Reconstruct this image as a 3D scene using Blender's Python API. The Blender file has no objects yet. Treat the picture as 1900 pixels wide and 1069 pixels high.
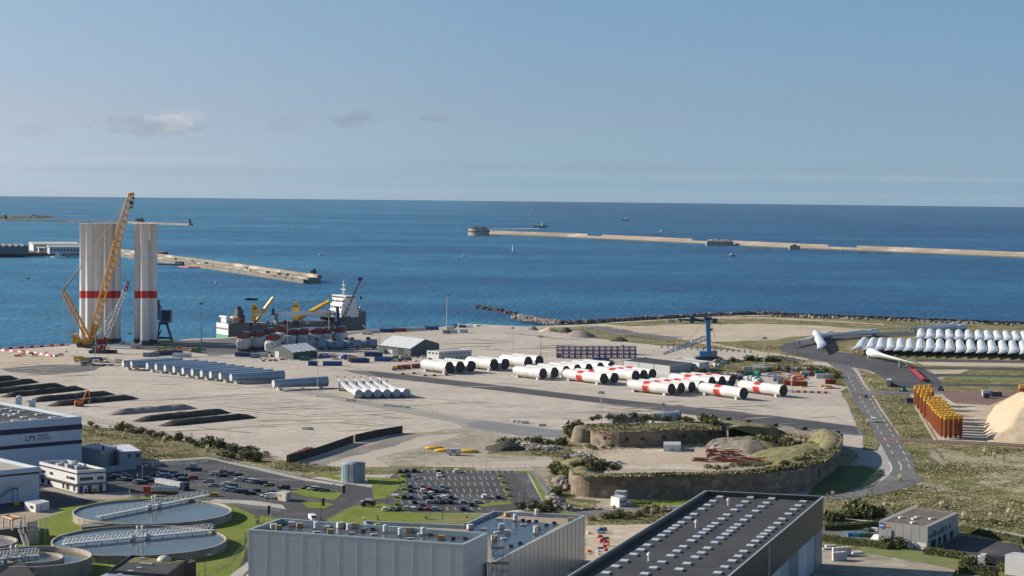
import bpy, math, random
from mathutils import Vector, Matrix, noise as mnoise
R = math.radians
random.seed(7)
sc = bpy.context.scene
col = sc.collection
# ------------------------------------------------ camera
HAZE = 6.5e-6; EYE = 113.0; F = 3694.0; PITCH = 2.82; ROLL = 0.617
cam_d = bpy.data.cameras.new('camera'); cam = bpy.data.objects.new('camera', cam_d); col.objects.link(cam)
cam_d.sensor_width = 36; cam_d.lens = F/1900*36; cam_d.clip_start = 1; cam_d.clip_end = 60000
CM = (Matrix.Rotation(R(90-PITCH), 3, 'X') @ Matrix.Rotation(R(ROLL), 3, 'Z'))
cam.matrix_world = Matrix.Translation((0, 0, EYE)) @ CM.to_4x4()
sc.camera = cam
# ------------------------------------------------ light
SUN_EL, SUN_AZ = 25.0, -74.0      # azimuth from +Y, clockwise
sun_d = bpy.data.lights.new('sun', 'SUN'); sun_d.energy = 4.8; sun_d.angle = R(0.53); sun_d.color = (1, .90, .76)
sun = bpy.data.objects.new('sun', sun_d); col.objects.link(sun)
sv = Vector((math.sin(R(SUN_AZ))*math.cos(R(SUN_EL)), math.cos(R(SUN_AZ))*math.cos(R(SUN_EL)), math.sin(R(SUN_EL))))
sun.rotation_euler = sv.to_track_quat('Z', 'Y').to_euler()
sc.view_settings.view_transform = 'Standard'; sc.view_settings.look = 'None'
sc.view_settings.exposure = 0.6; sc.view_settings.gamma = 1
sc.cycles.use_denoising = True
sc.cycles.max_bounces = 5; sc.cycles.diffuse_bounces = 2; sc.cycles.glossy_bounces = 3; sc.cycles.transmission_bounces = 2; sc.cycles.volume_bounces = 0
def ray(px, py):
	return CM @ Vector(((px-950)/F, -(py-534.5)/F, -1))
def G(px, py, z=0.0):
	d = ray(px, py); t = (z-EYE)/d.z
	return Vector((d.x*t, d.y*t, z))
def mpp(p):          # metres per photo pixel at a point
	return (CM.transposed() @ (p-Vector((0, 0, EYE)))).z/-F
def HT(pb, py):      # height of something standing on ground point pb that reaches photo row py
	q = CM.transposed() @ (pb-Vector((0, 0, EYE)))
	yb = 534.5 + F*q.y/q.z
	return (yb-py)*mpp(pb)
world = bpy.data.worlds.new('World'); sc.world = world; world.use_nodes = True
nt = world.node_tree; N = nt.nodes; L = nt.links
N.clear()
wo = N.new('ShaderNodeOutputWorld'); bg = N.new('ShaderNodeBackground')
sky = N.new('ShaderNodeTexSky'); sky.sky_type = 'NISHITA'; sky.sun_disc = False
sky.sun_elevation = R(SUN_EL); sky.sun_rotation = R(SUN_AZ % 360); sky.altitude = 100
sky.air_density = 1.0; sky.dust_density = 0.15; sky.ozone_density = 5.0
bg.inputs[1].default_value = 0.061
def wn(t, **k):
	n = N.new(t)
	for a, b in k.items(): setattr(n, a, b)
	return n
def wmath(op, a, b=None, clamp=False):
	n = wn('ShaderNodeMath', operation=op, use_clamp=clamp)
	for i, v in enumerate((a, b)):
		if v is None: continue
		if isinstance(v, (int, float)): n.inputs[i].default_value = v
		else: L.new(v, n.inputs[i])
	return n.outputs[0]
tc = wn('ShaderNodeTexCoord')
cur = sky.outputs[0]
hs = wn('ShaderNodeHueSaturation'); hs.inputs['Saturation'].default_value = 0.78; hs.inputs['Value'].default_value = 1.0
L.new(cur, hs.inputs['Color']); cur = hs.outputs[0]
# sea air: the low band of the sky is bluer, the side towards the sun paler
sx = wn('ShaderNodeSeparateXYZ'); L.new(tc.outputs['Generated'], sx.inputs[0])
def tint(src, lo, hi, c0, c1):
	global cur
	mr = wn('ShaderNodeMapRange'); mr.inputs[1].default_value = lo; mr.inputs[2].default_value = hi; L.new(src, mr.inputs[0])
	a = wn('ShaderNodeMix', data_type='RGBA'); L.new(mr.outputs[0], a.inputs[0]); a.inputs[6].default_value = (*c0, 1); a.inputs[7].default_value = (*c1, 1)
	b = wn('ShaderNodeMix', data_type='RGBA', blend_type='MULTIPLY'); b.inputs[0].default_value = 1; L.new(cur, b.inputs[6]); L.new(a.outputs[2], b.inputs[7]); cur = b.outputs[2]
tint(sx.outputs['Z'], 0.0, .14, (.66, .95, 1.48), (.80, .92, .92))
tint(sx.outputs['Z'], 0, .035, (1, 1, 1), (1.05, .90, .86))
tint(sx.outputs['Z'], .045, .1, (1, 1, 1), (.92, 1.05, 1.09))
tint(sx.outputs['Z'], .16, .6, (1, 1, 1), (1.12, 1.28, 1.5))  # upper sky, above the view, brightened and made bluer to fill the shade
tint(sx.outputs['X'], -.27, .0, (1.28, 1.10, 1.02), (1, 1, 1))
tint(sx.outputs['X'], -.05, .27, (1, 1, 1), (.93, 1.0, 1.03))
def cloud(px, py, w, h, colr, amt, nscale, lo=.42, hi=.62, seed=0.0):
	"""a cloud standing in one direction of the sky"""
	global cur
	c = ray(px, py).normalized()
	e = Vector((c.y, -c.x, 0)).normalized(); u = e.cross(c).normalized()
	def dotn(v):
		n = wn('ShaderNodeVectorMath', operation='DOT_PRODUCT'); L.new(tc.outputs['Generated'], n.inputs[0]); n.inputs[1].default_value = v
		return n.outputs['Value']
	a = dotn(e*(F/w)); b = dotn(u*(F/h)); b = wmath('SUBTRACT', b, 0); f = dotn(c)
	r2 = wmath('ADD', wmath('MULTIPLY', a, a), wmath('MULTIPLY', b, b))
	m = wmath('SUBTRACT', 1.0, r2, True)
	m = wmath('MULTIPLY', m, wmath('GREATER_THAN', f, 0))
	mp = wn('ShaderNodeMapping'); mp.inputs['Scale'].default_value = (1, 1, 2.4); mp.inputs['Location'].default_value = (seed, seed, seed)
	L.new(tc.outputs['Generated'], mp.inputs[0])
	nz = wn('ShaderNodeTexNoise'); nz.inputs['Scale'].default_value = nscale; nz.inputs['Detail'].default_value = 7; nz.inputs['Roughness'].default_value = .58
	L.new(mp.outputs[0], nz.inputs['Vector'])
	k = wmath('MULTIPLY', m, .30); k = wmath('ADD', k, nz.outputs['Fac'])
	mr = wn('ShaderNodeMapRange', interpolation_type='SMOOTHSTEP'); mr.inputs[1].default_value = lo+.22; mr.inputs[2].default_value = hi+.26
	L.new(k, mr.inputs[0])
	fac = wmath('MULTIPLY', wmath('MULTIPLY', mr.outputs[0], amt), wmath('MULTIPLY', m, 4, True))
	mx = wn('ShaderNodeMix', data_type='RGBA'); L.new(fac, mx.inputs[0]); L.new(cur, mx.inputs[6]); mx.inputs[7].default_value = (*colr, 1)
	cur = mx.outputs[2]
WH = (6.6, 6.6, 6.8); GY = (3.3, 3.9, 4.9)
cloud(322, 226, 62, 26, WH, .62, 95, .36, .58)
cloud(345, 216, 40, 14, WH, .5, 130, .32, .6, 11)
cloud(280, 236, 130, 24, GY, .5, 70, .30, .6, 3)
cloud(660, 220, 66, 20, GY, .75, 90, .30, .56, 1.3)
cloud(808, 219, 34, 9, GY, .6, 110, .26, .5, 2.3)
cloud(530, 228, 60, 18, GY, .3, 60, .3, .6, 5.3)
cloud(60, 240, 60, 18, GY, .15, 60, .3, .6, 7.3)
cloud(250, 296, 380, 7, WH, .18, 24, .24, .6, 4.1)
cloud(1300, 312, 900, 14, GY, .28, 18, .28, .6, 6.1)
cloud(1500, 330, 700, 8, WH, .12, 20, .25, .6, 9.1)
cloud(500, 320, 700, 12, GY, .2, 18, .3, .6, 8.1)
L.new(cur, bg.inputs[0]); L.new(bg.outputs[0], wo.inputs[0])
# ------------------------------------------------ materials
MATS = {}
def mat(name, c, rough=.6, metal=0., c2=None, scale=1., detail=3., bump=0., lo=.35, hi=.65, spec=.4, stretch=None, coord='Object', c3=None, s3=1, lo3=.5, hi3=.7, courses=0):
	if name in MATS: return MATS[name]
	m = bpy.data.materials.new(name); m.use_nodes = True; n = m.node_tree.nodes; l = m.node_tree.links
	b = n['Principled BSDF']
	b.inputs['Base Color'].default_value = (*c, 1); b.inputs['Roughness'].default_value = rough; b.inputs['Metallic'].default_value = metal
	b.inputs['Specular IOR Level'].default_value = spec
	if c2 is None:   # slight dirt so nothing is perfectly uniform
		c2 = tuple(x*.82 for x in c); scale = .35; lo, hi = .4, .75
	t = n.new('ShaderNodeTexCoord')
	src = t.outputs[coord]
	if stretch:
		mp = n.new('ShaderNodeMapping'); mp.inputs['Scale'].default_value = stretch[:3]
		if len(stretch) > 3: mp.inputs['Rotation'].default_value = (0, 0, R(stretch[3]))
		l.new(src, mp.inputs[0]); src = mp.outputs[0]
	nz = n.new('ShaderNodeTexNoise'); nz.inputs['Scale'].default_value = scale; nz.inputs['Detail'].default_value = detail; nz.inputs['Roughness'].default_value = .62
	l.new(src, nz.inputs['Vector'])
	mr = n.new('ShaderNodeMapRange'); mr.inputs[1].default_value = lo; mr.inputs[2].default_value = hi; l.new(nz.outputs['Fac'], mr.inputs[0])
	mx = n.new('ShaderNodeMix'); mx.data_type = 'RGBA'; l.new(mr.outputs[0], mx.inputs[0]); mx.inputs[6].default_value = (*c, 1); mx.inputs[7].default_value = (*c2, 1)
	out = mx.outputs[2]
	if c3:
		n3 = n.new('ShaderNodeTexNoise'); n3.inputs['Scale'].default_value = s3; n3.inputs['Detail'].default_value = 5; n3.inputs['Roughness'].default_value = .65
		l.new(src, n3.inputs['Vector'])
		m3 = n.new('ShaderNodeMapRange'); m3.inputs[1].default_value = lo3; m3.inputs[2].default_value = hi3; l.new(n3.outputs['Fac'], m3.inputs[0])
		x3 = n.new('ShaderNodeMix'); x3.data_type = 'RGBA'; l.new(m3.outputs[0], x3.inputs[0]); l.new(out, x3.inputs[6]); x3.inputs[7].default_value = (*c3, 1)
		out = x3.outputs[2]
	l.new(out, b.inputs['Base Color'])
	if courses:
		sp = n.new('ShaderNodeSeparateXYZ'); l.new(t.outputs[coord], sp.inputs[0]); cb = n.new('ShaderNodeCombineXYZ'); l.new(sp.outputs[0], cb.inputs[0]); l.new(sp.outputs[2], cb.inputs[1])
		bk = n.new('ShaderNodeTexBrick'); l.new(cb.outputs[0], bk.inputs['Vector']); bk.inputs['Scale'].default_value = 1; bk.inputs['Brick Width'].default_value = courses*2.4; bk.inputs['Row Height'].default_value = courses; bk.inputs['Mortar Size'].default_value = .05
		bk.inputs['Color1'].default_value = (1, 1, 1, 1); bk.inputs['Color2'].default_value = (.66, .66, .66, 1); bk.inputs['Mortar'].default_value = (.42, .42, .42, 1)
		mb_ = n.new('ShaderNodeMix'); mb_.data_type = 'RGBA'; mb_.blend_type = 'MULTIPLY'; mb_.inputs[0].default_value = .8; l.new(b.inputs['Base Color'].links[0].from_socket, mb_.inputs[6]); l.new(bk.outputs[0], mb_.inputs[7]); l.new(mb_.outputs[2], b.inputs['Base Color'])
	if bump:
		bp = n.new('ShaderNodeBump'); bp.inputs['Strength'].default_value = 1; bp.inputs['Distance'].default_value = bump
		l.new(nz.outputs['Fac'], bp.inputs['Height']); l.new(bp.outputs[0], b.inputs['Normal'])
	MATS[name] = m
	return m
def ground(name, ca, cb, cc, cd, big=.012, mid=.05, fine=.5, track=0., rough=.93, st=(1, 1, 1), rot=0, bump=0., contrast=1., cov=(.5, .62)):
	"""outdoor ground: broad tone ca/cb, blotches of cc, small stains or tufts of cd, speckle, optional wheel tracks"""
	if name in MATS: return MATS[name]
	m = bpy.data.materials.new(name); m.use_nodes = True; n = m.node_tree.nodes; l = m.node_tree.links; b = n['Principled BSDF']; b.inputs['Roughness'].default_value = rough; b.inputs['Specular IOR Level'].default_value = .2
	t = n.new('ShaderNodeTexCoord'); mp = n.new('ShaderNodeMapping'); mp.inputs['Scale'].default_value = st; mp.inputs['Rotation'].default_value = (0, 0, R(rot)); l.new(t.outputs['Object'], mp.inputs[0])
	def nz(s, det, lo, hi, off=0, dist=0):
		x = n.new('ShaderNodeTexNoise'); x.noise_dimensions = '4D'; x.inputs['W'].default_value = off; x.inputs['Scale'].default_value = s; x.inputs['Detail'].default_value = det; x.inputs['Roughness'].default_value = .65; x.inputs['Distortion'].default_value = dist; l.new(mp.outputs[0], x.inputs['Vector'])
		r = n.new('ShaderNodeMapRange'); r.interpolation_type = 'SMOOTHSTEP'; r.inputs[1].default_value = lo; r.inputs[2].default_value = hi; l.new(x.outputs['Fac'], r.inputs[0]); return r.outputs[0]
	def mx(f, a, c, bt='MIX', fac=None):
		x = n.new('ShaderNodeMix'); x.data_type = 'RGBA'; x.blend_type = bt
		if f is not None: l.new(f, x.inputs[0])
		else: x.inputs[0].default_value = fac
		for v, i in ((a, 6), (c, 7)):
			if isinstance(v, tuple): x.inputs[i].default_value = (*v, 1)
			else: l.new(v, x.inputs[i])
		return x.outputs[2]
	c = mx(nz(big, 6, .38, .62), ca, cb); c = mx(nz(mid, 7, cov[0], cov[1], 3), c, cc); c = mx(nz(mid*4.5, 6, .52, .66, 7), c, cd)
	f = nz(fine, 4, .25, .75, 11); lo_ = (1-.22*contrast,)*3; hi_ = (1+.22*contrast,)*3; g = mx(f, lo_, hi_); c = mx(None, c, g, 'MULTIPLY', 1.)
	if track:
		w = n.new('ShaderNodeTexWave'); w.wave_type = 'BANDS'; w.inputs['Scale'].default_value = .035; w.inputs['Distortion'].default_value = 26; w.inputs['Detail'].default_value = 3; w.inputs['Detail Scale'].default_value = .35; l.new(mp.outputs[0], w.inputs['Vector'])
		r = n.new('ShaderNodeMapRange'); r.inputs[1].default_value = .93; r.inputs[2].default_value = 1.; l.new(w.outputs['Fac'], r.inputs[0])
		k = n.new('ShaderNodeMath'); k.operation = 'MULTIPLY'; l.new(r.outputs[0], k.inputs[0]); l.new(nz(.008, 3, .45, .6, 21), k.inputs[1]); k2 = n.new('ShaderNodeMath'); k2.operation = 'MULTIPLY'; l.new(k.outputs[0], k2.inputs[0]); k2.inputs[1].default_value = track
		c = mx(k2.outputs[0], c, tuple(x*.62 for x in ca))
	l.new(c, b.inputs['Base Color'])
	if bump:
		bp = n.new('ShaderNodeBump'); bp.inputs['Distance'].default_value = bump; l.new(f, bp.inputs['Height']); l.new(bp.outputs[0], b.inputs['Normal'])
	MATS[name] = m
	return m
def flat(name, c, rough=.5, metal=0., spec=.4):
	return mat(name, c, rough, metal, spec=spec)
M = dict(
 white=flat('white_paint', (.72, .72, .70), .35), white2=flat('old_white', (.55, .55, .53), .5), offwhite=flat('offwhite', (.62, .61, .56), .5),
 grey=flat('grey_paint', (.30, .33, .36), .4), lgrey=flat('light_grey', (.48, .50, .52), .45), mgrey=flat('mid_grey', (.2, .21, .22), .5), dgrey=flat('dark_grey', (.06, .065, .07), .5),
 black=flat('black_rubber', (.015, .015, .017), .6), red=flat('red_paint', (.50, .03, .03), .4), dred=flat('dark_red', (.22, .035, .025), .6),
 orange=flat('orange_paint', (.65, .16, .02), .45), yellow=flat('yellow_paint', (.72, .42, .03), .4), crane_y=flat('crane_yellow', (.66, .31, .025), .4),
 blue=flat('blue_paint', (.02, .09, .30), .4), cblue=flat('container_blue', (.02, .055, .17), .5), lblue=flat('light_blue_steel', (.05, .22, .42), .4), navy=flat('navy', (.012, .018, .07), .4),
 green=flat('green_paint', (.03, .25, .14), .5), teal=flat('teal_paint', (.05, .42, .36), .5), steel=flat('steel', (.42, .44, .46), .35, .6), rust=flat('rust', (.24, .07, .025), .8),
 tower=mat('tower_coating', (.70, .70, .68), .32, c2=(.56, .555, .53), scale=.12, lo=.45, hi=.72, stretch=(1, 1, .12), c3=(.62, .62, .61), s3=.5, lo3=.5, hi3=.7),
 towerg=flat('tower_bluegrey', (.26, .34, .42), .35), blade=mat('blade_gelcoat', (.74, .75, .76), .25, c2=(.68, .69, .70), scale=.1),
 cover=flat('cover_tarp', (.018, .025, .035), .55), conc=mat('concrete_wall', (.36, .33, .28), .9, c2=(.22, .2, .17), scale=.25, detail=6, stretch=(1, 1, .3)),
 glass=flat('window_glass', (.03, .045, .06), .08, 0, .8), stone=mat('old_stone', (.30, .235, .17), .95, c2=(.15, .12, .09), scale=.18, detail=8, bump=.3, c3=(.42, .35, .26), s3=.25, lo3=.55, hi3=.7, courses=.9),
 rock=mat('rock', (.34, .30, .26), .95, c2=(.2, .18, .16), scale=.4, detail=6), rockd=mat('dark_rock', (.10, .09, .085), .95, c2=(.05, .05, .05), scale=.3, detail=6),
 roofd=mat('roof_membrane', (.034, .035, .038), .8, c2=(.055, .055, .057), scale=.08, detail=6), skylight=flat('skylight_plastic', (.58, .60, .62), .3),
 pebble=flat('pebble', (.4, .38, .34), .9),
)
# ------------------------------------------------ mesh builder
class MB:
	def __init__(s): s.v = []; s.f = []; s.mi = []; s.smooth = []; s.cur = 0
	def add(s, vs, fs, smooth=False):
		b = len(s.v); s.v += [tuple(v) for v in vs]
		for f in fs: s.f.append(tuple(i+b for i in f)); s.mi.append(s.cur); s.smooth.append(smooth)
		return s
	def box(s, c, d, rz=0, rx=0, ry=0):          # c = centre of the base
		hx, hy, h = d[0]/2, d[1]/2, d[2]
		vs = [Vector((x, y, z)) for z in (0, h) for x, y in ((-hx, -hy), (hx, -hy), (hx, hy), (-hx, hy))]
		if rx or ry or rz:
			m = Matrix.Rotation(rz, 3, 'Z') @ Matrix.Rotation(ry, 3, 'Y') @ Matrix.Rotation(rx, 3, 'X'); vs = [m @ v for v in vs]
		c = Vector(c)
		return s.add([v+c for v in vs], [(3, 2, 1, 0), (4, 5, 6, 7), (0, 1, 5, 4), (1, 2, 6, 5), (2, 3, 7, 6), (3, 0, 4, 7)])
	def prism(s, poly, z0, z1, taper=None):
		n = len(poly); a = sum(poly[i][0]*poly[(i+1) % n][1]-poly[(i+1) % n][0]*poly[i][1] for i in range(n))
		if a < 0: poly = poly[::-1]
		top = poly if taper is None else taper
		vs = [(p[0], p[1], z0) for p in poly]+[(p[0], p[1], z1) for p in top]
		fs = [tuple(range(n))[::-1], tuple(range(n, 2*n))]+[(i, (i+1) % n, n+(i+1) % n, n+i) for i in range(n)]
		return s.add(vs, fs)
	def rings(s, rings, cap0=True, cap1=True, smooth=True, closed=True):
		n = len(rings[0]); vs = [v for r in rings for v in r]; fs = []
		for k in range(len(rings)-1):
			for i in range(n if closed else n-1):
				j = (i+1) % n; fs.append((k*n+i, k*n+j, (k+1)*n+j, (k+1)*n+i))
		s.add(vs, fs, smooth)
		if cap0: s.add(rings[0], [tuple(range(n))[::-1]])
		if cap1: s.add(rings[-1], [tuple(range(n))])
		return s
	def tube(s, p0, p1, r0, r1=None, n=8, caps=True, smooth=True):
		p0 = Vector(p0); p1 = Vector(p1); r1 = r0 if r1 is None else r1
		d = (p1-p0);
		if d.length < 1e-6: return s
		d.normalize(); u = d.cross(Vector((0, 0, 1)) if abs(d.z) < .95 else Vector((1, 0, 0))).normalized(); w = d.cross(u)
		rs = []
		for p, r in ((p0, r0), (p1, r1)):
			rs.append([p+(u*math.cos(t)+w*math.sin(t))*r for t in (2*math.pi*i/n for i in range(n))])
		return s.rings(rs, caps, caps, smooth)
	def path(s, pts, r, n=5):
		for a, b in zip(pts[:-1], pts[1:]): s.tube(a, b, r, n=n)
		return s
	def lattice(s, p0, p1, w0, w1, nseg, r, up=Vector((0, 0, 1)), wm=None):
		"""square lattice boom: four chords and zig-zag lacing"""
		p0 = Vector(p0); p1 = Vector(p1); d = (p1-p0).normalized(); u = d.cross(up).normalized(); v = d.cross(u)
		def wid(t):
			if wm is None: return w0+(w1-w0)*t
			return w0+(wm-w0)*min(1, t/.06) if t < .06 else (wm if t < .85 else wm+(w1-wm)*(t-.85)/.15)
		def cr(t):
			w = wid(t)/2; c = p0+(p1-p0)*t
			return [c+u*w+v*w, c-u*w+v*w, c-u*w-v*w, c+u*w-v*w]
		C = [cr(i/nseg) for i in range(nseg+1)]
		for i in range(nseg):
			for k in range(4):
				s.tube(C[i][k], C[i+1][k], r, n=4, caps=False)
				k2 = (k+1) % 4
				s.tube(C[i][k], C[i+1][k2], r*.6, n=3, caps=False) if i % 2 else s.tube(C[i][k2], C[i+1][k], r*.6, n=3, caps=False)
				if i % 2 == 0: s.tube(C[i][k], C[i][k2], r*.6, n=3, caps=False)
		return s
	def grid(s, pts, nx):
		fs = []; ny = len(pts)//nx
		for j in range(ny-1):
			for i in range(nx-1): fs.append((j*nx+i, j*nx+i+1, (j+1)*nx+i+1, (j+1)*nx+i))
		return s.add(pts, fs, True)
	def build(s, name, m, parent=None, world=False, loc=None):
		vs = s.v
		if world and parent is not None:
			mi = parent.matrix_basis.inverted(); vs = [tuple(mi @ Vector(v)) for v in vs]
		if loc is not None: vs = [(v[0]-loc[0], v[1]-loc[1], v[2]-loc[2]) for v in vs]
		me = bpy.data.meshes.new(name); me.from_pydata(vs, [], s.f)
		ms = m if isinstance(m, (list, tuple)) else [m]
		for x in ms: me.materials.append(x)
		me.polygons.foreach_set('use_smooth', s.smooth)
		if len(ms) > 1: me.polygons.foreach_set('material_index', s.mi)
		me.update()
		o = bpy.data.objects.new(name, me); col.objects.link(o)
		if parent is not None: o.parent = parent
		if loc is not None: o.location = loc
		return o
def tag(o, label=None, cat=None, group=None, kind=None):
	if label: o['label'] = label
	if cat: o['category'] = cat
	if group: o['group'] = group
	if kind: o['kind'] = kind
	return o
def thing(name, label, cat, loc=(0, 0, 0), rz=0, group=None):
	o = bpy.data.objects.new(name, None); col.objects.link(o); o.empty_display_size = .5
	o.location = loc; o.rotation_euler = (0, 0, rz)
	o.matrix_basis = Matrix.Translation(loc) @ Matrix.Rotation(rz, 4, 'Z')
	return tag(o, label, cat, group, 'thing')
KIDS = {}
def copy_tree(o, loc=None, rz=None, label=None, group=None, parent=None, kids=None, scale=None):
	c = o.copy(); col.objects.link(c)
	if parent is not None: c.parent = parent
	if loc is not None: c.location = loc
	if rz is not None: c.rotation_euler = (0, 0, rz)
	if scale is not None: c.scale = (scale,)*3 if isinstance(scale, (int, float)) else scale
	if label: c['label'] = label
	if group: c['group'] = group
	for ch in list(o.children): copy_tree(ch, parent=c)
	return c
def place(o, loc, rz=0, label=None, scale=None):
	o.location = loc; o.rotation_euler = (0, 0, rz)
	if scale is not None: o.scale = (scale,)*3 if isinstance(scale, (int, float)) else scale
	if label: o['label'] = label
	return o
def recolor(o, part, m):
	for ch in o.children:
		if ch.name.split('.')[0] == part:
			ch.data = ch.data.copy(); ch.data.materials[0] = m
ORD = ['first', 'second', 'third', 'fourth', 'fifth', 'sixth', 'seventh', 'eighth', 'ninth', 'tenth', 'eleventh', 'twelfth', 'thirteenth', 'fourteenth', 'fifteenth', 'sixteenth', 'seventeenth', 'eighteenth', 'nineteenth', 'twentieth', 'twenty-first', 'twenty-second', 'twenty-third', 'twenty-fourth', 'twenty-fifth', 'twenty-sixth', 'twenty-seventh', 'twenty-eighth', 'twenty-ninth', 'thirtieth', 'thirty-first', 'thirty-second', 'thirty-third', 'thirty-fourth', 'thirty-fifth', 'thirty-sixth', 'thirty-seventh', 'thirty-eighth', 'thirty-ninth', 'fortieth']
def heading(a, b): return math.atan2(b.y-a.y, b.x-a.x)
# ------------------------------------------------ the setting
SEA_Z = -5.0
SHN = [0]
def sheet(name, pts, z, m, px=True, jag=0., seg=6., kind='structure', thick=0.):
	SHN[0] += 1; z = z+SHN[0]*.0011
	if jag: seg = min(seg, 3.)
	P = [G(a, b, z) for a, b in pts] if px else [Vector((a, b, z)) for a, b in pts]
	if jag:
		Q = []
		for i, a in enumerate(P):
			b = P[(i+1) % len(P)]; n = max(1, int((b-a).length/seg))
			for k in range(n):
				p = a+(b-a)*(k/n); w = mnoise.noise_vector(p*.05)*jag+mnoise.noise_vector(p*.21)*jag*.5+mnoise.noise_vector(p*.6)*jag*.35
				Q.append(Vector((p.x+w.x, p.y+w.y*1.3, z)))
		P = Q
	mb = MB(); mb.add(P, [tuple(range(len(P)))])
	o = mb.build(name, m); o['kind'] = kind
	return o
# sea
def sea_material():
	m = bpy.data.materials.new('sea_water'); m.use_nodes = True; n = m.node_tree.nodes; l = m.node_tree.links; b = n['Principled BSDF']
	t = n.new('ShaderNodeTexCoord')
	def nz(scale, st, det=4):
		mp = n.new('ShaderNodeMapping'); mp.inputs['Scale'].default_value = st; l.new(t.outputs['Object'], mp.inputs[0])
		x = n.new('ShaderNodeTexNoise'); x.inputs['Scale'].default_value = scale; x.inputs['Detail'].default_value = det; x.inputs['Roughness'].default_value = .6
		l.new(mp.outputs[0], x.inputs['Vector']); return x.outputs['Fac']
	big = nz(.0017, (.6, 1.3, 1), 7)          # wind lanes and currents
	mid = nz(.02, (.7, .45, 1), 5)
	fine = nz(.16, (1, .5, 1), 3)
	cr = n.new('ShaderNodeValToRGB'); l.new(big, cr.inputs[0])
	cr.color_ramp.elements[0].position = .40; cr.color_ramp.elements[0].color = (.009, .068, .165, 1)
	cr.color_ramp.elements[1].position = .60; cr.color_ramp.elements[1].color = (.021, .115, .215, 1)
	mr = n.new('ShaderNodeMapRange'); mr.inputs[1].default_value = .3; mr.inputs[2].default_value = .7; mr.inputs[3].default_value = .78; mr.inputs[4].default_value = 1.25; l.new(mid, mr.inputs[0])
	mr2 = n.new('ShaderNodeMapRange'); mr2.inputs[1].default_value = .3; mr2.inputs[2].default_value = .7; mr2.inputs[3].default_value = .72; mr2.inputs[4].default_value = 1.3; l.new(fine, mr2.inputs[0])
	mu = n.new('ShaderNodeMath'); mu.operation = 'MULTIPLY'; l.new(mr.outputs[0], mu.inputs[0]); l.new(mr2.outputs[0], mu.inputs[1])
	vm = n.new('ShaderNodeVectorMath'); vm.operation = 'SCALE'; l.new(cr.outputs[0], vm.inputs[0]); l.new(mu.outputs[0], vm.inputs['Scale'])
	sx_ = n.new('ShaderNodeSeparateXYZ'); l.new(t.outputs['Object'], sx_.inputs[0]); sh = n.new('ShaderNodeMapRange'); sh.inputs[1].default_value = -500; sh.inputs[2].default_value = 350; l.new(sx_.outputs[0], sh.inputs[0])   # paler leftward: sun-side glitter painted into the colour, plus shallower harbour water
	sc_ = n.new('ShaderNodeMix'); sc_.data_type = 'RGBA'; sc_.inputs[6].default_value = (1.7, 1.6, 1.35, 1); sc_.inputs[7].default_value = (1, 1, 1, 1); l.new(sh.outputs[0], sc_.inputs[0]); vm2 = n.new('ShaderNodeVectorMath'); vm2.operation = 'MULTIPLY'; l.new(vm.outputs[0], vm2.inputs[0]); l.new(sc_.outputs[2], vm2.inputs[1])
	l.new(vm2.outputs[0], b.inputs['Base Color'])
	b.inputs['Roughness'].default_value = .42; b.inputs['IOR'].default_value = 1.33; b.inputs['Specular IOR Level'].default_value = .35
	ad = n.new('ShaderNodeMath'); ad.operation = 'ADD'; l.new(mid, ad.inputs[0]); l.new(fine, ad.inputs[1])
	bp = n.new('ShaderNodeBump'); bp.inputs['Strength'].default_value = 1; bp.inputs['Distance'].default_value = 2.2; l.new(ad.outputs[0], bp.inputs['Height']); l.new(bp.outputs[0], b.inputs['Normal'])
	return m
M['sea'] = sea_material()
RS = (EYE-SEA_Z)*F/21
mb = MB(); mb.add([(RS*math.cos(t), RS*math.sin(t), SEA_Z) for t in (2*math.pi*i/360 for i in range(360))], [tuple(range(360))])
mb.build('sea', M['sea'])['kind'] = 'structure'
M['apron'] = ground('apron_concrete', (.48, .425, .36), (.40, .36, .31), (.515, .465, .395), (.38, .335, .285), .012, .03, .35, .3, st=(.55, 1.15, 1), rot=14, cov=(.5, .68), bump=.05)
M['apron2'] = ground('apron_sand', (.49, .41, .31), (.41, .34, .25), (.52, .46, .37), (.40, .33, .24), .015, .04, .5, .1, st=(.8, 1.1, 1), rot=10)
M['dirt'] = ground('dirt_ground', (.37, .32, .26), (.29, .26, .21), (.21, .20, .13), (.45, .40, .33), .015, .05, .6, .6, st=(.7, 1.2, 1))
M['asph'] = ground('asphalt', (.062, .064, .07), (.082, .083, .087), (.10, .10, .10), (.045, .046, .05), .02, .06, .8, .5, contrast=.7)
M['asphl'] = ground('asphalt_worn', (.16, .16, .16), (.125, .127, .13), (.20, .195, .185), (.10, .10, .10), .02, .05, .6, .6)
M['yard'] = ground('asphalt_yard', (.066, .068, .076), (.088, .09, .098), (.11, .11, .115), (.052, .054, .06), .012, .03, .5, .9, contrast=.6, st=(.6, 1.2, 1), rot=20)
M['grass'] = ground('dry_grass', (.27, .23, .12), (.18, .175, .07), (.125, .135, .045), (.40, .34, .22), .014, .05, .7, 0, bump=.5, contrast=1.6, cov=(.47, .56))
M['lawn'] = ground('lawn', (.145, .20, .022), (.18, .21, .035), (.12, .175, .018), (.20, .20, .05), .03, .12, 1.2, 0, bump=.1, contrast=.8)
M['sand'] = mat('sand', (.56, .45, .31), .95, c2=(.47, .375, .26), scale=.08, detail=7, bump=.5)
M['kerb'] = mat('kerb_stone', (.45, .42, .37), .9, c2=(.36, .33, .29), scale=.3)
M['paint'] = flat('road_paint', (.62, .62, .6), .7)
M['brickfloor'] = mat('red_gravel', (.20, .12, .10), .95, c2=(.15, .10, .09), scale=.06, detail=7)
M['pile'] = mat('dark_soil', (.035, .034, .03), .95, c2=(.07, .065, .05), scale=.25, detail=8, bump=.6)
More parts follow.
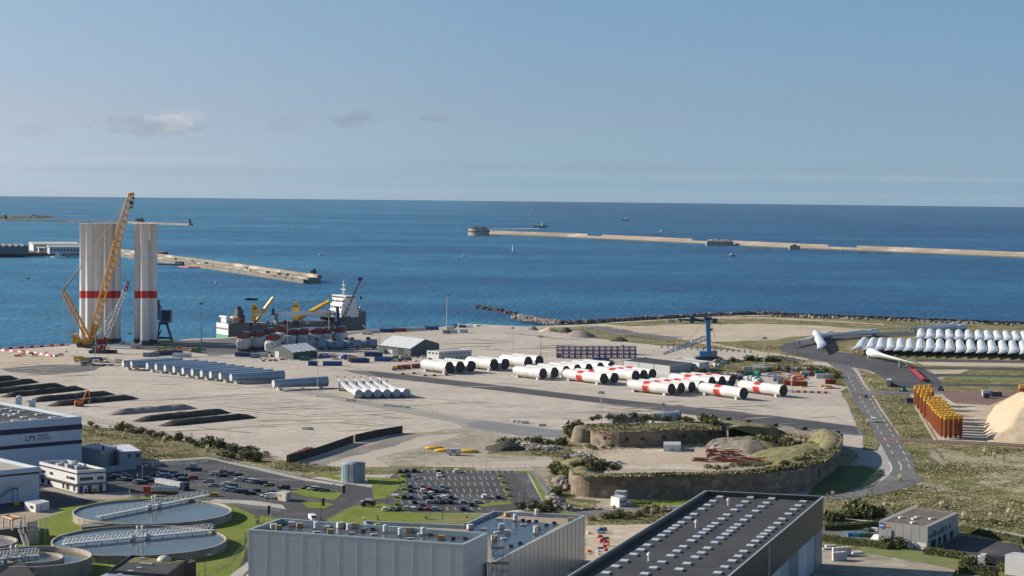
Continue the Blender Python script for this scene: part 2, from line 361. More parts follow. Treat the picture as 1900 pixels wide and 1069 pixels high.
# land: the quay, the sea wall, everything south of it
coast = [G(*p) for p in ((-60, 651), (0, 647), (60, 643), (135, 639), (235, 641), (300, 639), (345, 629), (398, 627), (520, 621), (662, 614), (700, 612), (816, 607),
						 (872, 601), (915, 603), (985, 606), (1030, 604), (1085, 604), (1140, 598), (1200, 594.5), (1260, 591), (1330, 587), (1400, 584.5), (1500, 587), (1600, 591), (1750, 597), (1900, 604), (2100, 612))]
ext = [Vector((2600, coast[-1].y-100, 0)), Vector((2600, -900, 0)), Vector((-2200, -900, 0)), Vector((-2200, 1100, 0)), Vector((-700, 1400, 0))]
outl = coast+ext
mb = MB(); n = len(outl)
mb.add([(p.x, p.y, 0) for p in outl], [tuple(range(n))[::-1]])
mb.add([(p.x, p.y, z) for p in outl for z in (0, SEA_Z-3)], [(2*i, 2*i+1, 2*((i+1) % n)+1, 2*((i+1) % n)) for i in range(n)])
o = mb.build('ground', M['apron']); o['kind'] = 'structure'
z = iter([.02*i for i in range(1, 60)])
# north field beyond the wind turbine yard
sheet('north_field', [(1050, 606), (1140, 599.5), (1260, 592), (1330, 588), (1400, 585.5), (1500, 588), (1750, 598), (2100, 613), (2100, 760), (1740, 722), (1640, 690), (1530, 672), (1470, 668), (1440, 655), (1380, 652), (1320, 648), (1210, 640), (1100, 628), (1040, 618), (1000, 610)], .03, M['grass'], jag=2.5)
sheet('north_sand', [(1140, 607), (1260, 602), (1400, 601), (1520, 604), (1620, 612), (1500, 622), (1440, 631), (1330, 634), (1250, 629), (1180, 617), (1120, 611)], .05, M['apron2'], jag=5)
sheet('north_path', [(1120, 601), (1160, 605), (1240, 620), (1330, 638), (1430, 655), (1500, 666), (1500, 669), (1420, 659), (1320, 641), (1230, 623), (1130, 606), (1000, 608), (1000, 605)], .07, M['apron2'], jag=1)
sheet('north_track', [(1320, 588.5), (1400, 588), (1520, 593), (1640, 601), (1640, 603), (1520, 596), (1400, 591), (1320, 592)], .07, M['apron2'], jag=1)
sheet('north_asphalt', [(1068, 605), (1120, 606), (1190, 618), (1270, 627), (1240, 630), (1150, 622), (1090, 611)], .09, M['asphl'], jag=2)
sheet('quay_asphalt', [(330, 632), (440, 627), (640, 617), (700, 613), (640, 622), (560, 640), (480, 655), (390, 660), (340, 650), (250, 647), (255, 640)], .05, M['asphl'], jag=3)
sheet('left_sand', [(-60, 653), (60, 655), (130, 663), (120, 676), (20, 684), (-60, 690)], .05, M['apron2'], jag=4)
sheet('left_patch', [(0, 684), (90, 676), (200, 677), (170, 688), (90, 695), (20, 690)], .07, M['asphl'], jag=2)
# dark haul road across the apron
sheet('haul_road', [(636, 686), (700, 689), (900, 712), (1140, 740.5), (1400, 767), (1590, 791), (1602, 808), (1560, 806), (1400, 785), (1140, 751), (900, 722), (700, 699.5), (655, 692)], .09, M['asphl'])
sheet('haul_road_core', [(680, 688.5), (900, 712.4), (1140, 740.8), (1400, 767.6), (1585, 791), (1595, 806), (1400, 784.5), (1140, 750.7), (900, 721.7), (700, 698.5)], .11, M['yard'])
sheet('old_road', [(205, 668), (520, 715), (860, 777), (905, 781), (1050, 799), (1052, 814), (960, 808), (860, 794), (840, 783), (520, 722), (200, 673)], .07, mat('old_road', (.30, .28, .25), .9, c2=(.25, .24, .22), scale=.05, detail=7))
sheet('lane', [(862, 783), (905, 781.5), (1050, 800), (1052, 813), (960, 807), (870, 792)], .09, mat('lane_gravel', (.21, .22, .225), .9, c2=(.17, .175, .18), scale=.08, detail=7), jag=1)
sheet('dirt_yard', [(570, 862), (640, 828), (745, 806), (860, 793), (960, 809), (1060, 816), (1060, 905), (1020, 930), (980, 870), (880, 866), (640, 872)], .05, M['dirt'], jag=3)
sheet('dirt_lane', [(600, 868), (640, 845), (740, 818), (800, 808), (860, 805), (780, 830), (700, 850), (720, 868), (1060, 850), (1060, 865), (740, 874)], .07, M['apron2'] if 0 else mat('dirt_track', (.44, .385, .31), .95, c2=(.38, .33, .27), scale=.04, detail=7), jag=2)
sheet('dark_strip', [(540, 868), (600, 845), (700, 822), (745, 806), (790, 806), (720, 830), (640, 850), (600, 868)], .09, mat('dark_ground', (.15, .15, .145), .95, c2=(.24, .22, .19), scale=.06, detail=7), jag=2)  # darker ground along the near side of the black wall
sheet('rough_patch', [(900, 828), (950, 818), (1060, 822), (1062, 846), (960, 845), (905, 842)], .09, M['grass'], jag=3)
# fort surroundings
sheet('fort_field', [(1016, 935), (1030, 880), (1050, 790), (1300, 800), (1560, 836), (1640, 872), (1500, 930), (1420, 990), (1180, 950), (1100, 985), (1085, 1100), (1000, 1000)], .06, M['dirt'], jag=3)
sheet('fort_bank', [(1018, 930), (1025, 850), (1050, 792), (1085, 800), (1080, 850), (1060, 880), (1056, 925), (1120, 930), (1100, 955), (1040, 955)], .10, M['grass'], jag=3)
sheet('fort_lawn', [(1172, 928), (1300, 924), (1300, 934), (1240, 938), (1176, 939)], .12, M['lawn'], jag=.5)
sheet('courtyard', [(1060, 835), (1130, 830), (1300, 822), (1340, 838), (1400, 850), (1300, 872), (1150, 870), (1110, 850)], .10, M['apron2'], jag=2)
sheet('lower_road', [(1020, 945), (1140, 946), (1250, 940), (1262, 938), (1258, 947), (1140, 956), (1010, 958)], .12, M['asphl'])
sheet('works_yard', [(1086, 975), (1215, 972), (1190, 1010), (1140, 1040), (1090, 1100)], .12, M['apron2'], jag=2)
sheet('works_verge', [(1090, 958), (1250, 945), (1215, 972), (1088, 976)], .10, M['grass'], jag=1.5)
# right-hand side: fields, roads
sheet('east_field', [(1560, 735), (1575, 700), (1640, 690), (1740, 722), (2200, 760), (2200, 1300), (1400, 1300), (1500, 1060), (1520, 930), (1700, 880), (1650, 800)], .04, M['grass'], jag=1.5)
sheet('east_bare', [(1770, 850), (1900, 840), (2000, 880), (1900, 915), (1830, 900)], .06, mat('bare_soil', (.36, .33, .22), .95, c2=(.2, .19, .09), scale=.12, detail=9, lo=.42, hi=.6), jag=6)
sheet('east_bare', [(1738, 832), (1790, 838), (1822, 862), (1800, 872), (1760, 852)], .06, MATS['bare_soil'], jag=3)
sheet('footpath', [(1722, 832), (1735, 835), (1756, 862), (1746, 864), (1730, 848)], .08, M['dirt'], jag=1)
sheet('footpath', [(1700, 893), (1740, 900), (1770, 908), (1735, 914), (1702, 904)], .08, M['dirt'], jag=1)
sheet('main_road', [(1500, 665.5), (1534, 672), (1554, 686), (1567, 704), (1574, 717), (1579, 731), (1590, 751), (1601, 769), (1608, 784), (1617, 800), (1628, 815), (1640, 834), (1654, 861), (1655, 872), (1651, 880), (1635, 893), (1608, 906), (1554, 916), (1510, 922),
					(1510, 929), (1581, 924), (1630, 918), (1673, 907), (1705, 896), (1716, 887), (1705, 884), (1700, 875), (1697, 861), (1684, 834), (1665, 807), (1655, 793), (1632, 762), (1614, 731), (1599, 713), (1590, 695), (1578, 680), (1540, 664)], .14, M['asphl'])
sheet('road_shoulder', [(1540, 665), (1580, 681), (1592, 697), (1601, 713), (1616, 731), (1634, 762), (1657, 793), (1667, 807), (1672, 811), (1661, 795), (1640, 765), (1621, 732), (1606, 713), (1598, 697), (1588, 684)], .12, M['kerb'])
sheet('asphalt_yard', [(1445, 643), (1470, 634), (1500, 628), (1560, 622), (1640, 616.5), (1740, 611), (1800, 612), (1780, 618), (1640, 625), (1570, 632), (1532, 640), (1535, 648), (1545, 652), (1580, 656), (1610, 663), (1700, 679), (1735, 694), (1747, 712), (1742, 723), (1700, 721), (1655, 717), (1640, 702), (1620, 690), (1600, 684), (1580, 681), (1560, 676), (1534, 671), (1500, 664), (1470, 658), (1448, 650)], .16, M['yard'])
for k, (ya, yb) in enumerate(((666, 671), (680, 684), (694, 698), (711, 715))):
	xa = (1700, 1690, 1735, 1745)[k]
	sheet('yard_lane', [(xa, ya), (2100, ya+6), (2100, yb+6), (xa, yb)], .12, M['asph'])
for k, (ya, yb) in enumerate(((671, 678), (686, 694), (700, 705))):
	sheet('sand_strip', [((1700, 1700, 1735)[k], ya), (2100, ya+6), (2100, yb+6), ((1712, 1712, 1742)[k], yb)] if k == 0 else [((1712, 1728)[k-1], ya), ((1800, 1760)[k-1], ya), ((1780, 1750)[k-1], yb), ((1724, 1740)[k-1], yb)], .10, M['apron2'], jag=1.2)
sheet('yard_green', [(1750, 698), (2100, 704), (2100, 711), (1760, 706)], .10, M['lawn'] if 0 else mat('patchy_green', (.13, .19, .045), .95, c2=(.2, .2, .09), scale=.1, detail=7), jag=1)
sheet('verge', [(1590, 683), (1612, 690), (1632, 704), (1646, 716), (1656, 727), (1624, 728), (1606, 705)], .18, M['grass'], jag=.5)
sheet('side_road', [(1561, 834), (1640, 835), (1654, 861), (1654, 874), (1608, 864), (1557, 850)], .10, mat('side_gravel', (.36, .35, .33), .9, c2=(.3, .29, .27), scale=.08, detail=7))
sheet('wall_shadow_lawn', [(1498, 918), (1548, 862), (1608, 866), (1637, 874), (1640, 880), (1613, 899), (1567, 914), (1510, 921)], .12, mat('wall_shadow_grass', (.055, .10, .02), .95, c2=(.08, .12, .03), scale=.1, detail=7))  # fort wall's cast shadow painted on the grass as a darker green
sheet('cross_road', [(1578, 726), (1700, 722), (1750, 724), (1750, 731), (1620, 733), (1580, 735)], .18, M['asphl'])
sheet('pile_yard', [(1688, 730), (1750, 727), (1850, 725), (1900, 745), (2000, 760), (2000, 826), (1900, 824), (1740, 816)], .16, M['apron2'], jag=.8)
sheet('red_yard', [(1745, 726), (1900, 726), (1836, 752), (1770, 748), (1755, 738)], .18, M['brickfloor'], jag=.6)
sheet('red_track', [(1640, 812), (1740, 816), (1840, 822), (1990, 828), (1990, 832), (1840, 826), (1740, 821), (1645, 817)], .20, M['brickfloor'], jag=.5)
sheet('drain', [(1700, 750), (1722, 790), (1738, 816), (1732, 816), (1716, 790), (1696, 752)], .20, M['apron2'], jag=.4)
sheet('west_verge', [(1566, 735), (1580, 736), (1604, 774), (1622, 806), (1630, 820), (1628, 836), (1600, 834), (1606, 812), (1590, 790), (1575, 755)], .15, M['grass'], jag=.8)
for pts in (((1572, 735), (1590, 768), (1612, 804)), ((1596, 706), (1618, 745), (1640, 780), (1664, 822), (1676, 850))):
	pass
def dashes(pts, n, duty, w, zz, name='road_marking'):
	P = [G(*p) for p in pts]; Ls = [(b-a).length for a, b in zip(P[:-1], P[1:])]; T = sum(Ls)
	def at(s):
		for (a, b), l in zip(zip(P[:-1], P[1:]), Ls):
			if s <= l: return a+(b-a)*(s/l), (b-a).normalized()
			s -= l
		return P[-1], (P[-1]-P[-2]).normalized()
	mb = MB()
	for i in range(n):
		a, d = at(T*i/n); b, d2 = at(T*(i+duty)/n); q = Vector((-d.y, d.x, 0))*w/2; q2 = Vector((-d2.y, d2.x, 0))*w/2
		mb.add([(v.x, v.y, zz) for v in (a-q, b-q2, b+q2, a+q)], [(0, 1, 2, 3)])
	o = mb.build(name, M['paint']); o['kind'] = 'structure'
	return o
dashes([(1574, 700), (1592, 732), (1612, 766), (1636, 806), (1660, 850)], 16, .5, .35, .19)
dashes([(1590, 700), (1622, 752), (1652, 800), (1680, 846), (1690, 874)], 20, .6, .3, .19)
dashes([(1564, 702), (1585, 745), (1604, 780), (1620, 812), (1638, 838)], 22, .7, .3, .19)
dashes([(1667, 857), (1673, 866), (1671, 874)], 3, .9, .5, .19)
dashes([(1650, 858), (1655, 868), (1652, 876)], 3, .95, .7, .19)
# foreground left: plant grounds
sheet('verge', [(148, 788), (250, 800), (330, 815), (420, 836), (540, 857), (600, 865), (640, 868), (880, 866), (880, 876), (640, 880), (560, 886), (470, 868), (380, 852), (300, 848), (140, 862)], .05, M['grass'], jag=2)
sheet('asphalt', [(-60, 850), (140, 868), (262, 858), (385, 851), (470, 866), (560, 884), (640, 897), (690, 905), (705, 920), (700, 938), (640, 965), (600, 985), (540, 1010), (400, 1100), (-100, 1100)], .08, M['asph'])
sheet('plaza', [(70, 898), (148, 918), (240, 912), (250, 925), (200, 928), (140, 925), (70, 905)], .10, mat('pavers', (.36, .29, .24), .9, c2=(.28, .24, .2), scale=.2), jag=.3)
sheet('lawn', [(-60, 960), (40, 955), (90, 948), (180, 930), (290, 918), (420, 932), (470, 955), (520, 962), (485, 975), (462, 1010), (440, 1060), (420, 1100), (-100, 1100)], .10, M['lawn'])
sheet('yard_brown', [(-60, 960), (30, 950), (100, 944), (120, 950), (90, 960), (40, 972), (-60, 980)], .12, mat('brown_yard', (.26, .2, .14), .95, c2=(.33, .27, .2), scale=.1, detail=6), jag=1)
sheet('kerb_path', [(365, 938), (400, 926), (470, 929), (525, 937), (530, 945), (505, 941), (440, 934), (385, 934)], .14, M['kerb'])
sheet('kerb_path', [(222, 858), (385, 848), (470, 866), (560, 886), (640, 899), (640, 903), (560, 891), (470, 870), (386, 851), (224, 861)], .12, M['kerb'])
sheet('bottom_path', [(425, 1069), (470, 1035), (480, 1040), (450, 1069)], .14, M['kerb'])
sheet('lawn_front', [(595, 970), (640, 945), (690, 931), (715, 934), (765, 951), (905, 953), (1000, 947), (1060, 950), (1090, 960), (900, 975), (600, 975)], .11, M['lawn'], jag=.5)
sheet('lawn_front_rough', [(800, 958), (1000, 950), (1060, 952), (1090, 960), (900, 975), (780, 972)], .13, mat('meadow', (.11, .15, .03), .95, c2=(.22, .2, .08), scale=.1, detail=7), jag=1.5)
sheet('car_park', [(702, 905), (738, 873), (975, 873), (985, 876), (1022, 938), (905, 951), (765, 950), (700, 940), (668, 930), (690, 912)], .10, M['asph'])
sheet('footway', [(975, 873), (988, 873), (1040, 940), (1028, 940), (1018, 934)], .12, mat('footway_grey', (.2, .2, .2), .9))
for pts in ([(582, 880), (640, 893), (640, 886), (600, 878)], [(538, 912), (578, 905), (636, 915), (622, 928), (570, 922)], [(560, 932), (600, 931), (620, 936), (600, 944), (570, 942)],
			[(677, 885), (740, 888), (742, 905), (716, 925), (694, 927), (690, 900)], [(440, 955), (470, 960), (490, 965), (470, 990), (448, 980)],
			[(738, 879), (750, 879), (752, 888), (742, 892)], [(743, 889), (752, 889), (755, 899), (745, 901)], [(745, 903), (754, 903), (757, 914), (747, 915)], [(730, 925), (738, 919), (745, 921), (745, 927), (733, 928)], [(731, 932), (741, 932), (741, 940), (731, 941)],
			[(922, 880), (932, 880), (934, 889), (926, 889)], [(929, 892), (938, 892), (941, 901), (932, 901)], [(934, 904), (942, 904), (946, 914), (938, 914)], [(940, 917), (948, 918), (951, 926), (943, 926)],
			[(880, 938), (925, 930), (955, 932), (940, 936), (890, 941)], [(957, 873), (978, 873), (984, 876), (960, 878)]):
	sheet('grass_island', pts, .15, M['lawn'], jag=.25, seg=2)
sheet('grass_island', [(981, 876), (988, 878), (1020, 933), (1010, 936)], .14, M['lawn'], jag=.2)
# parking bay markings
mb = MB()
def line(mb, a, b, w, zz):
	a = G(*a); b = G(*b); d = (b-a).normalized(); q = Vector((-d.y, d.x, 0))*w/2
	mb.add([(v.x, v.y, zz) for v in (a-q, b-q, b+q, a+q)], [(0, 1, 2, 3)])
for (x0, x1, y0, sk, n) in ((783, 955, 877, 1.4, 16), (765, 925, 889, 1.6, 15), (760, 930, 900, 1.7, 15), (762, 935, 912, 1.9, 15), (750, 940, 921, 2, 15), (745, 945, 934, 2.2, 14), (830, 890, 946, 2, 5)):
	for i in range(n):
		x = x0+(x1-x0)*i/(n-1); line(mb, (x-sk*.8, y0-4), (x+sk*.8, y0+2), .18, .17)
for i in range(15):
	t = i/14; line(mb, (957+t*28, 879+t*51), (980+t*36, 879+t*51), .22, .17)
line(mb, (979, 878), (1010, 935), .5, .18)
for y in (883, 895, 907):
	for i in range(6): line(mb, (718+i*5, y), (720.5+i*5, y), .9, .17)
for i in range(7): line(mb, (712+i*4, 920), (715+i*4, 917), .6, .17)
line(mb, (716, 884), (716, 911), .3, .17)
mb.build('parking_markings', M['paint'])['kind'] = 'structure'
mb = MB()
for a, b in (((240, 866), (390, 850)), ((330, 905), (440, 892)), ((340, 880), (420, 872)), ((430, 885), (560, 893)), ((210, 903), (275, 896)), ((445, 893), (470, 888)), ((600, 985), (660, 940)), ((612, 985), (690, 925)), ((520, 905), (600, 912))):
	line(mb, a, b, .45, .16)
mb.build('lane_markings', M['kerb'])['kind'] = 'structure'
sheet('green_strip', [(660, 983), (690, 975), (900, 985), (900, 1000), (660, 1000)], .09, M['lawn'])
# wheel-worn lanes, stains and faint joints on the apron
M['stain'] = ground('apron_stain', (.30, .26, .21), (.36, .31, .255), (.26, .22, .17), (.42, .37, .30), .03, .06, .5, 0, st=(.5, 1.2, 1), rot=14)
M['pale_lane'] = ground('apron_pale', (.53, .47, .39), (.47, .41, .34), (.56, .50, .42), (.38, .33, .27), .03, .06, .5, 0, st=(.5, 1.2, 1), rot=14)
rs_ = random.Random(77)
for (x0, x1, y0, y1, n, m, L0, L1, w) in ((90, 560, 700, 760, 16, 'stain', 15, 55, .9), (300, 760, 735, 800, 20, 'stain', 12, 50, .8), (420, 700, 740, 790, 12, 'pale_lane', 14, 60, 1.2), (560, 1000, 700, 780, 14, 'pale_lane', 15, 60, 1.), (1050, 1540, 752, 790, 16, 'stain', 12, 60, .8), (860, 1300, 610, 650, 16, 'stain', 15, 60, 1.6), (20, 160, 655, 700, 8, 'stain', 14, 40, 1.4), (1100, 1560, 745, 800, 12, 'pale_lane', 15, 60, 1.1)):
	for _ in range(n):
		x = rs_.uniform(x0, x1); y = rs_.uniform(y0, y1); g = G(x, y); a = R(rs_.choice((24, 28, 20, -35, -40))+rs_.uniform(-6, 6)); Lh = rs_.uniform(L0, L1)/2; ww = w*rs_.uniform(.5, 1.6); d = Vector((math.cos(a), math.sin(a), 0)); q = Vector((-d.y, d.x, 0)); P = [g-d*Lh, g-d*Lh*.5-q*ww, g+d*Lh*.4-q*ww*.8, g+d*Lh, g+d*Lh*.5+q*ww, g-d*Lh*.4+q*ww*.7]
		sheet('apron_stain' if m == 'stain' else 'apron_wear', [(p.x, p.y) for p in P], .02, M[m], px=False, jag=.7)
mb = MB()
for k in range(7): line(mb, (930+k*45, 634+k*2.6), (962+k*45, 636+k*2.7), .6, .15)
for k in range(5): line(mb, (935+k*60, 645+k*3), (985+k*60, 648+k*3), .5, .15)
for a, b in (((640, 686), (470, 668)), ((560, 666), (700, 690)), ((200, 668), (520, 712)), ((520, 712), (860, 775))): line(mb, a, b, .5, .15)
mb.build('apron_markings', M['kerb'])['kind'] = 'structure'
# ================================================ open water: breakwaters, jetties, boats
def V(px, py, Y):          # point on the upright plane at world distance Y seen at this place of the photo
	d = ray(px, py); t = Y/d.y
	return Vector((d.x*t, Y, EYE+d.z*t))
def ribbon_wall(name, label, cat, pts, w, h, m, zb=SEA_Z-1, jag=0, world=True, top=None):
	"""a long wall of masonry or rock following a line; w = width, h = top height"""
	P = [G(a, b, SEA_Z) for a, b in pts]; root = thing(name, label, cat, P[0])
	mb = MB(); prof = [(-.5, 0), (-.5, 1), (.5, 1), (.5, 0)] if not jag else [(-.5, 0), (-.32, .6), (-.1, 1), (.15, 1), (.35, .55), (.5, 0)]
	rs = []
	Q = []
	for a, b in zip(P[:-1], P[1:]):
		n = max(1, int((b-a).length/(14 if jag else 60)))
		Q += [a+(b-a)*k/n for k in range(n)]
	Q.append(P[-1])
	for i, p in enumerate(Q):
		d = (Q[min(i+1, len(Q)-1)]-Q[max(i-1, 0)]).normalized(); nrm = Vector((-d.y, d.x, 0))
		r = []
		for u, v in prof:
			j = mnoise.noise_vector(Vector((i*1.7, u*9, v*5)))*jag
			r.append(Vector((p.x, p.y, 0))+nrm*(u*w+j.x)+Vector((0, 0, zb+(h-zb)*v+j.z*.5)))
		rs.append(r)
	mb.rings(rs, closed=False, smooth=False, cap0=True, cap1=True)
	mb.build('masonry' if not jag else 'rock_mound', m, root, world=True)
	return root, Q
pale_stone = mat('breakwater_stone', (.33, .275, .235), .9, c2=(.24, .205, .175), scale=.02, detail=6, c3=(.5, .42, .34), s3=.01)
sea_stone = mat('jetty_stone', (.27, .245, .205), .9, c2=(.15, .14, .12), scale=.04, detail=8, c3=(.42, .38, .31), s3=.02, lo3=.5, hi3=.6)
# central breakwater running right from the round island fort
bw, Q = ribbon_wall('breakwater', 'very long low pale stone breakwater running right from the round island fort', 'breakwater', ((905, 435), (1060, 440.5), (1310, 452.5), (1480, 461), (1640, 467), (1900, 478), (2150, 489)), 22, 1, pale_stone)
mb = MB()
for i in range(0, len(Q)-1):
	a, b = Q[i], Q[i+1]; d = (b-a).normalized(); nrm = Vector((-d.y, d.x, 0)); nn = 8*nrm
	if i % 7 == 6: continue
	mb.prism([tuple((v)[:2]) for v in (a+nn, b+nn, b+nn*1.35, a+nn*1.35)], 1, 5)
mb.build('parapet', pale_stone, bw, world=True)
mb = MB()
for i in range(0, len(Q)-1):
	a, b = Q[i], Q[i+1]; d = (b-a).normalized(); nrm = Vector((-d.y, d.x, 0)); nn = -22*nrm
	mb.prism([tuple((v)[:2]) for v in (a+nn, b+nn, b-nn*.0, a-nn*.0)], SEA_Z-1, SEA_Z+2)
mb.build('foot_berm', mat('weedy_stone', (.13, .13, .09), .9), bw, world=True)
p = G(888, 437, SEA_Z); p.z = 0
fort = thing('island_fort', 'round pale stone sea fort at the left end of the long breakwater', 'fort', p)
k = mpp(p)
def ringpts(r, z, n=28, sx=1., cx=0, cy=0): return [(cx+r*sx*math.cos(t), cy+r*math.sin(t), z) for t in (2*math.pi*i/n for i in range(n))]
mb = MB(); mb.rings([ringpts(20*k, SEA_Z-1), ringpts(19*k, 9*k), ringpts(17.5*k, 9*k), ringpts(17.5*k, 8*k)], smooth=False); mb.build('rampart', pale_stone, fort)
mb = MB()
for x, w, h in ((-9, 5, 3.5), (-3, 4, 5.5), (4, 7, 3), (10, 5, 4.5), (14, 3, 3)): mb.box((x*k, (x % 3)*k, 8*k), (w*k, 5*k, h*k))
mb.build('blockhouse', mat('fort_dark', (.2, .17, .15), .9), fort)
mb = MB()
for i in range(16):
	t = -math.pi*i/15; mb.box((19.6*k*math.cos(t), 19.6*k*math.sin(t), 3*k), (1.3*k, 1.3*k, 2*k), rz=t)
mb.build('embrasure', M['dgrey'], fort)
mb = MB(); mb.tube((-7*k, 0, 11*k), (-7*k, 0, 15.5*k), .7*k, .5*k); mb.build('beacon', M['dgrey'], fort)
p = G(1336, 455.5, SEA_Z); p.z = 0; k = mpp(p)
f2 = thing('breakwater_fort', 'low white and stone fort halfway along the long breakwater', 'fort', p)
mb = MB(); mb.prism([(-26*k, -12*k), (-8*k, -16*k), (12*k, -16*k), (24*k, -10*k), (24*k, 8*k), (-26*k, 8*k)], SEA_Z-1, 3.5*k); mb.build('rampart', pale_stone, f2)
mb = MB()
for i in range(7): mb.box((-20*k+i*6.5*k, 0, 3.5*k), (5*k, 7*k, (2.4+.8*(i % 3))*k))
mb.build('barrack', M['offwhite'], f2)
mb = MB()
for i in range(9): mb.box((-18*k+i*4.5*k, -16.2*k, k), (1.6*k, .6*k, 1.4*k))
mb.build('embrasure', M['dgrey'], f2)
p = G(1474, 463.5, SEA_Z); p.z = 0
f3 = thing('breakwater_bastion', 'small square stone bastion on the right half of the long breakwater', 'bastion', p)
mb = MB(); mb.prism([(-9*k, -6*k), (9*k, -6*k), (9*k, 5*k), (-9*k, 5*k)], SEA_Z-1, 3*k); mb.build('base', pale_stone, f3)
mb = MB(); mb.box((0, 0, 3*k), (7*k, 5*k, 2*k)); mb.build('blockhouse', M['dred'], f3)
for i, (x, y, w) in enumerate(((1570, 466.5, 22), (1640, 471.5, 26), (1600, 470, 12))):
	p = G(x, y, SEA_Z); k = mpp(p)
	r = thing('mooring_pontoon', ('pale flat pontoon moored beside the right end of the breakwater', 'long dark floating pontoon off the breakwater, nearest the right edge', 'short pontoon between two longer ones by the breakwater')[i], 'pontoon', p, R(-8), 'pontoons by the breakwater')
	mb = MB(); mb.box((0, 0, -.5), (w*k, 3*k, 1.8)); mb.build('deck', M['offwhite'] if i == 0 else M['mgrey'], r)
	mb = MB(); mb.box((-w*k*.3, 0, 1.3), (2*k, 2*k, 2.4)); mb.build('hut', M['white2'], r)
for i, (x, y) in enumerate(((1120, 448), (1180, 451.5), (1245, 455.5), (1275, 458), (1390, 463), (1420, 463.5))):
	p = G(x, y, SEA_Z); r = thing('sea_rock', 'low dark reef awash before the breakwater, %s from the left' % ORD[i], 'rock', p, 0, 'reefs along the breakwater')
	mb = MB(); mb.rings([[(a*1., b, z) for a, b, z in ringpts(9, -1, 10, 2.2)], [(a+random.uniform(-1, 1), b, z+random.random()*.6) for a, b, z in ringpts(5, .8, 10, 2.)]], smooth=False); mb.build('reef', M['rockd'], r)
# far left breakwater
bw2, Q = ribbon_wall('far_breakwater', 'thin pale breakwater across the far left bay behind the upright towers', 'breakwater', ((-60, 408.5), (120, 412), (240, 414.5), (354, 418.5)), 16, .5, pale_stone)
for (x, y, w, h, lb) in ((258, 414, 22, 4.5, 'dark low fort rising on the far left breakwater'), (352, 416.5, 6, 5.5, 'small dark lighthouse at the tip of the far left breakwater'), (10, 408, 8, 5, 'small dark blockhouse near the left end of the far breakwater')):
	p = G(x, y, SEA_Z); p.z = 0; k = mpp(p); r = thing('sea_fort' if w > 10 else 'lighthouse', lb, 'fort' if w > 10 else 'lighthouse', p)
	mb = MB(); mb.rings([ringpts(w*k/2, SEA_Z-1, 14), ringpts(w*k/2*.94, h*k*.7, 14)], smooth=False); mb.build('base', mat('far_stone', (.13, .13, .13), .9), r)
	mb = MB(); mb.box((0, 0, h*k*.7), (w*k*.5, w*k*.4, h*k*.5)); mb.box((w*k*.28, 0, h*k*.7), (w*k*.12, w*k*.12, h*k*.9)); mb.build('turret', MATS['far_stone'], r)
# far coast (terrain)
def coastmesh(name, pts, h, m, depth=500):
	P = [G(a, b, SEA_Z) for a, b in pts]; n = 60; V_ = []
	for j in range(5):
		for i in range(n):
			t = i/(n-1)*(len(P)-1); q = P[min(int(t), len(P)-2)].lerp(P[min(int(t), len(P)-2)+1], t-min(int(t), len(P)-2))
			z = SEA_Z-2+(0, 1, 1.3, 1.1, 0)[j]*h*(.55+.6*abs(mnoise.noise(Vector((i*.35, j*.6, len(name)))))) * min(1, (n-1-i)/12)
			V_.append((q.x, q.y+j*depth/4, z))
	mb = MB(); mb.grid(V_, n); o = mb.build(name, m); o['kind'] = 'structure'
coastmesh('rocky_shore', ((-100, 407), (20, 406), (92, 405)), 13, mat('shore_rock', (.09, .085, .08), .95, c2=(.14, .14, .1), scale=.02), 300)
coastmesh('far_coast', ((-300, 368), (0, 369.5), (120, 370.5), (200, 371)), 7, mat('far_land', (.07, .10, .12), .95), 900)
# left quay with sheds
qp = [G(a, b, SEA_Z) for a, b in ((-80, 476), (0, 475.5), (150, 474), (300, 474))]
lq = thing('harbour_quay', 'dark stone quay carrying the sheds at the far left', 'quay', qp[0])
mb = MB(); mb.prism([(q.x, q.y) for q in qp]+[(qp[-1].x, qp[-1].y+60), (G(150, 462, SEA_Z).x, G(150, 462, SEA_Z).y), (qp[0].x, qp[0].y+500)], SEA_Z-2, -.5); mb.build('quay_wall', mat('quay_dark', (.075, .07, .065), .9, c2=(.12, .11, .1), scale=.02), lq, world=True)
mb = MB(); mb.prism([(q.x, q.y+3) for q in qp]+[(qp[-1].x, qp[-1].y+55), (G(150, 463, SEA_Z).x, G(150, 463, SEA_Z).y), (qp[0].x, qp[0].y+480)], -.5, -.2); mb.build('quay_surface', M['asphl'], lq, world=True)
def longshed(label, x0, x1, yb, yt, m, mr, depth, saw=0, wins=0):
	a = G(x0, yb, 0); b = G(x1, yb, 0); k = mpp(a); w = (b-a).length; h = (yb-yt)*k; root = thing('harbour_shed', label, 'shed', a, heading(a, b))
	mb = MB(); mb.box((w/2, depth/2, 0), (w, depth, h*.78)); mb.build('wall', m, root)
	mb = MB()
	if saw:
		for i in range(saw):
			x = w*i/saw; u = w/saw; mb.add([(x, 0, h*.78), (x+u*.9, 0, h*.78), (x+u*.45, 0, h), (x, depth, h*.78), (x+u*.9, depth, h*.78), (x+u*.45, depth, h)], [(0, 1, 2), (3, 5, 4), (0, 2, 5, 3), (1, 4, 5, 2)])
	else: mb.add([(-2, -2, h*.78), (w+2, -2, h*.78), (w+2, depth/2, h), (-2, depth/2, h), (-2, depth, h*.78), (w+2, depth, h*.78)], [(0, 1, 2, 3), (3, 2, 5, 4), (0, 3, 4), (1, 5, 2)])
	mb.build('roof', mr, root)
	for i in range(wins):
		f = MB(); f.box((w*(i+.5)/wins, -.3, h*.35), (w/wins*.45, .5, h*.22)); f.build('window', M['dgrey'], root)
	return root
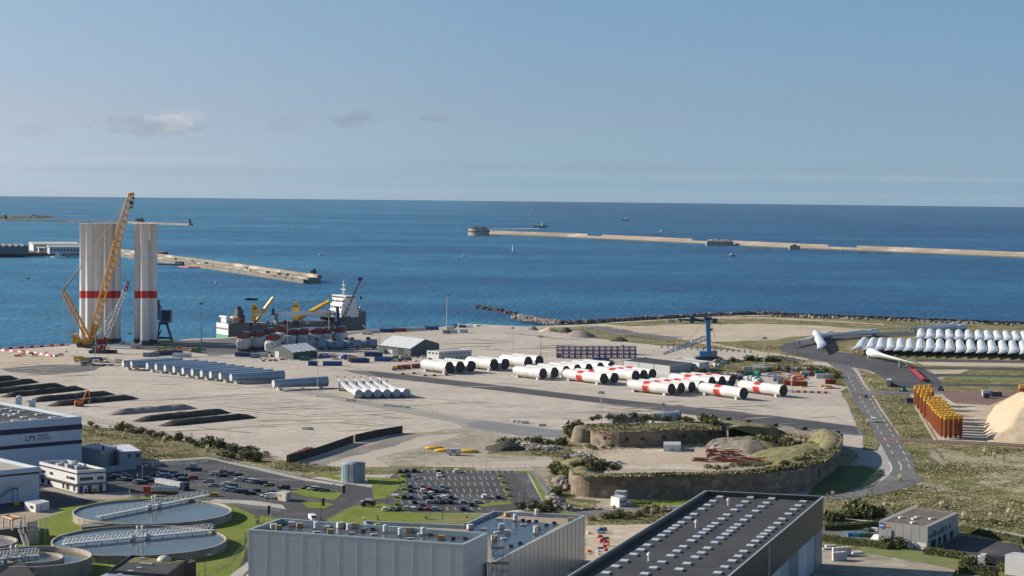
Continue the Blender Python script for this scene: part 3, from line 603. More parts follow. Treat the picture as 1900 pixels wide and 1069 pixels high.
longshed('long blue-grey harbour shed at the far left edge', -40, 53, 471.5, 454, mat('shed_blue', (.13, .17, .22), .6), mat('shed_roof', (.10, .105, .12), .7), 90, saw=8, wins=0)
longshed('pale cream hangar with flat pitched roof on the far left quay', 62, 145, 466, 449.5, M['offwhite'], M['white2'], 70)
longshed('white lower hangar with a row of arched windows on the left quay', 92, 148, 471.5, 455, mat('hangar_white', (.5, .53, .56), .5), mat('hangar_roof', (.4, .43, .46), .5), 40, wins=9)
longshed('small cream gabled house between the two left quay hangars', 72, 83, 468.5, 458, M['offwhite'], M['white2'], 14, wins=1)
# jetty in the middle
jt, Q = ribbon_wall('jetty', 'long stone jetty with a high parapet stretching from the towers into the bay', 'jetty', ((205, 472), (300, 485), (430, 503), (583, 526)), 17, 2., sea_stone)
mb = MB();
for i in range(len(Q)-1):
	a, b = Q[i], Q[i+1]; d = (b-a).normalized(); nn = Vector((-d.y, d.x, 0))
	mb.prism([tuple(v[:2]) for v in (a+nn*4, b+nn*4, b+nn*10, a+nn*10)], 2., 5.5)
mb.build('parapet', sea_stone, jt, world=True)
mb = MB()
for i in range(len(Q)-1):
	a, b = Q[i], Q[i+1]; d = (b-a).normalized(); nn = Vector((-d.y, d.x, 0))
	mb.prism([tuple(v[:2]) for v in (a-nn*14, b-nn*14, b-nn*10, a-nn*10)], SEA_Z-1, 0)
mb.build('lower_ledge', mat('wet_stone', (.12, .11, .09), .8, c2=(.2, .18, .15), scale=.05), jt, world=True)
p = G(571, 521, SEA_Z); p.z = 0
r = thing('lookout_pier', 'dark round lookout at the seaward end of the stone jetty', 'jetty head', p)
mb = MB(); mb.rings([ringpts(15, SEA_Z-1, 18), ringpts(14, 3.4, 18)], smooth=False); mb.build('base', sea_stone, r)
mb = MB(); mb.box((7, 4, 3.4), (7, 6, 4.5)); mb.box((8, 4, 7.9), (3, 3, 2.4)); mb.build('lookout', M['dgrey'], r)
for i, (x, y, w, h, mm, lb) in enumerate(((252, 470.5, 8, 3, M['offwhite'], 'pale hut at the left end of the jetty parapet'), (355, 488.5, 6, 2.6, M['white2'], 'white cabin on the jetty deck'), (326, 485, 3, 2.6, M['dgrey'], 'small dark hut on the jetty left of the white cabin'), (383, 493, 3.5, 3, M['dgrey'], 'dark box hut on the jetty right of the white cabin'), (457, 503, 3, 3, M['white2'], 'tiny white hut midway along the jetty'), (497, 510.5, 4, 3.4, M['dgrey'], 'square dark hut on the outer jetty, left one of three'), (518, 513.5, 4, 3.4, M['dgrey'], 'square dark hut on the outer jetty, middle one of three'), (533, 515.5, 4, 3.4, M['dgrey'], 'square dark hut on the outer jetty, nearest the lookout'))):
	p = G(x, y, 0); p.z = 2.5; k = mpp(p); r = thing('jetty_hut', lb, 'hut', p, R(-38), 'huts along the jetty')
	mb = MB(); mb.box((0, 0, 0), (w*k, 4, h*k)); mb.build('wall', mm, r); mb = MB(); mb.box((0, 0, h*k), (w*k+.8, 4.8, .5)); mb.build('roof', M['mgrey'], r)
p = G(523, 515, 0); r = thing('signal_mast', 'thin grey signal mast standing on the outer jetty', 'mast', p); mb = MB(); mb.tube((0, 0, 2), (0, 0, 15), .5, .3); mb.build('pole', M['lgrey'], r); mb = MB(); mb.box((0, 0, 15), (2.2, 2.2, 1.6)); mb.build('lantern', M['white2'], r)
p = G(320, 492.5, SEA_Z); r = thing('floating_dock', 'dark floating dock moored against the jetty behind the towers', 'dock', p, R(-20))
mb = MB(); mb.box((0, 0, -.5), (60, 9, 3)); mb.build('deck', M['dgrey'], r); mb = MB(); mb.box((12, 0, 2.5), (12, 6, 4)); mb.build('cabin', M['mgrey'], r)
p = G(365, 498, SEA_Z); r = thing('oil_boom', 'long red floating boom lying on the water along the jetty', 'boom', p)
mb = MB(); mb.path([V(x, y, 1) for x, y in ()] or [tuple(G(x, y, SEA_Z)-p+Vector((0, 0, .6))) for x, y in ((332, 496), (350, 497), (372, 497.5), (398, 500))], 1.1); mb.build('float_line', M['red'], r)
# boats
def boat(name, label, cat, px, py, L_, beam, hullm, hz=0, sail=None, cabin=None, mast=0, group=None):
	p = G(px, py, SEA_Z); r = thing(name, label, cat, p, hz, group)
	mb = MB(); h = L_*.10+.5
	def sec(x, w, z0): return [(x, -w, h), (x, -w*.7, z0), (x, w*.7, z0), (x, w, h)]
	mb.rings([sec(-L_/2, beam*.38, 0), sec(-L_*.2, beam*.5, -.4), sec(L_*.15, beam*.48, -.4), sec(L_*.36, beam*.28, 0), sec(L_*.5, .08, h*.6)], smooth=False, closed=False)
	mb.add([(-L_/2, -beam*.38, h), (-L_*.2, -beam*.5, h), (L_*.15, -beam*.48, h), (L_*.36, -beam*.28, h), (L_*.5, 0, h), (L_*.36, beam*.28, h), (L_*.15, beam*.48, h), (-L_*.2, beam*.5, h), (-L_/2, beam*.38, h)], [tuple(range(9))])
	mb.build('hull', hullm, r)
	if cabin:
		mb = MB()
		for cx, cw, cd, z0, ch in cabin: mb.box((cx*L_, 0, h+z0), (cw*L_, cd*beam, ch))
		mb.build('cabin', M['white2'], r)
	if mast: mb = MB(); mb.tube((0, 0, h), (0, 0, mast), .25, .12, n=5); mb.build('mast', M['lgrey'], r)
	if sail:
		mb = MB(); mb.add([(-.05*L_, .1, h+1.2), (-.48*L_, .1, h+1.4), (-.02*L_, .1, mast-.5), (-.22*L_, .9, h+(mast-h)*.4)], [(0, 1, 3), (1, 2, 3), (0, 3, 2)]); mb.build('mainsail', M['white'], r)
		if sail > 1: mb = MB(); mb.add([(.05*L_, .1, h+.8), (.45*L_, .1, h+.8), (.02*L_, .1, mast*.85), (.18*L_, -.8, h+mast*.3)], [(0, 3, 1), (1, 3, 2), (0, 2, 3)]); mb.build('jib', M['white'], r)
	return r
boat('sailing_boat', 'white sailing boat under full sail off the left bay, clear of the upright towers', 'sailing boat', 541.5, 433, 13, 4, M['white2'], 1.2, 2, None, 22)
boat('sailing_boat', 'grey sailing boat heeling before the middle of the long breakwater', 'sailing boat', 951.5, 471, 12, 4, M['mgrey'], 1.4, 2, None, 19)
boat('sailing_boat', 'small white yacht with bare mast below the round island fort', 'sailing boat', 861, 476.5, 9, 3, M['white'], .4, None, ((-.05, .3, .5, 0, .8),), 17)
boat('sailing_boat', 'dark yacht at anchor with bare masts, above the cargo ship stern', 'sailing boat', 467, 557, 14, 4, M['navy'], .1, None, ((-.1, .4, .5, 0, 1.2),), 14)
boat('fishing_boat', 'green trawler with white wheelhouse sailing beyond the breakwater', 'fishing boat', 1003, 422.5, 52, 14, mat('trawler_green', (.10, .24, .16), .5), .1, None, ((.2, .25, .7, 0, 9), (.2, .12, .4, 9, 4)), 20)
boat('motor_boat', 'tiny white motor boat on the horizon side of the island fort', 'motor boat', 984, 400, 22, 8, M['white'], .2, None, ((0, .4, .6, 0, 4),))
boat('motor_boat', 'dim grey boat far out near the horizon, right of the trawler', 'motor boat', 1160, 409.5, 34, 10, M['mgrey'], .1, None, ((.2, .3, .6, 0, 6),))
boat('motor_boat', 'white speck of a motor boat beyond the middle of the breakwater', 'motor boat', 1229, 430.5, 16, 6, M['white'], .3, None, ((0, .4, .6, 0, 4),))
boat('motor_boat', 'small dark boat just in front of the breakwater fort', 'motor boat', 1358.5, 475.5, 14, 5, M['mgrey'], .3, None, ((0, .4, .6, 0, 3),))
boat('motor_boat', 'small white boat off the jetty, level with its lookout', 'motor boat', 595, 474, 8, 3, M['white'], .3, None, ((0, .4, .6, 0, 2.4),))
boat('fishing_boat', 'white fishing boat moored under the left quay sheds', 'fishing boat', 107, 479, 24, 7, M['white'], 2.9, None, ((-.05, .35, .7, 0, 4), (0, .15, .4, 4, 3)), 12)
boat('motor_boat', 'tiny dark launch alone on the water at far left', 'motor boat', 52, 517, 6, 3, M['navy'], .4, None, ((0, .4, .6, 0, 2),))
for x, y, lb, mm in ((401, 526, 'yellow buoy floating below the jetty', M['yellow']), (849, 422, 'pale buoy left of the island fort', M['white2'])):
	p = G(x, y, SEA_Z); r = thing('buoy', lb, 'buoy', p); mb = MB(); mb.rings([ringpts(1.3, -.3, 10), ringpts(1.3, .9, 10), ringpts(.5, 3, 10)]); mb.build('float', mm, r); mb = MB(); mb.tube((0, 0, 3), (0, 0, 4.2), .25); mb.build('lamp', M['white2'], r)
sheet('boat_wake', [(1000, 423.4), (905, 425.3), (905, 426), (1000, 424.6)], SEA_Z+.1, flat('foam', (.35, .45, .5), .6))
# rock groyne and sea wall
def rocks(name, label, pts, w, h, m, n, size, z0=0., group=None, base=True):
	P = [G(a, b, z0) for a, b in pts]; r = thing(name, label, 'rock wall', P[0], group=group); Ls = [(b-a).length for a, b in zip(P[:-1], P[1:])]; T = sum(Ls); mb = MB(); rnd = random.Random(3)
	for i in range(n):
		s = rnd.random()*T
		for (a, b), l in zip(zip(P[:-1], P[1:]), Ls):
			if s <= l: break
			s -= l
		d = (b-a).normalized(); q = a+d*s; u = rnd.uniform(-1, 1); nn = Vector((-d.y, d.x, 0))
		c = q+nn*u*w/2; c.z = z0+h*(1-abs(u))-size*.5; sz = size*rnd.uniform(.5, 1.3); mb.cur = rnd.choice((0, 0, 1, 2))
		mb.box((c.x, c.y, c.z), (sz*rnd.uniform(.7, 1.5), sz*rnd.uniform(.7, 1.4), sz), rz=rnd.random()*3, rx=rnd.uniform(-.5, .5), ry=rnd.uniform(-.5, .5))
	o = mb.build('boulders', m, r, world=True)
	return r
RK = [M['rock'], mat('rock_pale', (.46, .41, .35), .95), M['rockd']]
rocks('rock_groyne', 'pale boulder groyne sticking out into the sea beside the quay corner', ((956, 590), (1000, 597), (1045, 602), (1085, 601)), 9, 3., RK, 1100, 1.4, -2)
rocks('reef_line', 'broken line of dark rocks awash off the tip of the groyne', ((886, 572), (925, 577), (957, 586)), 5, 1.2, [M['rockd']]*3, 90, 2.6, SEA_Z)
rocks('sea_wall_rocks', 'band of boulders armouring the shore behind the open field', ((1085, 600), (1140, 597), (1260, 590), (1330, 586), (1400, 583.5), (1460, 585.5)), 6, 2.4, [M['rock'], M['rockd'], M['rockd']], 1700, 1.4, -1)
# sheet-pile wall of dark piles along the right shore
r = thing('pile_wall', 'long row of short dark piles lining the shore at right', 'sea wall', G(1440, 585, 0))
mb = MB()
for i in range(230):
	t = i/229; x = 1430+t*520; y = 584.2+t*19.6; p = G(x, y, 0); mb.cur = i % 2; mb.box((p.x, p.y+random.uniform(-.6, .6), -2), (1.1, 1.6, 4.1+random.uniform(-.5, .6)))
mb.build('piles', [mat('pile_dark', (.03, .027, .03), .9), mat('pile_brown', (.13, .09, .08), .9)], r, world=True)['kind'] = 'stuff'
rocks('tyre_heap', 'pale rubble along the foot of the right shore pile wall', ((1430, 587), (1600, 593), (1900, 605), (1960, 608)), 4, 1.6, RK, 500, 1.3, 0)
# ================================================ the quay: turbine parts, cranes, ship, sheds
def bar(r, name, m, *segs, rad=.3, n=5, parent=None):
	mb = MB()
	for a, b in segs: mb.tube(a, b, rad, n=n)
	return mb.build(name, m, parent or r, world=True)
# ---- upright towers
def upright_tower(px, py, rr, label, x2=None):
	p = G(px, py); h = HT(p, 415); r = thing('upright_tower', label, 'wind turbine tower', p, 0, 'upright white turbine towers on the quay')
	zr = HT(p, 553); zt = HT(p, 539.5); n = 32
	def ring(rad, z): return [(rad*math.cos(t), rad*math.sin(t), z) for t in (2*math.pi*i/n for i in range(n))]
	mb = MB(); mb.rings([ring(rr*1.18, 0), ring(rr*1.18, 2.2), ring(rr*1.1, 2.6), ring(rr*1.1, 3.6)]); mb.build('foundation_ring', M['dgrey'], r)
	mb = MB(); mb.rings([ring(rr, 3.6), ring(rr*.985, zr)]); mb.rings([ring(rr*.985, zt), ring(rr*.95, h-.4), ring(rr*.98, h-.4), ring(rr*.98, h)]); mb.build('shaft', M['tower'], r)
	for q_ in (.30, .72): mb = MB(); mb.rings([ring(rr*1.0, h*q_), ring(rr*1.0, h*q_+.25)], False, False); mb.build('flange_seam', M['lgrey'], r)
	mb = MB(); mb.rings([ring(rr*.99, zr), ring(rr*.99, zt)], False, False); mb.build('red_band', M['red'], r)
	mb = MB(); mb.box((0, -rr-.1, 3.8), (1, .3, 2.3)); mb.build('door', M['lgrey'], r)
	return r
for i, (x, y, lb) in enumerate(((155.6, 637, 'upright white tower with red band, leftmost of the left cluster'), (166.8, 640.5, 'upright white tower standing in front near the left end of the left cluster'), (178, 634.5, 'upright tower half hidden behind the front ones of the left cluster'),
					 (184.3, 638, 'upright white tower just left of the big yellow boom at its middle'), (193, 634.5, 'upright tower in the rear rank behind the yellow boom'), (202.5, 637.5, 'upright tower crossed by the yellow boom, second from the right of the left cluster'),
					 (216.3, 637, 'upright white tower, rightmost of the left cluster behind the red crane'), (209, 633.5, 'upright tower in the rear rank at the right of the left cluster'),
					 (256.9, 637.5, 'upright white tower, leftmost of the right cluster'), (267.8, 641, 'upright white tower standing in front of the right cluster'), (283.8, 639, 'upright white tower, rightmost of all beside the blue dock crane'), (275.5, 635, 'upright tower half hidden in the middle of the right cluster'))):
	upright_tower(x, y, 3.05, lb)
# ---- yellow crawler crane
p = G(160, 645); Y0 = p.y
r = thing('crawler_crane', 'giant yellow crawler crane with lattice boom raised above the towers', 'crane', p)
mb = MB()
for x0, x1, yy in ((142, 154, 645), (155, 178, 646.5)):
	a = G(x0, yy); b = G(x1, yy); w = (b-a).length; c = (a+b)/2; mb.prism([(c.x-w/2, c.y), (c.x+w/2, c.y), (c.x+w/2, c.y+4), (c.x-w/2, c.y+4)], 0.3, 2.6); mb.box((c.x, c.y+1.5, 2.4), (w*.6, 5, 1))
mb.build('crawler_track', M['dgrey'], r, world=True)
def vbox(mb, x0, x1, y0, y1, Y, dep):     # upright block seen between photo columns/rows at distance Y
	a = V(x0, y1, Y); b = V(x1, y0, Y); mb.box(((a.x+b.x)/2, Y+dep/2, a.z), (b.x-a.x, dep, b.z-a.z)); return mb
mb = MB(); vbox(mb, 141, 172, 630, 640, Y0, 9); mb.build('machinery_house', M['crane_y'], r, world=True)
mb = MB(); vbox(mb, 133.5, 137, 623, 637, Y0+1, 7); vbox(mb, 138.5, 145, 626, 637, Y0+1, 7); vbox(mb, 133, 143, 620.5, 623, Y0+1, 8); mb.build('counterweight', M['crane_y'], r, world=True)
mb = MB(); vbox(mb, 172, 176, 631, 637, Y0-2, 3); mb.build('cab', M['glass'], r, world=True)
foot = V(169.5, 629, Y0+4); tip = V(241, 361, Y0+4)
mb = MB(); mb.lattice(foot, tip, 1.4, 1.6, 44, .27, wm=4.0, up=Vector((0, 1, 0))); mb.build('main_boom', M['crane_y'], r, world=True)
mb = MB(); mb.lattice(V(169.5, 629, Y0+3.5), V(177, 601, Y0+3.5), 2.2, 3.6, 6, .45, up=Vector((0, 1, 0))); mb.build('boom_foot', M['crane_y'], r, world=True)
mb = MB(); mb.lattice(V(164, 629, Y0+4), V(117, 539, Y0+4), 1.6, 2., 18, .32, wm=3., up=Vector((0, 1, 0))); mb.build('derrick_mast', M['crane_y'], r, world=True)
mb = MB(); mb.box(tuple(tip-Vector((-1, 0, 1))), (4, 2, 1.8)); mb.tube(tip+Vector((0, 0, .5)), V(248, 358.5, Y0+4), .7); mb.build('boom_head', M['crane_y'], r, world=True)
mb = MB(); mt = V(117, 539, Y0+4)
for dy in (-1, 1):
	q = V(153, 492.7, Y0+4+dy); mb.tube(mt+Vector((0, dy, 0)), q, .3)
mb.build('suspension_rod', M['dgrey'], r, world=True)
bar(r, 'pendant_rope', mat('rope_rust', (.42, .25, .12), .7), (V(153, 492.7, Y0+4), V(230, 378, Y0+4)), (mt, V(152, 487, Y0+4)), rad=.16, n=4)
bar(r, 'hoist_rope', M['steel'], (mt, V(115, 623, Y0+4)), (V(118, 541, Y0+4), V(118.8, 623, Y0+4)), (V(124, 560, Y0+4), V(137, 620, Y0+4)), (mt, V(134, 622, Y0+4)), rad=.09, n=3)
mb = MB(); a = V(246.5, 362, Y0+4); mb.tube(a, V(246.5, 367, Y0+4), .12); mb.box(tuple(V(247.3, 370, Y0+4)), (1.6, 1, 1.8)); mb.tube(a, V(244.5, 376, Y0+4), .1); mb.box(tuple(V(244.6, 380, Y0+4)), (2.2, 1.4, 2.6)); mb.box(tuple(V(244.4, 387, Y0+4)), (1.8, 1, 1.6)); mb.tube(V(244.5, 381, Y0+4), V(244.5, 387, Y0+4), .15)
mb.build('hook_block', M['dgrey'], r, world=True)
# ---- red crawler crane
p = G(190, 656); Y1 = p.y
r = thing('crawler_crane', 'smaller red crawler crane with grey lattice boom before the towers', 'crane', p)
mb = MB(); mb.box((p.x-3, Y1, .2), (12, 3, 2)); mb.box((p.x+3, Y1+4, .2), (12, 3, 2)); mb.box((p.x, Y1+2, 1.6), (8, 6, .9)); mb.build('crawler_track', M['dgrey'], r, world=True)
mb = MB(); vbox(mb, 177, 186, 647, 653, Y1, 5); vbox(mb, 186, 197, 649, 653, Y1, 5); mb.build('machinery_house', M['red'], r, world=True)
mb = MB(); vbox(mb, 170, 175, 643, 655, Y1+2, 3); mb.build('counterweight', M['mgrey'], r, world=True)
f = V(189, 651, Y1+2); g = V(197.5, 626, Y1+2); t = V(238, 521, Y1+2); e = V(232, 540, Y1+2)
mb = MB(); mb.lattice(f, g, 2.2, 2.8, 7, .35, up=Vector((0, 1, 0))); mb.build('boom_foot', M['dred'], r, world=True); mb = MB(); mb.lattice(e, t, 2.2, 1., 5, .25, up=Vector((0, 1, 0))); mb.build('boom_end', M['dred'], r, world=True)
mb = MB(); mb.lattice(g, e, 2.2, 2.2, 24, .18, up=Vector((0, 1, 0))); mb.build('main_boom', M['lgrey'], r, world=True)
mb = MB(); mb.lattice(V(187, 648, Y1+2), V(177.5, 625, Y1+2), 1.6, 1., 6, .22, up=Vector((0, 1, 0))); mb.build('mast', M['dred'], r, world=True)
bar(r, 'pendant_rope', M['steel'], (V(177.5, 625, Y1+2), V(221, 560, Y1+2)), (V(221, 560, Y1+2), t), (V(177.5, 625, Y1+2), V(210, 590, Y1+2)), rad=.09, n=3)
bar(r, 'hoist_rope', M['dgrey'], (V(240.5, 523, Y1+2), V(240.5, 620, Y1+2)), rad=.12, n=3)
mb = MB(); mb.box(tuple(V(240.5, 621.5, Y1+2)), (.9, .8, 1.5)); mb.build('hook_block', M['dgrey'], r, world=True)
# ---- blue dock crane behind the right towers
p = G(306, 636); Y2 = p.y+6
r = thing('dock_crane', 'dark blue portal dock crane half hidden right of the towers', 'crane', p)
mb = MB()
for dy in (0, 9):
	mb.tube(V(296, 600, Y2+dy), V(291, 634, Y2+dy), .9, .9, n=6); mb.tube(V(309, 600, Y2+dy), V(319.5, 634, Y2+dy), 1., 1., n=6); mb.tube(V(293, 627, Y2+dy), V(318, 627, Y2+dy), .9, n=6)
	mb.tube(V(294, 600, Y2+dy), V(312, 600, Y2+dy), 1.1, n=6); mb.tube(V(300, 612, Y2+dy), V(292, 627, Y2+dy), .5, n=5)
mb.build('portal_leg', mat('crane_navy', (.02, .07, .16), .5), r, world=True)
mb = MB(); vbox(mb, 301, 316, 576, 595, Y2+1, 8); mb.build('machinery_house', M['navy'], r, world=True)
mb = MB(); vbox(mb, 291, 301, 575, 594, Y2, 8); mb.build('cab_tower', M['lblue'], r, world=True)
mb = MB(); vbox(mb, 296, 317, 594, 599, Y2+1, 7); mb.build('turntable', M['mgrey'], r, world=True)
mb = MB(); mb.tube(V(293, 556, Y2+4), V(294, 575, Y2+4), .9, 1.4); mb.tube(V(294, 562, Y2+4), V(300, 573, Y2+4), .4); mb.tube(V(288, 558, Y2+4), V(298, 559, Y2+4), .4); mb.build('jib_mast', M['dgrey'], r, world=True)
mb = MB(); vbox(mb, 294, 322, 632, 636.5, Y2-4, 3); mb.build('rail_bogie', M['yellow'], r, world=True)
# ---- the cargo ship
sb = G(413, 628, SEA_Z); bw_ = G(655, 619, SEA_Z); hd = heading(sb, bw_); SL = (bw_-sb).length+8
ship = thing('cargo_ship', 'white and grey heavy-lift cargo ship moored at the quay', 'ship', sb, hd)
def ss(x): return x*SL
B = 11
mb = MB()
def hull_sec(x, w, top, z0=-2): return [(x, -w, top), (x, -w*.98, 2), (x, -w*.75, z0), (x, w*.75, z0), (x, w*.98, 2), (x, w, top)]
mb.rings([hull_sec(0, B*.95, 12), hull_sec(.14*SL, B, 12), hull_sec(.145*SL, B, 9.5), hull_sec(.74*SL, B, 9.5), hull_sec(.745*SL, B, 14), hull_sec(.86*SL, B*.95, 15), hull_sec(.95*SL, B*.55, 16.5, 0), hull_sec(1.03*SL, .5, 18, 8)], smooth=False, closed=False)
mb.add([(0, -B*.95, 11.9), (.14*SL, -B, 11.9), (.14*SL, B, 11.9), (0, B*.95, 11.9), (.14*SL, -B, 9.4), (.745*SL, -B, 9.4), (.745*SL, B, 9.4), (.14*SL, B, 9.4), (.745*SL, -B, 14), (.86*SL, -B*.95, 14.8), (.95*SL, -B*.55, 16), (1.02*SL, 0, 17), (.95*SL, B*.55, 16), (.86*SL, B*.95, 14.8), (.745*SL, B, 14)], [(0, 1, 2, 3), (4, 5, 6, 7), (8, 9, 10, 11, 12, 13, 14)])
mb.build('hull', mat('hull_grey', (.085, .10, .11), .5, c2=(.12, .10, .09), scale=.2, stretch=(1, 1, .2)), ship)
mb = MB(); mb.box((-.15, 0, 3), (.3, B*1.86, 9)); mb.build('transom', M['white'], ship)
mb = MB(); mb.box((-.25, 0, -.5), (.3, B*1.86, 3.2)); mb.build('boot_stripe', mat('hull_green', (.1, .34, .22), .5), ship)
for i in range(7): mb = MB(); mb.box((-.4, -B*.78+i*B*.26, 7.2), (.3, 1.3, 1.3)); mb.build('stern_opening', M['dgrey'], ship)
mb = MB(); mb.box((.45*SL, 0, 9.5), (.56*SL, B*1.7, 2.2)); mb.build('hatch_cover', M['mgrey'], ship)
for x in range(26):
	mb = MB(); mb.box((.17*SL+x*.0225*SL, -B+random.uniform(.8, 4), 9.5), (random.uniform(1, 3), random.uniform(.8, 2), random.uniform(1.6, 4)), rz=.1); mb.build('deck_gear', M[random.choice(('offwhite', 'dred', 'mgrey', 'dgrey', 'white2', 'rust'))], ship)
for x in range(18):
	mb = MB(); mb.box((.16*SL+x*.032*SL, -B-.06, 3.5), (.35, .12, 6)); mb.build('hull_fender', M['dgrey'], ship)
mb = MB(); mb.box((4, B*.3, 12), (3, 9, 4)); mb.box((3, B*.3, 16), (2.4, 12, 1.4)); mb.box((9, -2, 12), (5, 5, 5)); mb.build('stern_house', M['white'], ship)
mb = MB(); mb.box((15, 3, 12), (7, 9, 6)); mb.box((15, 2, 18), (5, 6, 4)); mb.tube((15, 2, 20), (15, 2, 24.5), 2.4, 2.1); mb.build('funnel', M['dgrey'], ship)
mb = MB(); mb.rings([[(9+2*math.cos(t)*1.6, -7+1.3*math.sin(t), 14+z) for t in (2*math.pi*i/8 for i in range(8))] for z in (0, 1.2, 2)]); mb.build('lifeboat', M['orange'], ship)
# forward superstructure
mb = MB()
for x0, x1, w, z0, z1 in ((.80, .93, .9, 14, 20), (.81, .92, .85, 20, 25), (.82, .91, .8, 25, 29), (.83, .90, 1.05, 29, 31.5)): mb.box(((x0+x1)/2*SL, 0, z0), ((x1-x0)*SL, 2*B*w, z1-z0))
mb.build('superstructure', M['white'], ship)
for z0 in (16, 21.5, 26.3):
	for k in range(4): mb = MB(); mb.box((.797*SL+(.01*SL if z0 > 20 else 0)+(.01*SL if z0 > 25 else 0), -7+k*4.6, z0), (.4, 2.2, 1.4)); mb.build('porthole', M['dgrey'], ship)
mb = MB(); mb.box((.864*SL, 0, 29.6), (.074*SL, 2*B*1.06, 1.2)); mb.build('bridge_window', M['glass'], ship)
mb = MB(); mb.tube((.865*SL, 0, 31), (.865*SL, 0, 44), .9, .35); mb.box((.865*SL, 0, 36), (1, 7, .5)); mb.box((.865*SL, 0, 39.5), (1, 5, .4)); mb.tube((.885*SL, 3, 31), (.885*SL, 3, 38), .4); mb.tube((.845*SL, -4, 31), (.845*SL, -4, 36), .5); mb.build('radar_mast', M['white'], ship)
mb = MB(); mb.box((.99*SL, 0, 17), (2, 2, 5)); mb.tube((.975*SL, 2, 17), (.975*SL, 2, 24), .5); mb.build('foremast', M['white2'], ship)
mb = MB(); mb.box((.955*SL, -3, 16), (5, 6, 4.5)); mb.build('windlass', M['mgrey'], ship)
def ship_crane(fx, colpx, coltop, bx, by, twin, label):
	c = ship.matrix_basis @ Vector((fx*SL, B-2.5, 0)); Yc = c.y
	sink = thing('deck_crane_holder', label, 'crane', (0, 0, 0)); col.objects.unlink(sink); bpy.data.objects.remove(sink)
	mb = MB(); b = V(colpx, 597, Yc); b.z = 4.6; t = V(colpx, coltop, Yc)
	mb.tube((b.x, Yc, 3), (b.x, Yc, b.z+2.5), 3., 2.4, n=10); mb.build('crane_pedestal', M['white2'], ship, world=True)
	mb = MB(); mb.box((b.x, Yc, b.z+2.5), (5, 4.2, t.z-b.z-5)); mb.prism([(b.x-2, Yc-2.1), (b.x+2, Yc-2.1), (b.x+2, Yc+2.1), (b.x-2, Yc+2.1)], t.z-3.5, t.z, [(b.x-1.9, Yc-2.1), (b.x+.6, Yc-2.1), (b.x+.6, Yc+2.1), (b.x-1.9, Yc+2.1)])
	cr = mb.build('deck_crane', M['yellow'], ship, world=True)
	def sub(mb, name, m):
		o = mb.build(name, m, None); mi = ship.matrix_basis.inverted()
		for v in o.data.vertices: v.co = mi @ v.co
		o.parent = cr
		return o
	a = V(colpx+3.5, 592, Yc); e = V(bx, by, Yc)
	mb = MB()
	for dy in ((-2.4, 2.4) if twin else (0,)): mb.tube(a+Vector((0, dy, 0)), e+Vector((0, dy, 0)), 1.5 if twin else 2.1, 1.1 if twin else 1.4, n=4, smooth=False)
	if twin:
		for k in range(1, 8): q = a.lerp(e, k/7.5); mb.tube(q+Vector((0, -2.4, 0)), q+Vector((0, 2.4, 0)), .5, n=4)
	sub(mb, 'boom', M['yellow'])
	mb = MB(); tt = Vector((b.x, Yc, t.z-.5)); mb.tube(tt, e, .12, n=3); mb.tube(e, e-Vector((0, 0, 9)), .12, n=3); mb.box((e.x, e.y, e.z-14), (2.2, 1.6, 5)); sub(mb, 'hook', M['dgrey'])
ship_crane(.27, 473.5, 564.5, 507, 552, True, 'x')
ship_crane(.56, 549, 561, 611, 558.5, False, 'x')
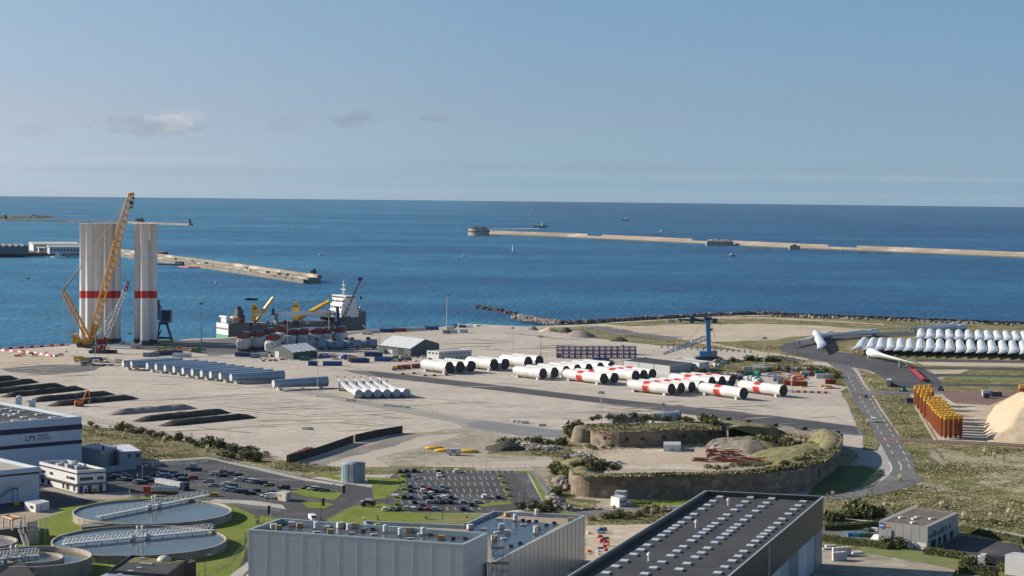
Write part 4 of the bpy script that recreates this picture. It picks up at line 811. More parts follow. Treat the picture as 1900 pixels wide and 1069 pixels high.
# ---- blades
BL = [(0, 1., 1., 0), (.03, 1., 1., 0), (.08, 1.02, .95, 0), (.14, 1.2, .8, .08), (.2, 1.36, .62, .14), (.26, 1.38, .5, .16), (.35, 1.22, .4, .13), (.5, .95, .29, .09), (.65, .72, .2, .06), (.8, .5, .13, .03), (.92, .3, .08, .01), (.98, .16, .05, 0), (1, .04, .02, 0)]
def blade_thing(label, A, Bp, rr, twist=0., lift=0., raise_=0., tipcol=None, group=None, name='turbine_blade', chord=1., mat_=None, sweep=0.):
	"""A = ground point under the root, Bp = ground point under the tip; blade lies on low stands"""
	Lb = (Bp-A).length; rz = heading(A, Bp); r = thing(name, label, 'wind turbine blade', A, rz, group)
	n = 20
	def ring(t, c, th, off):
		out = []; cw = rr*c*(chord if t > .1 else 1); tt = rr*th; ang = twist*min(1, t/.2)
		zc = rr+.6+raise_+lift*t*t-(rr-tt)*.0; yc = sweep*t*t
		for i in range(n):
			a = 2*math.pi*i/n; u = math.cos(a); v = math.sin(a)
			x = u*cw+off*rr*2*(chord)*math.cos(0); y = v*tt*(1-.35*max(0, u)*(t > .1))
			out.append((t*Lb, yc+x*math.cos(ang)-y*math.sin(ang), zc+x*math.sin(ang)+y*math.cos(ang)))
		return out
	def interp(t):
		for (a, b) in zip(BL[:-1], BL[1:]):
			if a[0] <= t <= b[0]:
				k = (t-a[0])/(b[0]-a[0]); return tuple(a[j]+(b[j]-a[j])*k for j in (1, 2, 3))
		return BL[-1][1:]
	cut = .9 if tipcol else 1.01
	ts = [b[0] for b in BL if b[0] < cut]
	for e in (.11, .17, .23, .3, .42, .58, .72, .86): ts.append(e)
	ts = sorted(t for t in ts if t < cut)+([cut] if tipcol else [])
	mb = MB(); mb.rings([ring(t, *interp(t)) for t in ts], cap0=False, cap1=not tipcol); mb.build('blade_shell', mat_ or M['blade'], r)
	mb = MB(); r0 = ring(-.002, 1.02, 1.02, 0); r1 = ring(.004, 1.02, 1.02, 0); mb.rings([r0, r1]); mb.build('root_plate', M['towerg'] if mat_ else M['lgrey'], r)
	if tipcol: mb = MB(); mb.rings([ring(t, *interp(t)) for t in (cut, .95, .98, 1.)], cap0=False); mb.build('tip', tipcol, r)
	for t in (.05, .72):
		mb = MB(); z = rr+.6+raise_+lift*t*t; hb = max(.3, z-rr*interp(t)[1]*.9); y = sweep*t*t; mb.box((t*Lb, y-rr*.8, 0), (1.6, .7, hb+rr*.4)); mb.box((t*Lb, y+rr*.8, 0), (1.6, .7, hb+rr*.4)); mb.box((t*Lb, y, .1), (2., rr*2.1, .5)); mb.build('cradle', M['mgrey'], r)
	return r
def stored_blade(label, A, Bp, group):
	Lb = (Bp-A).length; rz = heading(A, Bp); r = thing('turbine_blade', label, 'wind turbine blade', A, rz, group); n = 20
	#        t   halfwidth  halfheight  yoff  zc
	prof = [(0, 2.9, 2.9, 0, 3.4), (.06, 2.95, 2.9, 0, 3.4), (.2, 3.1, 2.8, -.1, 3.4), (.35, 3.2, 2.6, -.1, 3.5), (.5, 3.35, 2.2, .1, 3.6), (.62, 3.5, 1.7, .3, 3.7), (.7, 3.4, 1.4, .1, 3.8), (.78, 2.9, 1.1, -.7, 3.9), (.86, 2.1, .8, -1.9, 4.0), (.93, 1.3, .5, -3.1, 4.1), (.98, .6, .25, -4.2, 4.2), (1, .1, .08, -4.8, 4.2)]
	mb = MB(); mb.rings([[(t*Lb, yo+w*math.cos(2*math.pi*i/n), zc+h*math.sin(2*math.pi*i/n)) for i in range(n)] for t, w, h, yo, zc in prof], cap0=False); mb.build('blade_shell', M['blade'], r)
	mb = MB(); mb.rings([[(x, 2.95*math.cos(2*math.pi*i/n), 3.4+2.95*math.sin(2*math.pi*i/n)) for i in range(n)] for x in (-.2, .3)]); mb.build('root_plate', M['lgrey'], r)
	for t in (.05, .8):
		w, zz = (2.6, 1.2) if t < .1 else (2.0, 3.0); y0 = 0 if t < .1 else -1.
		mb = MB(); mb.box((t*Lb, y0-w, 0), (1.2, .5, zz)); mb.box((t*Lb, y0+w, 0), (1.2, .5, zz)); mb.box((t*Lb, y0, 0), (1.4, 2*w, .4)); mb.build('cradle', M['dgrey'], r)
	a = [(w, h, yo, zc) for t, w, h, yo, zc in prof if t == .78][0]
	mb = MB(); mb.rings([[(.78*Lb+dx, a[2]+(a[0]+.06)*math.cos(2*math.pi*i/n), a[3]+(a[1]+.06)*math.sin(2*math.pi*i/n)) for i in range(n)] for dx in (-.7, .7)], False, False); mb.build('strap', M['mgrey'], r)
	return r
tops = [1604.5, 1620.7, 1635.7, 1653, 1671, 1689, 1708, 1725.5, 1743.7, 1761.8, 1780, 1799.7, 1820, 1839, 1859, 1878, 1897]
bots = [1578, 1600.4, 1621, 1642, 1659, 1676, 1695.5, 1714.5, 1732.6, 1751.6, 1773.4, 1792.6, 1812.4, 1833, 1853.4, 1871.6, 1893]
for i, (a, b) in enumerate(zip(tops, bots)):
	stored_blade('white blade, %s from the left in the front row of stored blades' % (ORD[i] if i else 'outermost'), G(a, 626.5+14.5+i*.38), G(b+11, 651.3+9.5+i*.53), 'front row of stored blades')
tops = [1709, 1726, 1743, 1760, 1779, 1796.6, 1814.7, 1831, 1848.7, 1866, 1882.6, 1899]
bots = [1698, 1715, 1734, 1753, 1770, 1788, 1808, 1826, 1844, 1861.5, 1879, 1897]
for i, (a, b) in enumerate(zip(tops, bots)):
	stored_blade('white blade, %s from the left in the rear row of stored blades' % (ORD[i] if i else 'outermost'), G(a, 610+14+i*.4), G(b+11, 629.8+9+i*.5), 'rear row of stored blades')
blade_thing('long white blade lying alone on the dark yard, root towards the stored rows', G(1615, 664), G(1702, 689), 3.2, twist=-.5, lift=.8)
stored_blade('white blade end-on at the left of the yard, its tip pointing at the camera', G(1514, 627), G(1529, 659), None)
blade_thing('grey-white blade in shade with its big root end beside the end-on blade', G(1541, 628), G(1452, 648), 2.7, twist=1.2, chord=.55, lift=.5)
blade_thing('grey-white blade on the upper yard road, root end above the front row', G(1625, 623), G(1500, 634), 2.7, twist=1.2, chord=.55, lift=.3)
blade_thing('pale blade farther back near the shore, nearer one of the crossed pair', G(1789, 614), G(1690, 621), 2.7, twist=1.2, chord=.55, lift=.3)
blade_thing('pale blade farther back near the shore, farther one of the crossed pair', G(1776, 611), G(1660, 618), 2.6, twist=1.2, chord=.55, lift=.3)
rt = [(666, 740), (683.2, 739.6), (700.8, 739.4), (718.4, 739), (736.2, 738.7), (754.6, 738.2)]; tp = [(624, 720), (638, 720.5), (654.5, 720.5), (667, 719.5), (680.5, 718.8), (696.5, 718.3)]
for i in range(6):
	blade_thing('white blade with red tip, %s of six laid side by side' % ('leftmost', 'second from left', 'third from left', 'fourth from left', 'fifth from left', 'rightmost')[i], G(*rt[i]), G(*tp[i]), 2.15, twist=.1, lift=4.2, tipcol=M['red'], group='red-tipped blades on the apron', mat_=M['tower'], chord=1.)
# blades on the ship deck
a = Vector((ship.matrix_basis @ Vector((.84*SL, 2, 0)))); b = Vector((ship.matrix_basis @ Vector((.2*SL, 2, 0)))); a.z = b.z = SEA_Z+12
blade_thing('long grey blade lying along the cargo ship deck under its cranes', a, b, 2.3, twist=1.3, chord=.8, lift=.5, raise_=2.2)
blade_thing('long grey blade low beside the ship, in front of the deck one', G(612, 622), G(470, 628), 2.1, twist=1.3, chord=.8, lift=.5, raise_=1.5)
# ---- tower sections lying down
def section_proto(name, cat, Lx, r0, r1, m, capm, band=None, blocks=True):
	r = thing(name, 'tower section', cat, (0, 0, 0)); n = 32; zc = max(r0, r1)+.7
	def ring(x, rad, rr=None): return [(x, rad*math.cos(t), zc+rad*math.sin(t)) for t in (2*math.pi*i/n for i in range(n))]
	f = lambda x: r0+(r1-r0)*x/Lx
	mb = MB()
	segs = [(0, band[0]), (band[1], Lx)] if band else [(0, Lx)]
	for a, b in segs: mb.rings([ring(Lx*a if a <= 1 and band else a, f(Lx*a if band and a <= 1 else a)), ring(Lx*b if band and b <= 1 else b, f(Lx*b if band and b <= 1 else b))], False, False)
	if not band: pass
	for k in range(1, 4): mb.rings([ring(Lx*k/4-.08, f(Lx*k/4)+.03), ring(Lx*k/4+.08, f(Lx*k/4)+.03)], False, False)
	mb.build('shell', m, r)
	if band: mb = MB(); mb.rings([ring(Lx*band[0], f(Lx*band[0])+.01), ring(Lx*band[1], f(Lx*band[1])+.01)], False, False); mb.build('red_band', M['red'], r)
	for x, rad, cm, s in ((0, r0, capm[0], -1), (Lx, r1, capm[1], 1)):
		mb = MB(); mb.rings([ring(x-s*.3, rad*1.015), ring(x+s*.05, rad*1.015), ring(x+s*.05, rad*.93), ring(x-s*.12, rad*.9), ring(x-s*.1, .1)], cap0=False, cap1=True, smooth=False); mb.build('end_cover', cm, r)
	if blocks:
		for t in (.12, .88):
			mb = MB()
			for s in (-1, 1): mb.box((Lx*t, s*f(Lx*t)*.55, 0), (1.6, 1.3, zc-f(Lx*t)*.78))
			mb.box((Lx*t, 0, 0), (1.2, 2*f(Lx*t)*.6, .5)); mb.build('support_block', M['offwhite'], r)
	return r
def lay_row(proto, first, far, nears, labels, group):
	A = G(*nears[first]); Bf = G(*far); v = Bf-A; Lr = v.length; rz = math.atan2(-v.y, -v.x)   # x axis runs from far end to near end
	for i, (x, y) in enumerate(nears):
		o = proto if i == 0 else copy_tree(proto)
		g = G(x, y); base = g+v; o.location = base; o.rotation_euler = (0, 0, rz); o['label'] = labels[i]; o['group'] = group
	return Lr
def seclen(near, far): return (G(*near)-G(*far)).length
nA = [(834, 694), (854, 692.9), (874.8, 691.6), (917, 688.4), (937.6, 687.6), (980.3, 683.6), (1000.8, 681.8)]
L1 = seclen(nA[0], (788, 688.3)); CV = (M['lgrey'], M['cover'])
P1 = section_proto('tower_section', 'tower section', L1, 3.4, 3.4, M['tower'], CV)
lay_row(P1, 0, (788, 688.3), nA, ['short white tower section, %s from left in the group by the white cabin block' % ORD[i] for i in range(7)], 'short plain tower sections')
nB = [(1007.8, 705.2), (1029.3, 703.2), (1050.8, 700.4), (1071.4, 697.5), (1092.7, 696), (1114, 693.7), (1134.5, 691.7)]
L2 = seclen(nB[0], (958, 699.6)); P2 = section_proto('tower_section', 'tower section', L2, 3.15, 3.15, M['tower'], CV)
lay_row(P2, 0, (958, 699.6), nB, ['plain white tower section, %s from the front in the middle group without red bands' % ORD[i] for i in range(7)], 'plain tower sections in the middle')
nC = [(1120.7, 714.6), (1140.4, 713.1), (1179.6, 708.8), (1194.6, 707.6), (1210.5, 705.8)]
L3 = seclen(nC[0], (1051, 705.4)); P3 = section_proto('tower_section', 'tower section', L3, 3.05, 3.05, M['tower'], CV, (.36, .52))
lay_row(P3, 0, (1051, 705.4), nC, ['red-banded tower section, %s from left in the group before the long warehouse' % ORD[i] for i in range(5)], 'red-banded sections by the warehouse')
nD = [(1246, 734.5), (1264, 733), (1284, 731), (1302, 729.3), (1321, 721), (1340, 720), (1358.5, 719)]
L4 = seclen(nD[0], (1170, 726.2)); P4 = section_proto('tower_section', 'tower section', L4, 3.05, 3.05, M['tower'], CV, (.37, .53))
lay_row(P4, 0, (1170, 726.2), nD, ['red-banded tower section, %s from left in the large nearer group' % ORD[i] for i in range(7)], 'red-banded sections of the large group')
nE = [(1380, 742.5), (1453.7, 737.3)]
P5 = section_proto('tower_section', 'tower section', seclen(nE[0], (1303, 732)), 3.05, 3.05, M['tower'], CV, (.36, .52))
lay_row(P5, 0, (1303, 732), nE, ['red-banded tower section lying nearest the dark haul road', 'red-banded tower section lying apart, rightmost of all'], 'separate red-banded sections')
nG = [(227.7, 686.3), (243.2, 687.5), (272.6, 690.5), (289, 692.5), (305.5, 694.5), (322, 697), (338.7, 700), (356, 702.5), (373.2, 705), (390, 707), (407.8, 709.8), (427.8, 712.3), (506.7, 724.3)]
va = G(525, 708)-G(427.8, 712.3)
PG = section_proto('tower_section', 'tower section', va.length, 2.1, 3.0, M['towerg'], (M['lgrey'], M['mgrey']))
for i, q in enumerate(nG):
	o = PG if i == 0 else copy_tree(PG)
	o.location = G(*q); o.rotation_euler = (0, 0, math.atan2(va.y, va.x)); o['group'] = 'grey tapered tower sections'
	o['label'] = 'grey tapered tower section lying alone beside the row, before the red-tipped blades' if i == 12 else 'grey tapered tower section, %s from left in the slanting row' % ORD[i]
# half section behind the fort
a = G(1203, 789); b = G(1262, 789)
o = section_proto('tower_section', 'tower section', (b-a).length, 1.6, 3.2, M['towerg'], (M['lgrey'], M['cover'])); o.location = a; o.rotation_euler = (0, 0, heading(a, b)+.12); o['label'] = 'blue-grey tapered section with an open end, just behind the old fort'
# ---- nacelles
def nacelle_proto():
	r = thing('nacelle', 'nacelle', 'nacelle', (0, 0, 0)); n = 20
	def ring(x, w, h, zc):
		return [(x, w*math.copysign(abs(math.cos(t))**.5, math.cos(t)), zc+h*math.copysign(abs(math.sin(t))**.5, math.sin(t))) for t in (2*math.pi*i/n for i in range(n))]
	mb = MB(); mb.rings([ring(0, 2.4, 2.4, 4.6), ring(.6, 3.2, 3.2, 4.6), ring(4, 3.6, 3.6, 4.6), ring(15, 3.6, 3.6, 4.8), ring(18, 3., 3., 5)]); mb.build('housing', M['white2'], r)
	mb = MB(); mb.box((9, 0, 8.3), (13, 6.4, .9))
	for i in range(14):
		for s in (-3, 3): mb.box((2.5+i, s, 8.6), (.15, .15, 1.5))
	for s in (-3, 3): mb.box((9, s, 9.6), (13, .2, .9))
	for s in (2.5, 15.5): mb.box((s, 0, 9.3), (.2, 6, 1.2))
	mb.build('helideck', M['dred'], r)
	mb = MB(); mb.tube((-.2, 0, 4.6), (-1.6, 0, 4.6), 2.4, 2.2, 20); mb.build('hub_flange', M['lgrey'], r)
	mb = MB(); mb.box((4, 0, 0), (2, 5, 1.4)); mb.box((14, 0, 0), (2, 5, 1.4)); mb.build('transport_frame', M['dgrey'], r)
	mb = MB(); mb.box((14, 0, 8.3), (4, 4, 3.2)); mb.build('cooler', M['mgrey'], r)
	return r
NP = nacelle_proto()
nn_ = [(447, 653, 0), (472, 650, 0), (500, 657, 0), (497, 645, 1), (536, 646, 0), (560, 645, 1), (583, 644, 0), (604, 643, 1), (520, 640, 1), (627, 641, 0)]
for i, (x, y, k) in enumerate(nn_):
	o = NP if i == 0 else copy_tree(NP)
	place(o, G(x, y), R(84 if k == 0 else 90), scale=1.12, label= 'white nacelle with red deck rail, %s in the cluster' % ('leftmost', 'second from left', 'nearest', 'just behind the nearest', 'fifth from left', 'sixth from left', 'seventh from left', 'eighth from left', 'farthest back', 'rightmost')[i]); o['group'] = 'nacelles on the quay'
def generator_proto():
	r = thing('generator_ring', 'g', 'generator', (0, 0, 0)); n = 24
	def ring(x, rad): return [(x, rad*math.cos(t), 3.6+rad*math.sin(t)) for t in (2*math.pi*i/n for i in range(n))]
	mb = MB(); mb.rings([ring(-6.5, 2.6), ring(-6, 3.2), ring(6, 3.2), ring(6.5, 2.6)]); mb.build('drum', M['towerg'], r)
	mb = MB(); mb.tube((0, -2.9, 4), (0, -3.6, 4), 2.2, 2.2, 20); mb.build('flange', M['lgrey'], r)
	mb = MB(); mb.tube((0, -3.5, 4), (0, -3.64, 4), 1.8, 1.8, 20); mb.build('opening', M['mgrey'], r)
	mb = MB(); mb.box((-4, 0, 0), (1.4, 4, 1.2)); mb.box((4, 0, 0), (1.4, 4, 1.2)); mb.build('cradle', M['dgrey'], r)
	mb = MB(); mb.box((0, 0, 6.6), (3, 3, 1.6)); mb.build('lifting_frame', M['dred'], r)
	return r
GP = generator_proto()
for i, (x, y) in enumerate(((588, 649), (620, 648.5), (653, 648), (683, 647))):
	o = GP if i == 0 else copy_tree(GP)
	place(o, G(x, y), R(3), 'blue-grey drum with a round opening, %s of four in line behind the sheds' % ('leftmost', 'second from left', 'third from left', 'rightmost')[i]); o['group'] = 'drums behind the sheds'
# ---- blue portal crane at the ship, dark boom crane
p = G(626, 640); Y3 = p.y
r = thing('dock_crane', 'slim blue harbour crane standing in front of the ship bridge', 'crane', p)
mb = MB()
for dx in (-4, 4):
	for dy in (0, 7): mb.tube((p.x+dx, Y3+dy, 0), (p.x+dx*.3, Y3+3.5, 16), .6, .5, 5)
mb.build('portal_leg', M['lblue'], r, world=True)
mb = MB(); q = V(624, 569, Y3); mb.tube((p.x, Y3+3.5, 16), (p.x-.5, Y3+3.5, q.z), 1.8, 1.2, 6); mb.box((p.x, Y3+3.5, 14), (5, 5, 3)); mb.build('tower', M['cblue'], r, world=True)
mb = MB(); mb.box((p.x, Y3+2, 0), (16, 7, 5)); mb.build('base_block', M['dred'], r, world=True)
mb = MB(); mb.lattice((p.x+3, Y3+3, 17), V(668, 520, Y3), 1.6, 1, 20, .22, up=Vector((0, 1, 0))); mb.build('jib', M['dgrey'], r, world=True)
mb = MB(); mb.box(tuple(V(668.5, 520.5, Y3)), (3, 2, 2.4)); mb.tube(V(670, 521, Y3), V(670, 552, Y3), .1, n=3); mb.box(tuple(V(670, 555, Y3)), (2, 1, 1.8)); mb.build('hook', M['dgrey'], r, world=True)
# ---- big light-blue mobile crane, right
p = G(1314, 669); Y4 = p.y
r = thing('mobile_harbour_crane', 'tall light blue harbour crane with its lattice boom lowered to the left', 'crane', p)
mb = MB(); vbox(mb, 1291, 1338, 663.5, 669.5, Y4, 10);
for x in range(1293, 1338, 5): mb.tube(V(x, 668, Y4-.5), V(x, 668, Y4+.4), 1.1, n=8)
mb.build('chassis', M['dgrey'], r, world=True)
mb = MB(); vbox(mb, 1298, 1319, 652.5, 661.5, Y4, 8); mb.build('machinery_house', M['lblue'], r, world=True)
mb = MB(); vbox(mb, 1319.2, 1331, 652, 661.5, Y4, 8); mb.build('counterweight', M['mgrey'], r, world=True)
mb = MB(); a = V(1311.5, 652.5, Y4+4); b = V(1319, 652.5, Y4+4); c = V(1317.5, 593, Y4+4); d = V(1309, 593, Y4+4)
mb.add([(q.x, q.y+dy, q.z) for dy in (-1.6, 1.6) for q in (a, b, c, d)], [(0, 1, 2, 3), (7, 6, 5, 4), (0, 4, 5, 1), (1, 5, 6, 2), (2, 6, 7, 3), (3, 7, 4, 0)]); mb.build('tower', M['lblue'], r, world=True)
mb = MB(); vbox(mb, 1318, 1322, 610, 614, Y4+2, 3); mb.build('cab', M['dgrey'], r, world=True)
mb = MB(); mb.lattice(V(1309, 627, Y4+4), V(1231, 657, Y4-2), 3., 1.2, 18, .22, up=Vector((0, 1, 0))); mb.build('lattice_boom', mat('boom_blue', (.10, .18, .33), .5), r, world=True)
mb = MB(); vbox(mb, 1307, 1321, 589, 594, Y4+2, 4); mb.build('mast_head', M['navy'], r, world=True)
bar(r, 'pendant_rope', M['mgrey'], (V(1318, 594, Y4+4), V(1334, 655, Y4+4)), (V(1309, 594, Y4+4), V(1270, 640, Y4)), (V(1319, 630, Y4+4), V(1330, 655, Y4+4)), rad=.12, n=3)
mb = MB(); vbox(mb, 1282.5, 1287.5, 629.5, 635.5, Y4-8, 3); mb.build('sign_board', M['white'], r, world=True)
p = G(1290, 600); Y5 = p.y
r = thing('dismantled_crane', 'dark blue dismantled crane lying along the shore behind the tall blue one', 'crane', p)
mb = MB(); mb.tube(V(1258, 593, Y5), V(1306, 595, Y5+3), .8, 1.2, 6); mb.tube(V(1280, 589, Y5+3), V(1312, 598, Y5), .8, n=5); vbox(mb, 1281, 1286, 586, 594, Y5, 5); mb.build('boom', M['cblue'], r, world=True)
mb = MB(); vbox(mb, 1322, 1331, 591.5, 600, Y5, 6); mb.build('machinery_house', M['navy'], r, world=True)
mb = MB(); vbox(mb, 1280, 1288, 594, 600, Y5, 6); vbox(mb, 1262, 1265, 594, 598, Y5, 3); mb.build('support_frame', mat('frame_green', (.05, .12, .1), .6), r, world=True)
# ---- gabled sheds
def shed(label, A, B_, C_, eave, apex, mw, mr, door=None, gable='AB', name='storage_shed', panels=6):
	"""A corner, B_ along the gable, C_ along the long side (ground points)"""
	r = thing(name, label, 'shed', A); u = B_-A; v = C_-A; q = lambda s, t, z: A+u*s+v*t+Vector((0, 0, z))
	mb = MB(); mb.add([q(0, 0, 0), q(1, 0, 0), q(1, 1, 0), q(0, 1, 0), q(0, 0, eave), q(1, 0, eave), q(1, 1, eave), q(0, 1, eave), q(.5, 0, apex), q(.5, 1, apex)], [(0, 1, 5, 8, 4), (1, 2, 6, 5), (2, 3, 7, 9, 6), (3, 0, 4, 7)]); mb.build('wall', mw, r, world=True)
	mb = MB()
	for i in range(panels):
		t0, t1 = i/panels, (i+1)/panels; h = .25
		for s0, s1 in ((-.02, .5), (1.02, .5)):
			z0 = eave-.1; tm = (t0+t1)/2
			mb.add([q(s0, t0, z0), q(s0, t1, z0), q(s1, t1, apex), q(s1, t0, apex), q(s0, tm, z0+h), q(s1, tm, apex+h)], [(0, 4, 5, 3), (4, 1, 2, 5)])
	mb.build('roof', mr, r, world=True)
	if door:
		for (s0, s1, t0, t1, h, m) in door:
			a = q(s0, t0, 0); b = q(s1, t1, 0); d = (b-a).normalized(); nn = Vector((d.y, -d.x, 0))*.15
			mb = MB(); mb.prism([tuple(w[:2]) for w in (a-nn, b-nn, b+nn, a+nn)], 0.05, h); mb.build('door', m, r, world=True)
	return r
dk = mat('shed_darkgreen', (.055, .075, .08), .6)
A = G(544, 667.5); shed('dark storage shed with scalloped white roof below the nacelles', A, G(502, 662), G(590, 662.5), 4.8, 8.6, dk, M['white'], [(.62, .80, 0, 0, 4.2, M['lgrey'])], panels=5)
A = G(761.8, 662); shed('dark storage shed with flat-toned white roof near the quay edge', A, G(815, 652), G(702, 654.5), 5.4, 10.2, dk, M['white'], [(0, 0, .22, .38, 4.8, M['black']), (0, 0, .55, .72, 3, M['lgrey'])], panels=8)
# ---- block buildings from ground corners
def block(label, name, cat, A, B_, C_, h, mw, mr, parapet=.5, inset=.4, thick=.35, roofz=None, windows=(), bands=(), extra=None):
	r = thing(name, label, cat, A); u = B_-A; v = C_-A; D_ = A+u+v; P = [A, B_, D_, C_]; cx = sum(p.x for p in P)/4; cy = sum(p.y for p in P)/4
	def ins(k):
		U = u.normalized()*k; W = v.normalized()*k; return [A+U+W, B_-U+W, D_-U-W, C_+U-W]
	ou = [tuple(p[:2]) for p in P]; i0 = [tuple(p[:2]) for p in ins(thick)]
	rz = roofz if roofz is not None else h-parapet
	mb = MB(); n = 4; vs = [(x, y, 0) for x, y in ou]+[(x, y, h) for x, y in ou]+[(x, y, h) for x, y in i0]+[(x, y, rz) for x, y in i0]
	fs = []
	for a in range(4):
		b = (a+1) % 4
		for k in range(3): fs.append((k*4+a, k*4+b, (k+1)*4+b, (k+1)*4+a))
	mb.add(vs, fs); mb.build('wall', mw, r, world=True)
	mb = MB(); mb.add([(x, y, rz+.05) for x, y in i0], [(0, 1, 2, 3)]); mb.build('roof', mr, r, world=True)
	def face(side, s0, s1, z0, z1, m=None, nm='window', out=.08):
		m = m or M['glass']
		a, b = {'AB': (A, B_), 'AC': (A, C_), 'BD': (B_, D_), 'CD': (C_, D_)}[side]
		p = a+(b-a)*s0; q = a+(b-a)*s1; d = (b-a).normalized(); nn = Vector((d.y, -d.x, 0))
		if nn.dot(Vector((cx, cy, 0))-a) > 0: nn = -nn
		mb = MB(); mb.prism([tuple(w[:2]) for w in (p-nn*.05, q-nn*.05, q+nn*out, p+nn*out)], z0, z1); return mb.build(nm, m, r, world=True)
	for w in windows: face(w[0], w[1], w[2], w[3], w[4], w[5] if len(w) > 5 else M['glass'], w[6] if len(w) > 6 else 'window', w[7] if len(w) > 7 else .08)
	r_face = face
	return r, face
mw = mat('clad_pale', (.40, .42, .42), .5, c2=(.33, .35, .36), scale=.1)
r, f = block('long grey warehouse with dark flat roof behind the tower sections', 'warehouse', 'warehouse', G(1242.5, 696), G(1283, 688.5), G(1157, 685.5), 5.6, mw, M['roofd'], .4)
for k in range(1, 3): f('AC', k/3-.003, k/3+.003, 0, 5.5, M['mgrey'], 'downpipe', .2)
f('AB', .05, .22, 0, 2.6, M['mgrey'], 'door')
r, f = block('white two-storey cabin block right of the long grey warehouse', 'site_office', 'building', G(1297, 690), G(1316, 687), G(1247, 683), 5.6, M['white2'], M['lgrey'], .3)
for k in range(5): f('AC', .1+.17*k, .14+.17*k, 3.6, 4.6, M['glass'], 'window')
for z_ in (1.2, 3.8): f('AB', .7, .78, z_, z_+1, M['glass'], 'window')
r, f = block('white cabin block with dark windows beside the plain sections', 'site_office', 'building', G(814, 670), G(875, 666), G(792, 667.5), 6.2, M['white2'], M['lgrey'], .3)
for k in range(3): f('AC', .1+.3*k, .28+.3*k, 4.3, 5.4, M['glass'], 'window')
for k in range(8): f('AB', .06+.118*k, .12+.118*k, 3.9, 4.7, M['glass'], 'window')
for k in range(6): f('AB', .1+.14*k, .15+.14*k, .6, 2.4, M['mgrey'], 'door')
# ---- purple racks
def rack_proto():
	r = thing('steel_rack', 'rack', 'rack', (0, 0, 0)); m = mat('purple_steel', (.035, .03, .14), .5); mb = MB(); W, D_, H = 4.2, 9, 5.6
	for x in (-W/2, W/2):
		for y in (-D_/2, 0, D_/2): mb.box((x, y, 0), (.32, .32, H))
	mb.build('upright', m, r); mb = MB()
	for z_ in (.5, 2.5, 4.5, H-.3):
		for x in (-W/2, W/2): mb.box((x, 0, z_), (.2, D_, .2))
		for y in (-D_/2, 0, D_/2): mb.box((0, y, z_+.02), (W, .2, .2))
	mb.build('beam', m, r); mb = MB()
	for x in (-W/2, W/2): mb.tube((x, -D_/2, .6), (x, 0, 4.6), .12, n=4); mb.tube((x, D_/2, .6), (x, 0, 4.6), .12, n=4)
	mb.tube((-W/2, -D_/2, .6), (W/2, -D_/2, 5.3), .12, n=4); mb.tube((W/2, -D_/2, .6), (-W/2, -D_/2, 5.3), .12, n=4)
	mb.build('brace', m, r); return r
RP = rack_proto(); k = 0
for j in range(2):
	for i in range(13):
		o = RP if k == 0 else copy_tree(RP); g = G(1039+i*11.2, 664-j*6.5); place(o, g, R(2), 'purple steel rack, %s from left in the %s row of the rack block' % (ORD[i], ('front', 'rear')[j])); o['group'] = 'purple racks in a block'; k += 1
# ---- containers
def cont_proto(L_, m, name='shipping_container'):
	r = thing(name, 'c', 'container', (0, 0, 0)); mb = MB(); W, H = 2.44, 2.7
	n = int(L_/.6); pts = []
	for i in range(n): x0 = -L_/2+L_*i/n; x1 = -L_/2+L_*(i+.5)/n; pts += [(x0, -W/2), (x1, -W/2+.0), (x1, -W/2+.07), (-L_/2+L_*(i+1)/n, -W/2+.07)]
	pts += [(L_/2, -W/2), (L_/2, W/2), (-L_/2, W/2)]
	mb.prism(pts, .15, H); mb.build('body', m, r)
	mb = MB()
	for x in (-L_/2-.02, L_/2+.02):
		for y in (-W/2, W/2): mb.box((x, y, 0), (.16, .16, H+.03))
	for z_ in (0, H-.08):
		for y in (-W/2-.02, W/2+.02): mb.box((0, y, z_), (L_, .12, .14))
	mb.build('frame', m, r)
	mb = MB(); mb.box((L_/2+.04, -.6, .2), (.08, 1.1, H-.4)); mb.box((L_/2+.04, .6, .2), (.08, 1.1, H-.4)); mb.build('door', m, r)
	return r
CP = {}
def container(px, py, rz, colr, L_, label, dz=0, grp=None):
	k = (colr, L_)
	if k not in CP: CP[k] = cont_proto(L_, M[colr]); o = CP[k]
	else: o = copy_tree(CP[k])
	g = G(px, py); g.z = dz; place(o, g, R(rz), label)
	if grp: o['group'] = grp
	return o
M['cgreen'] = flat('container_green', (.02, .16, .09), .5); M['rust2'] = flat('container_rust', (.30, .075, .04), .6)
M['cwhite'] = flat('container_white', (.58, .58, .56), .5); M['cgrey'] = flat('container_grey', (.25, .28, .30), .5)
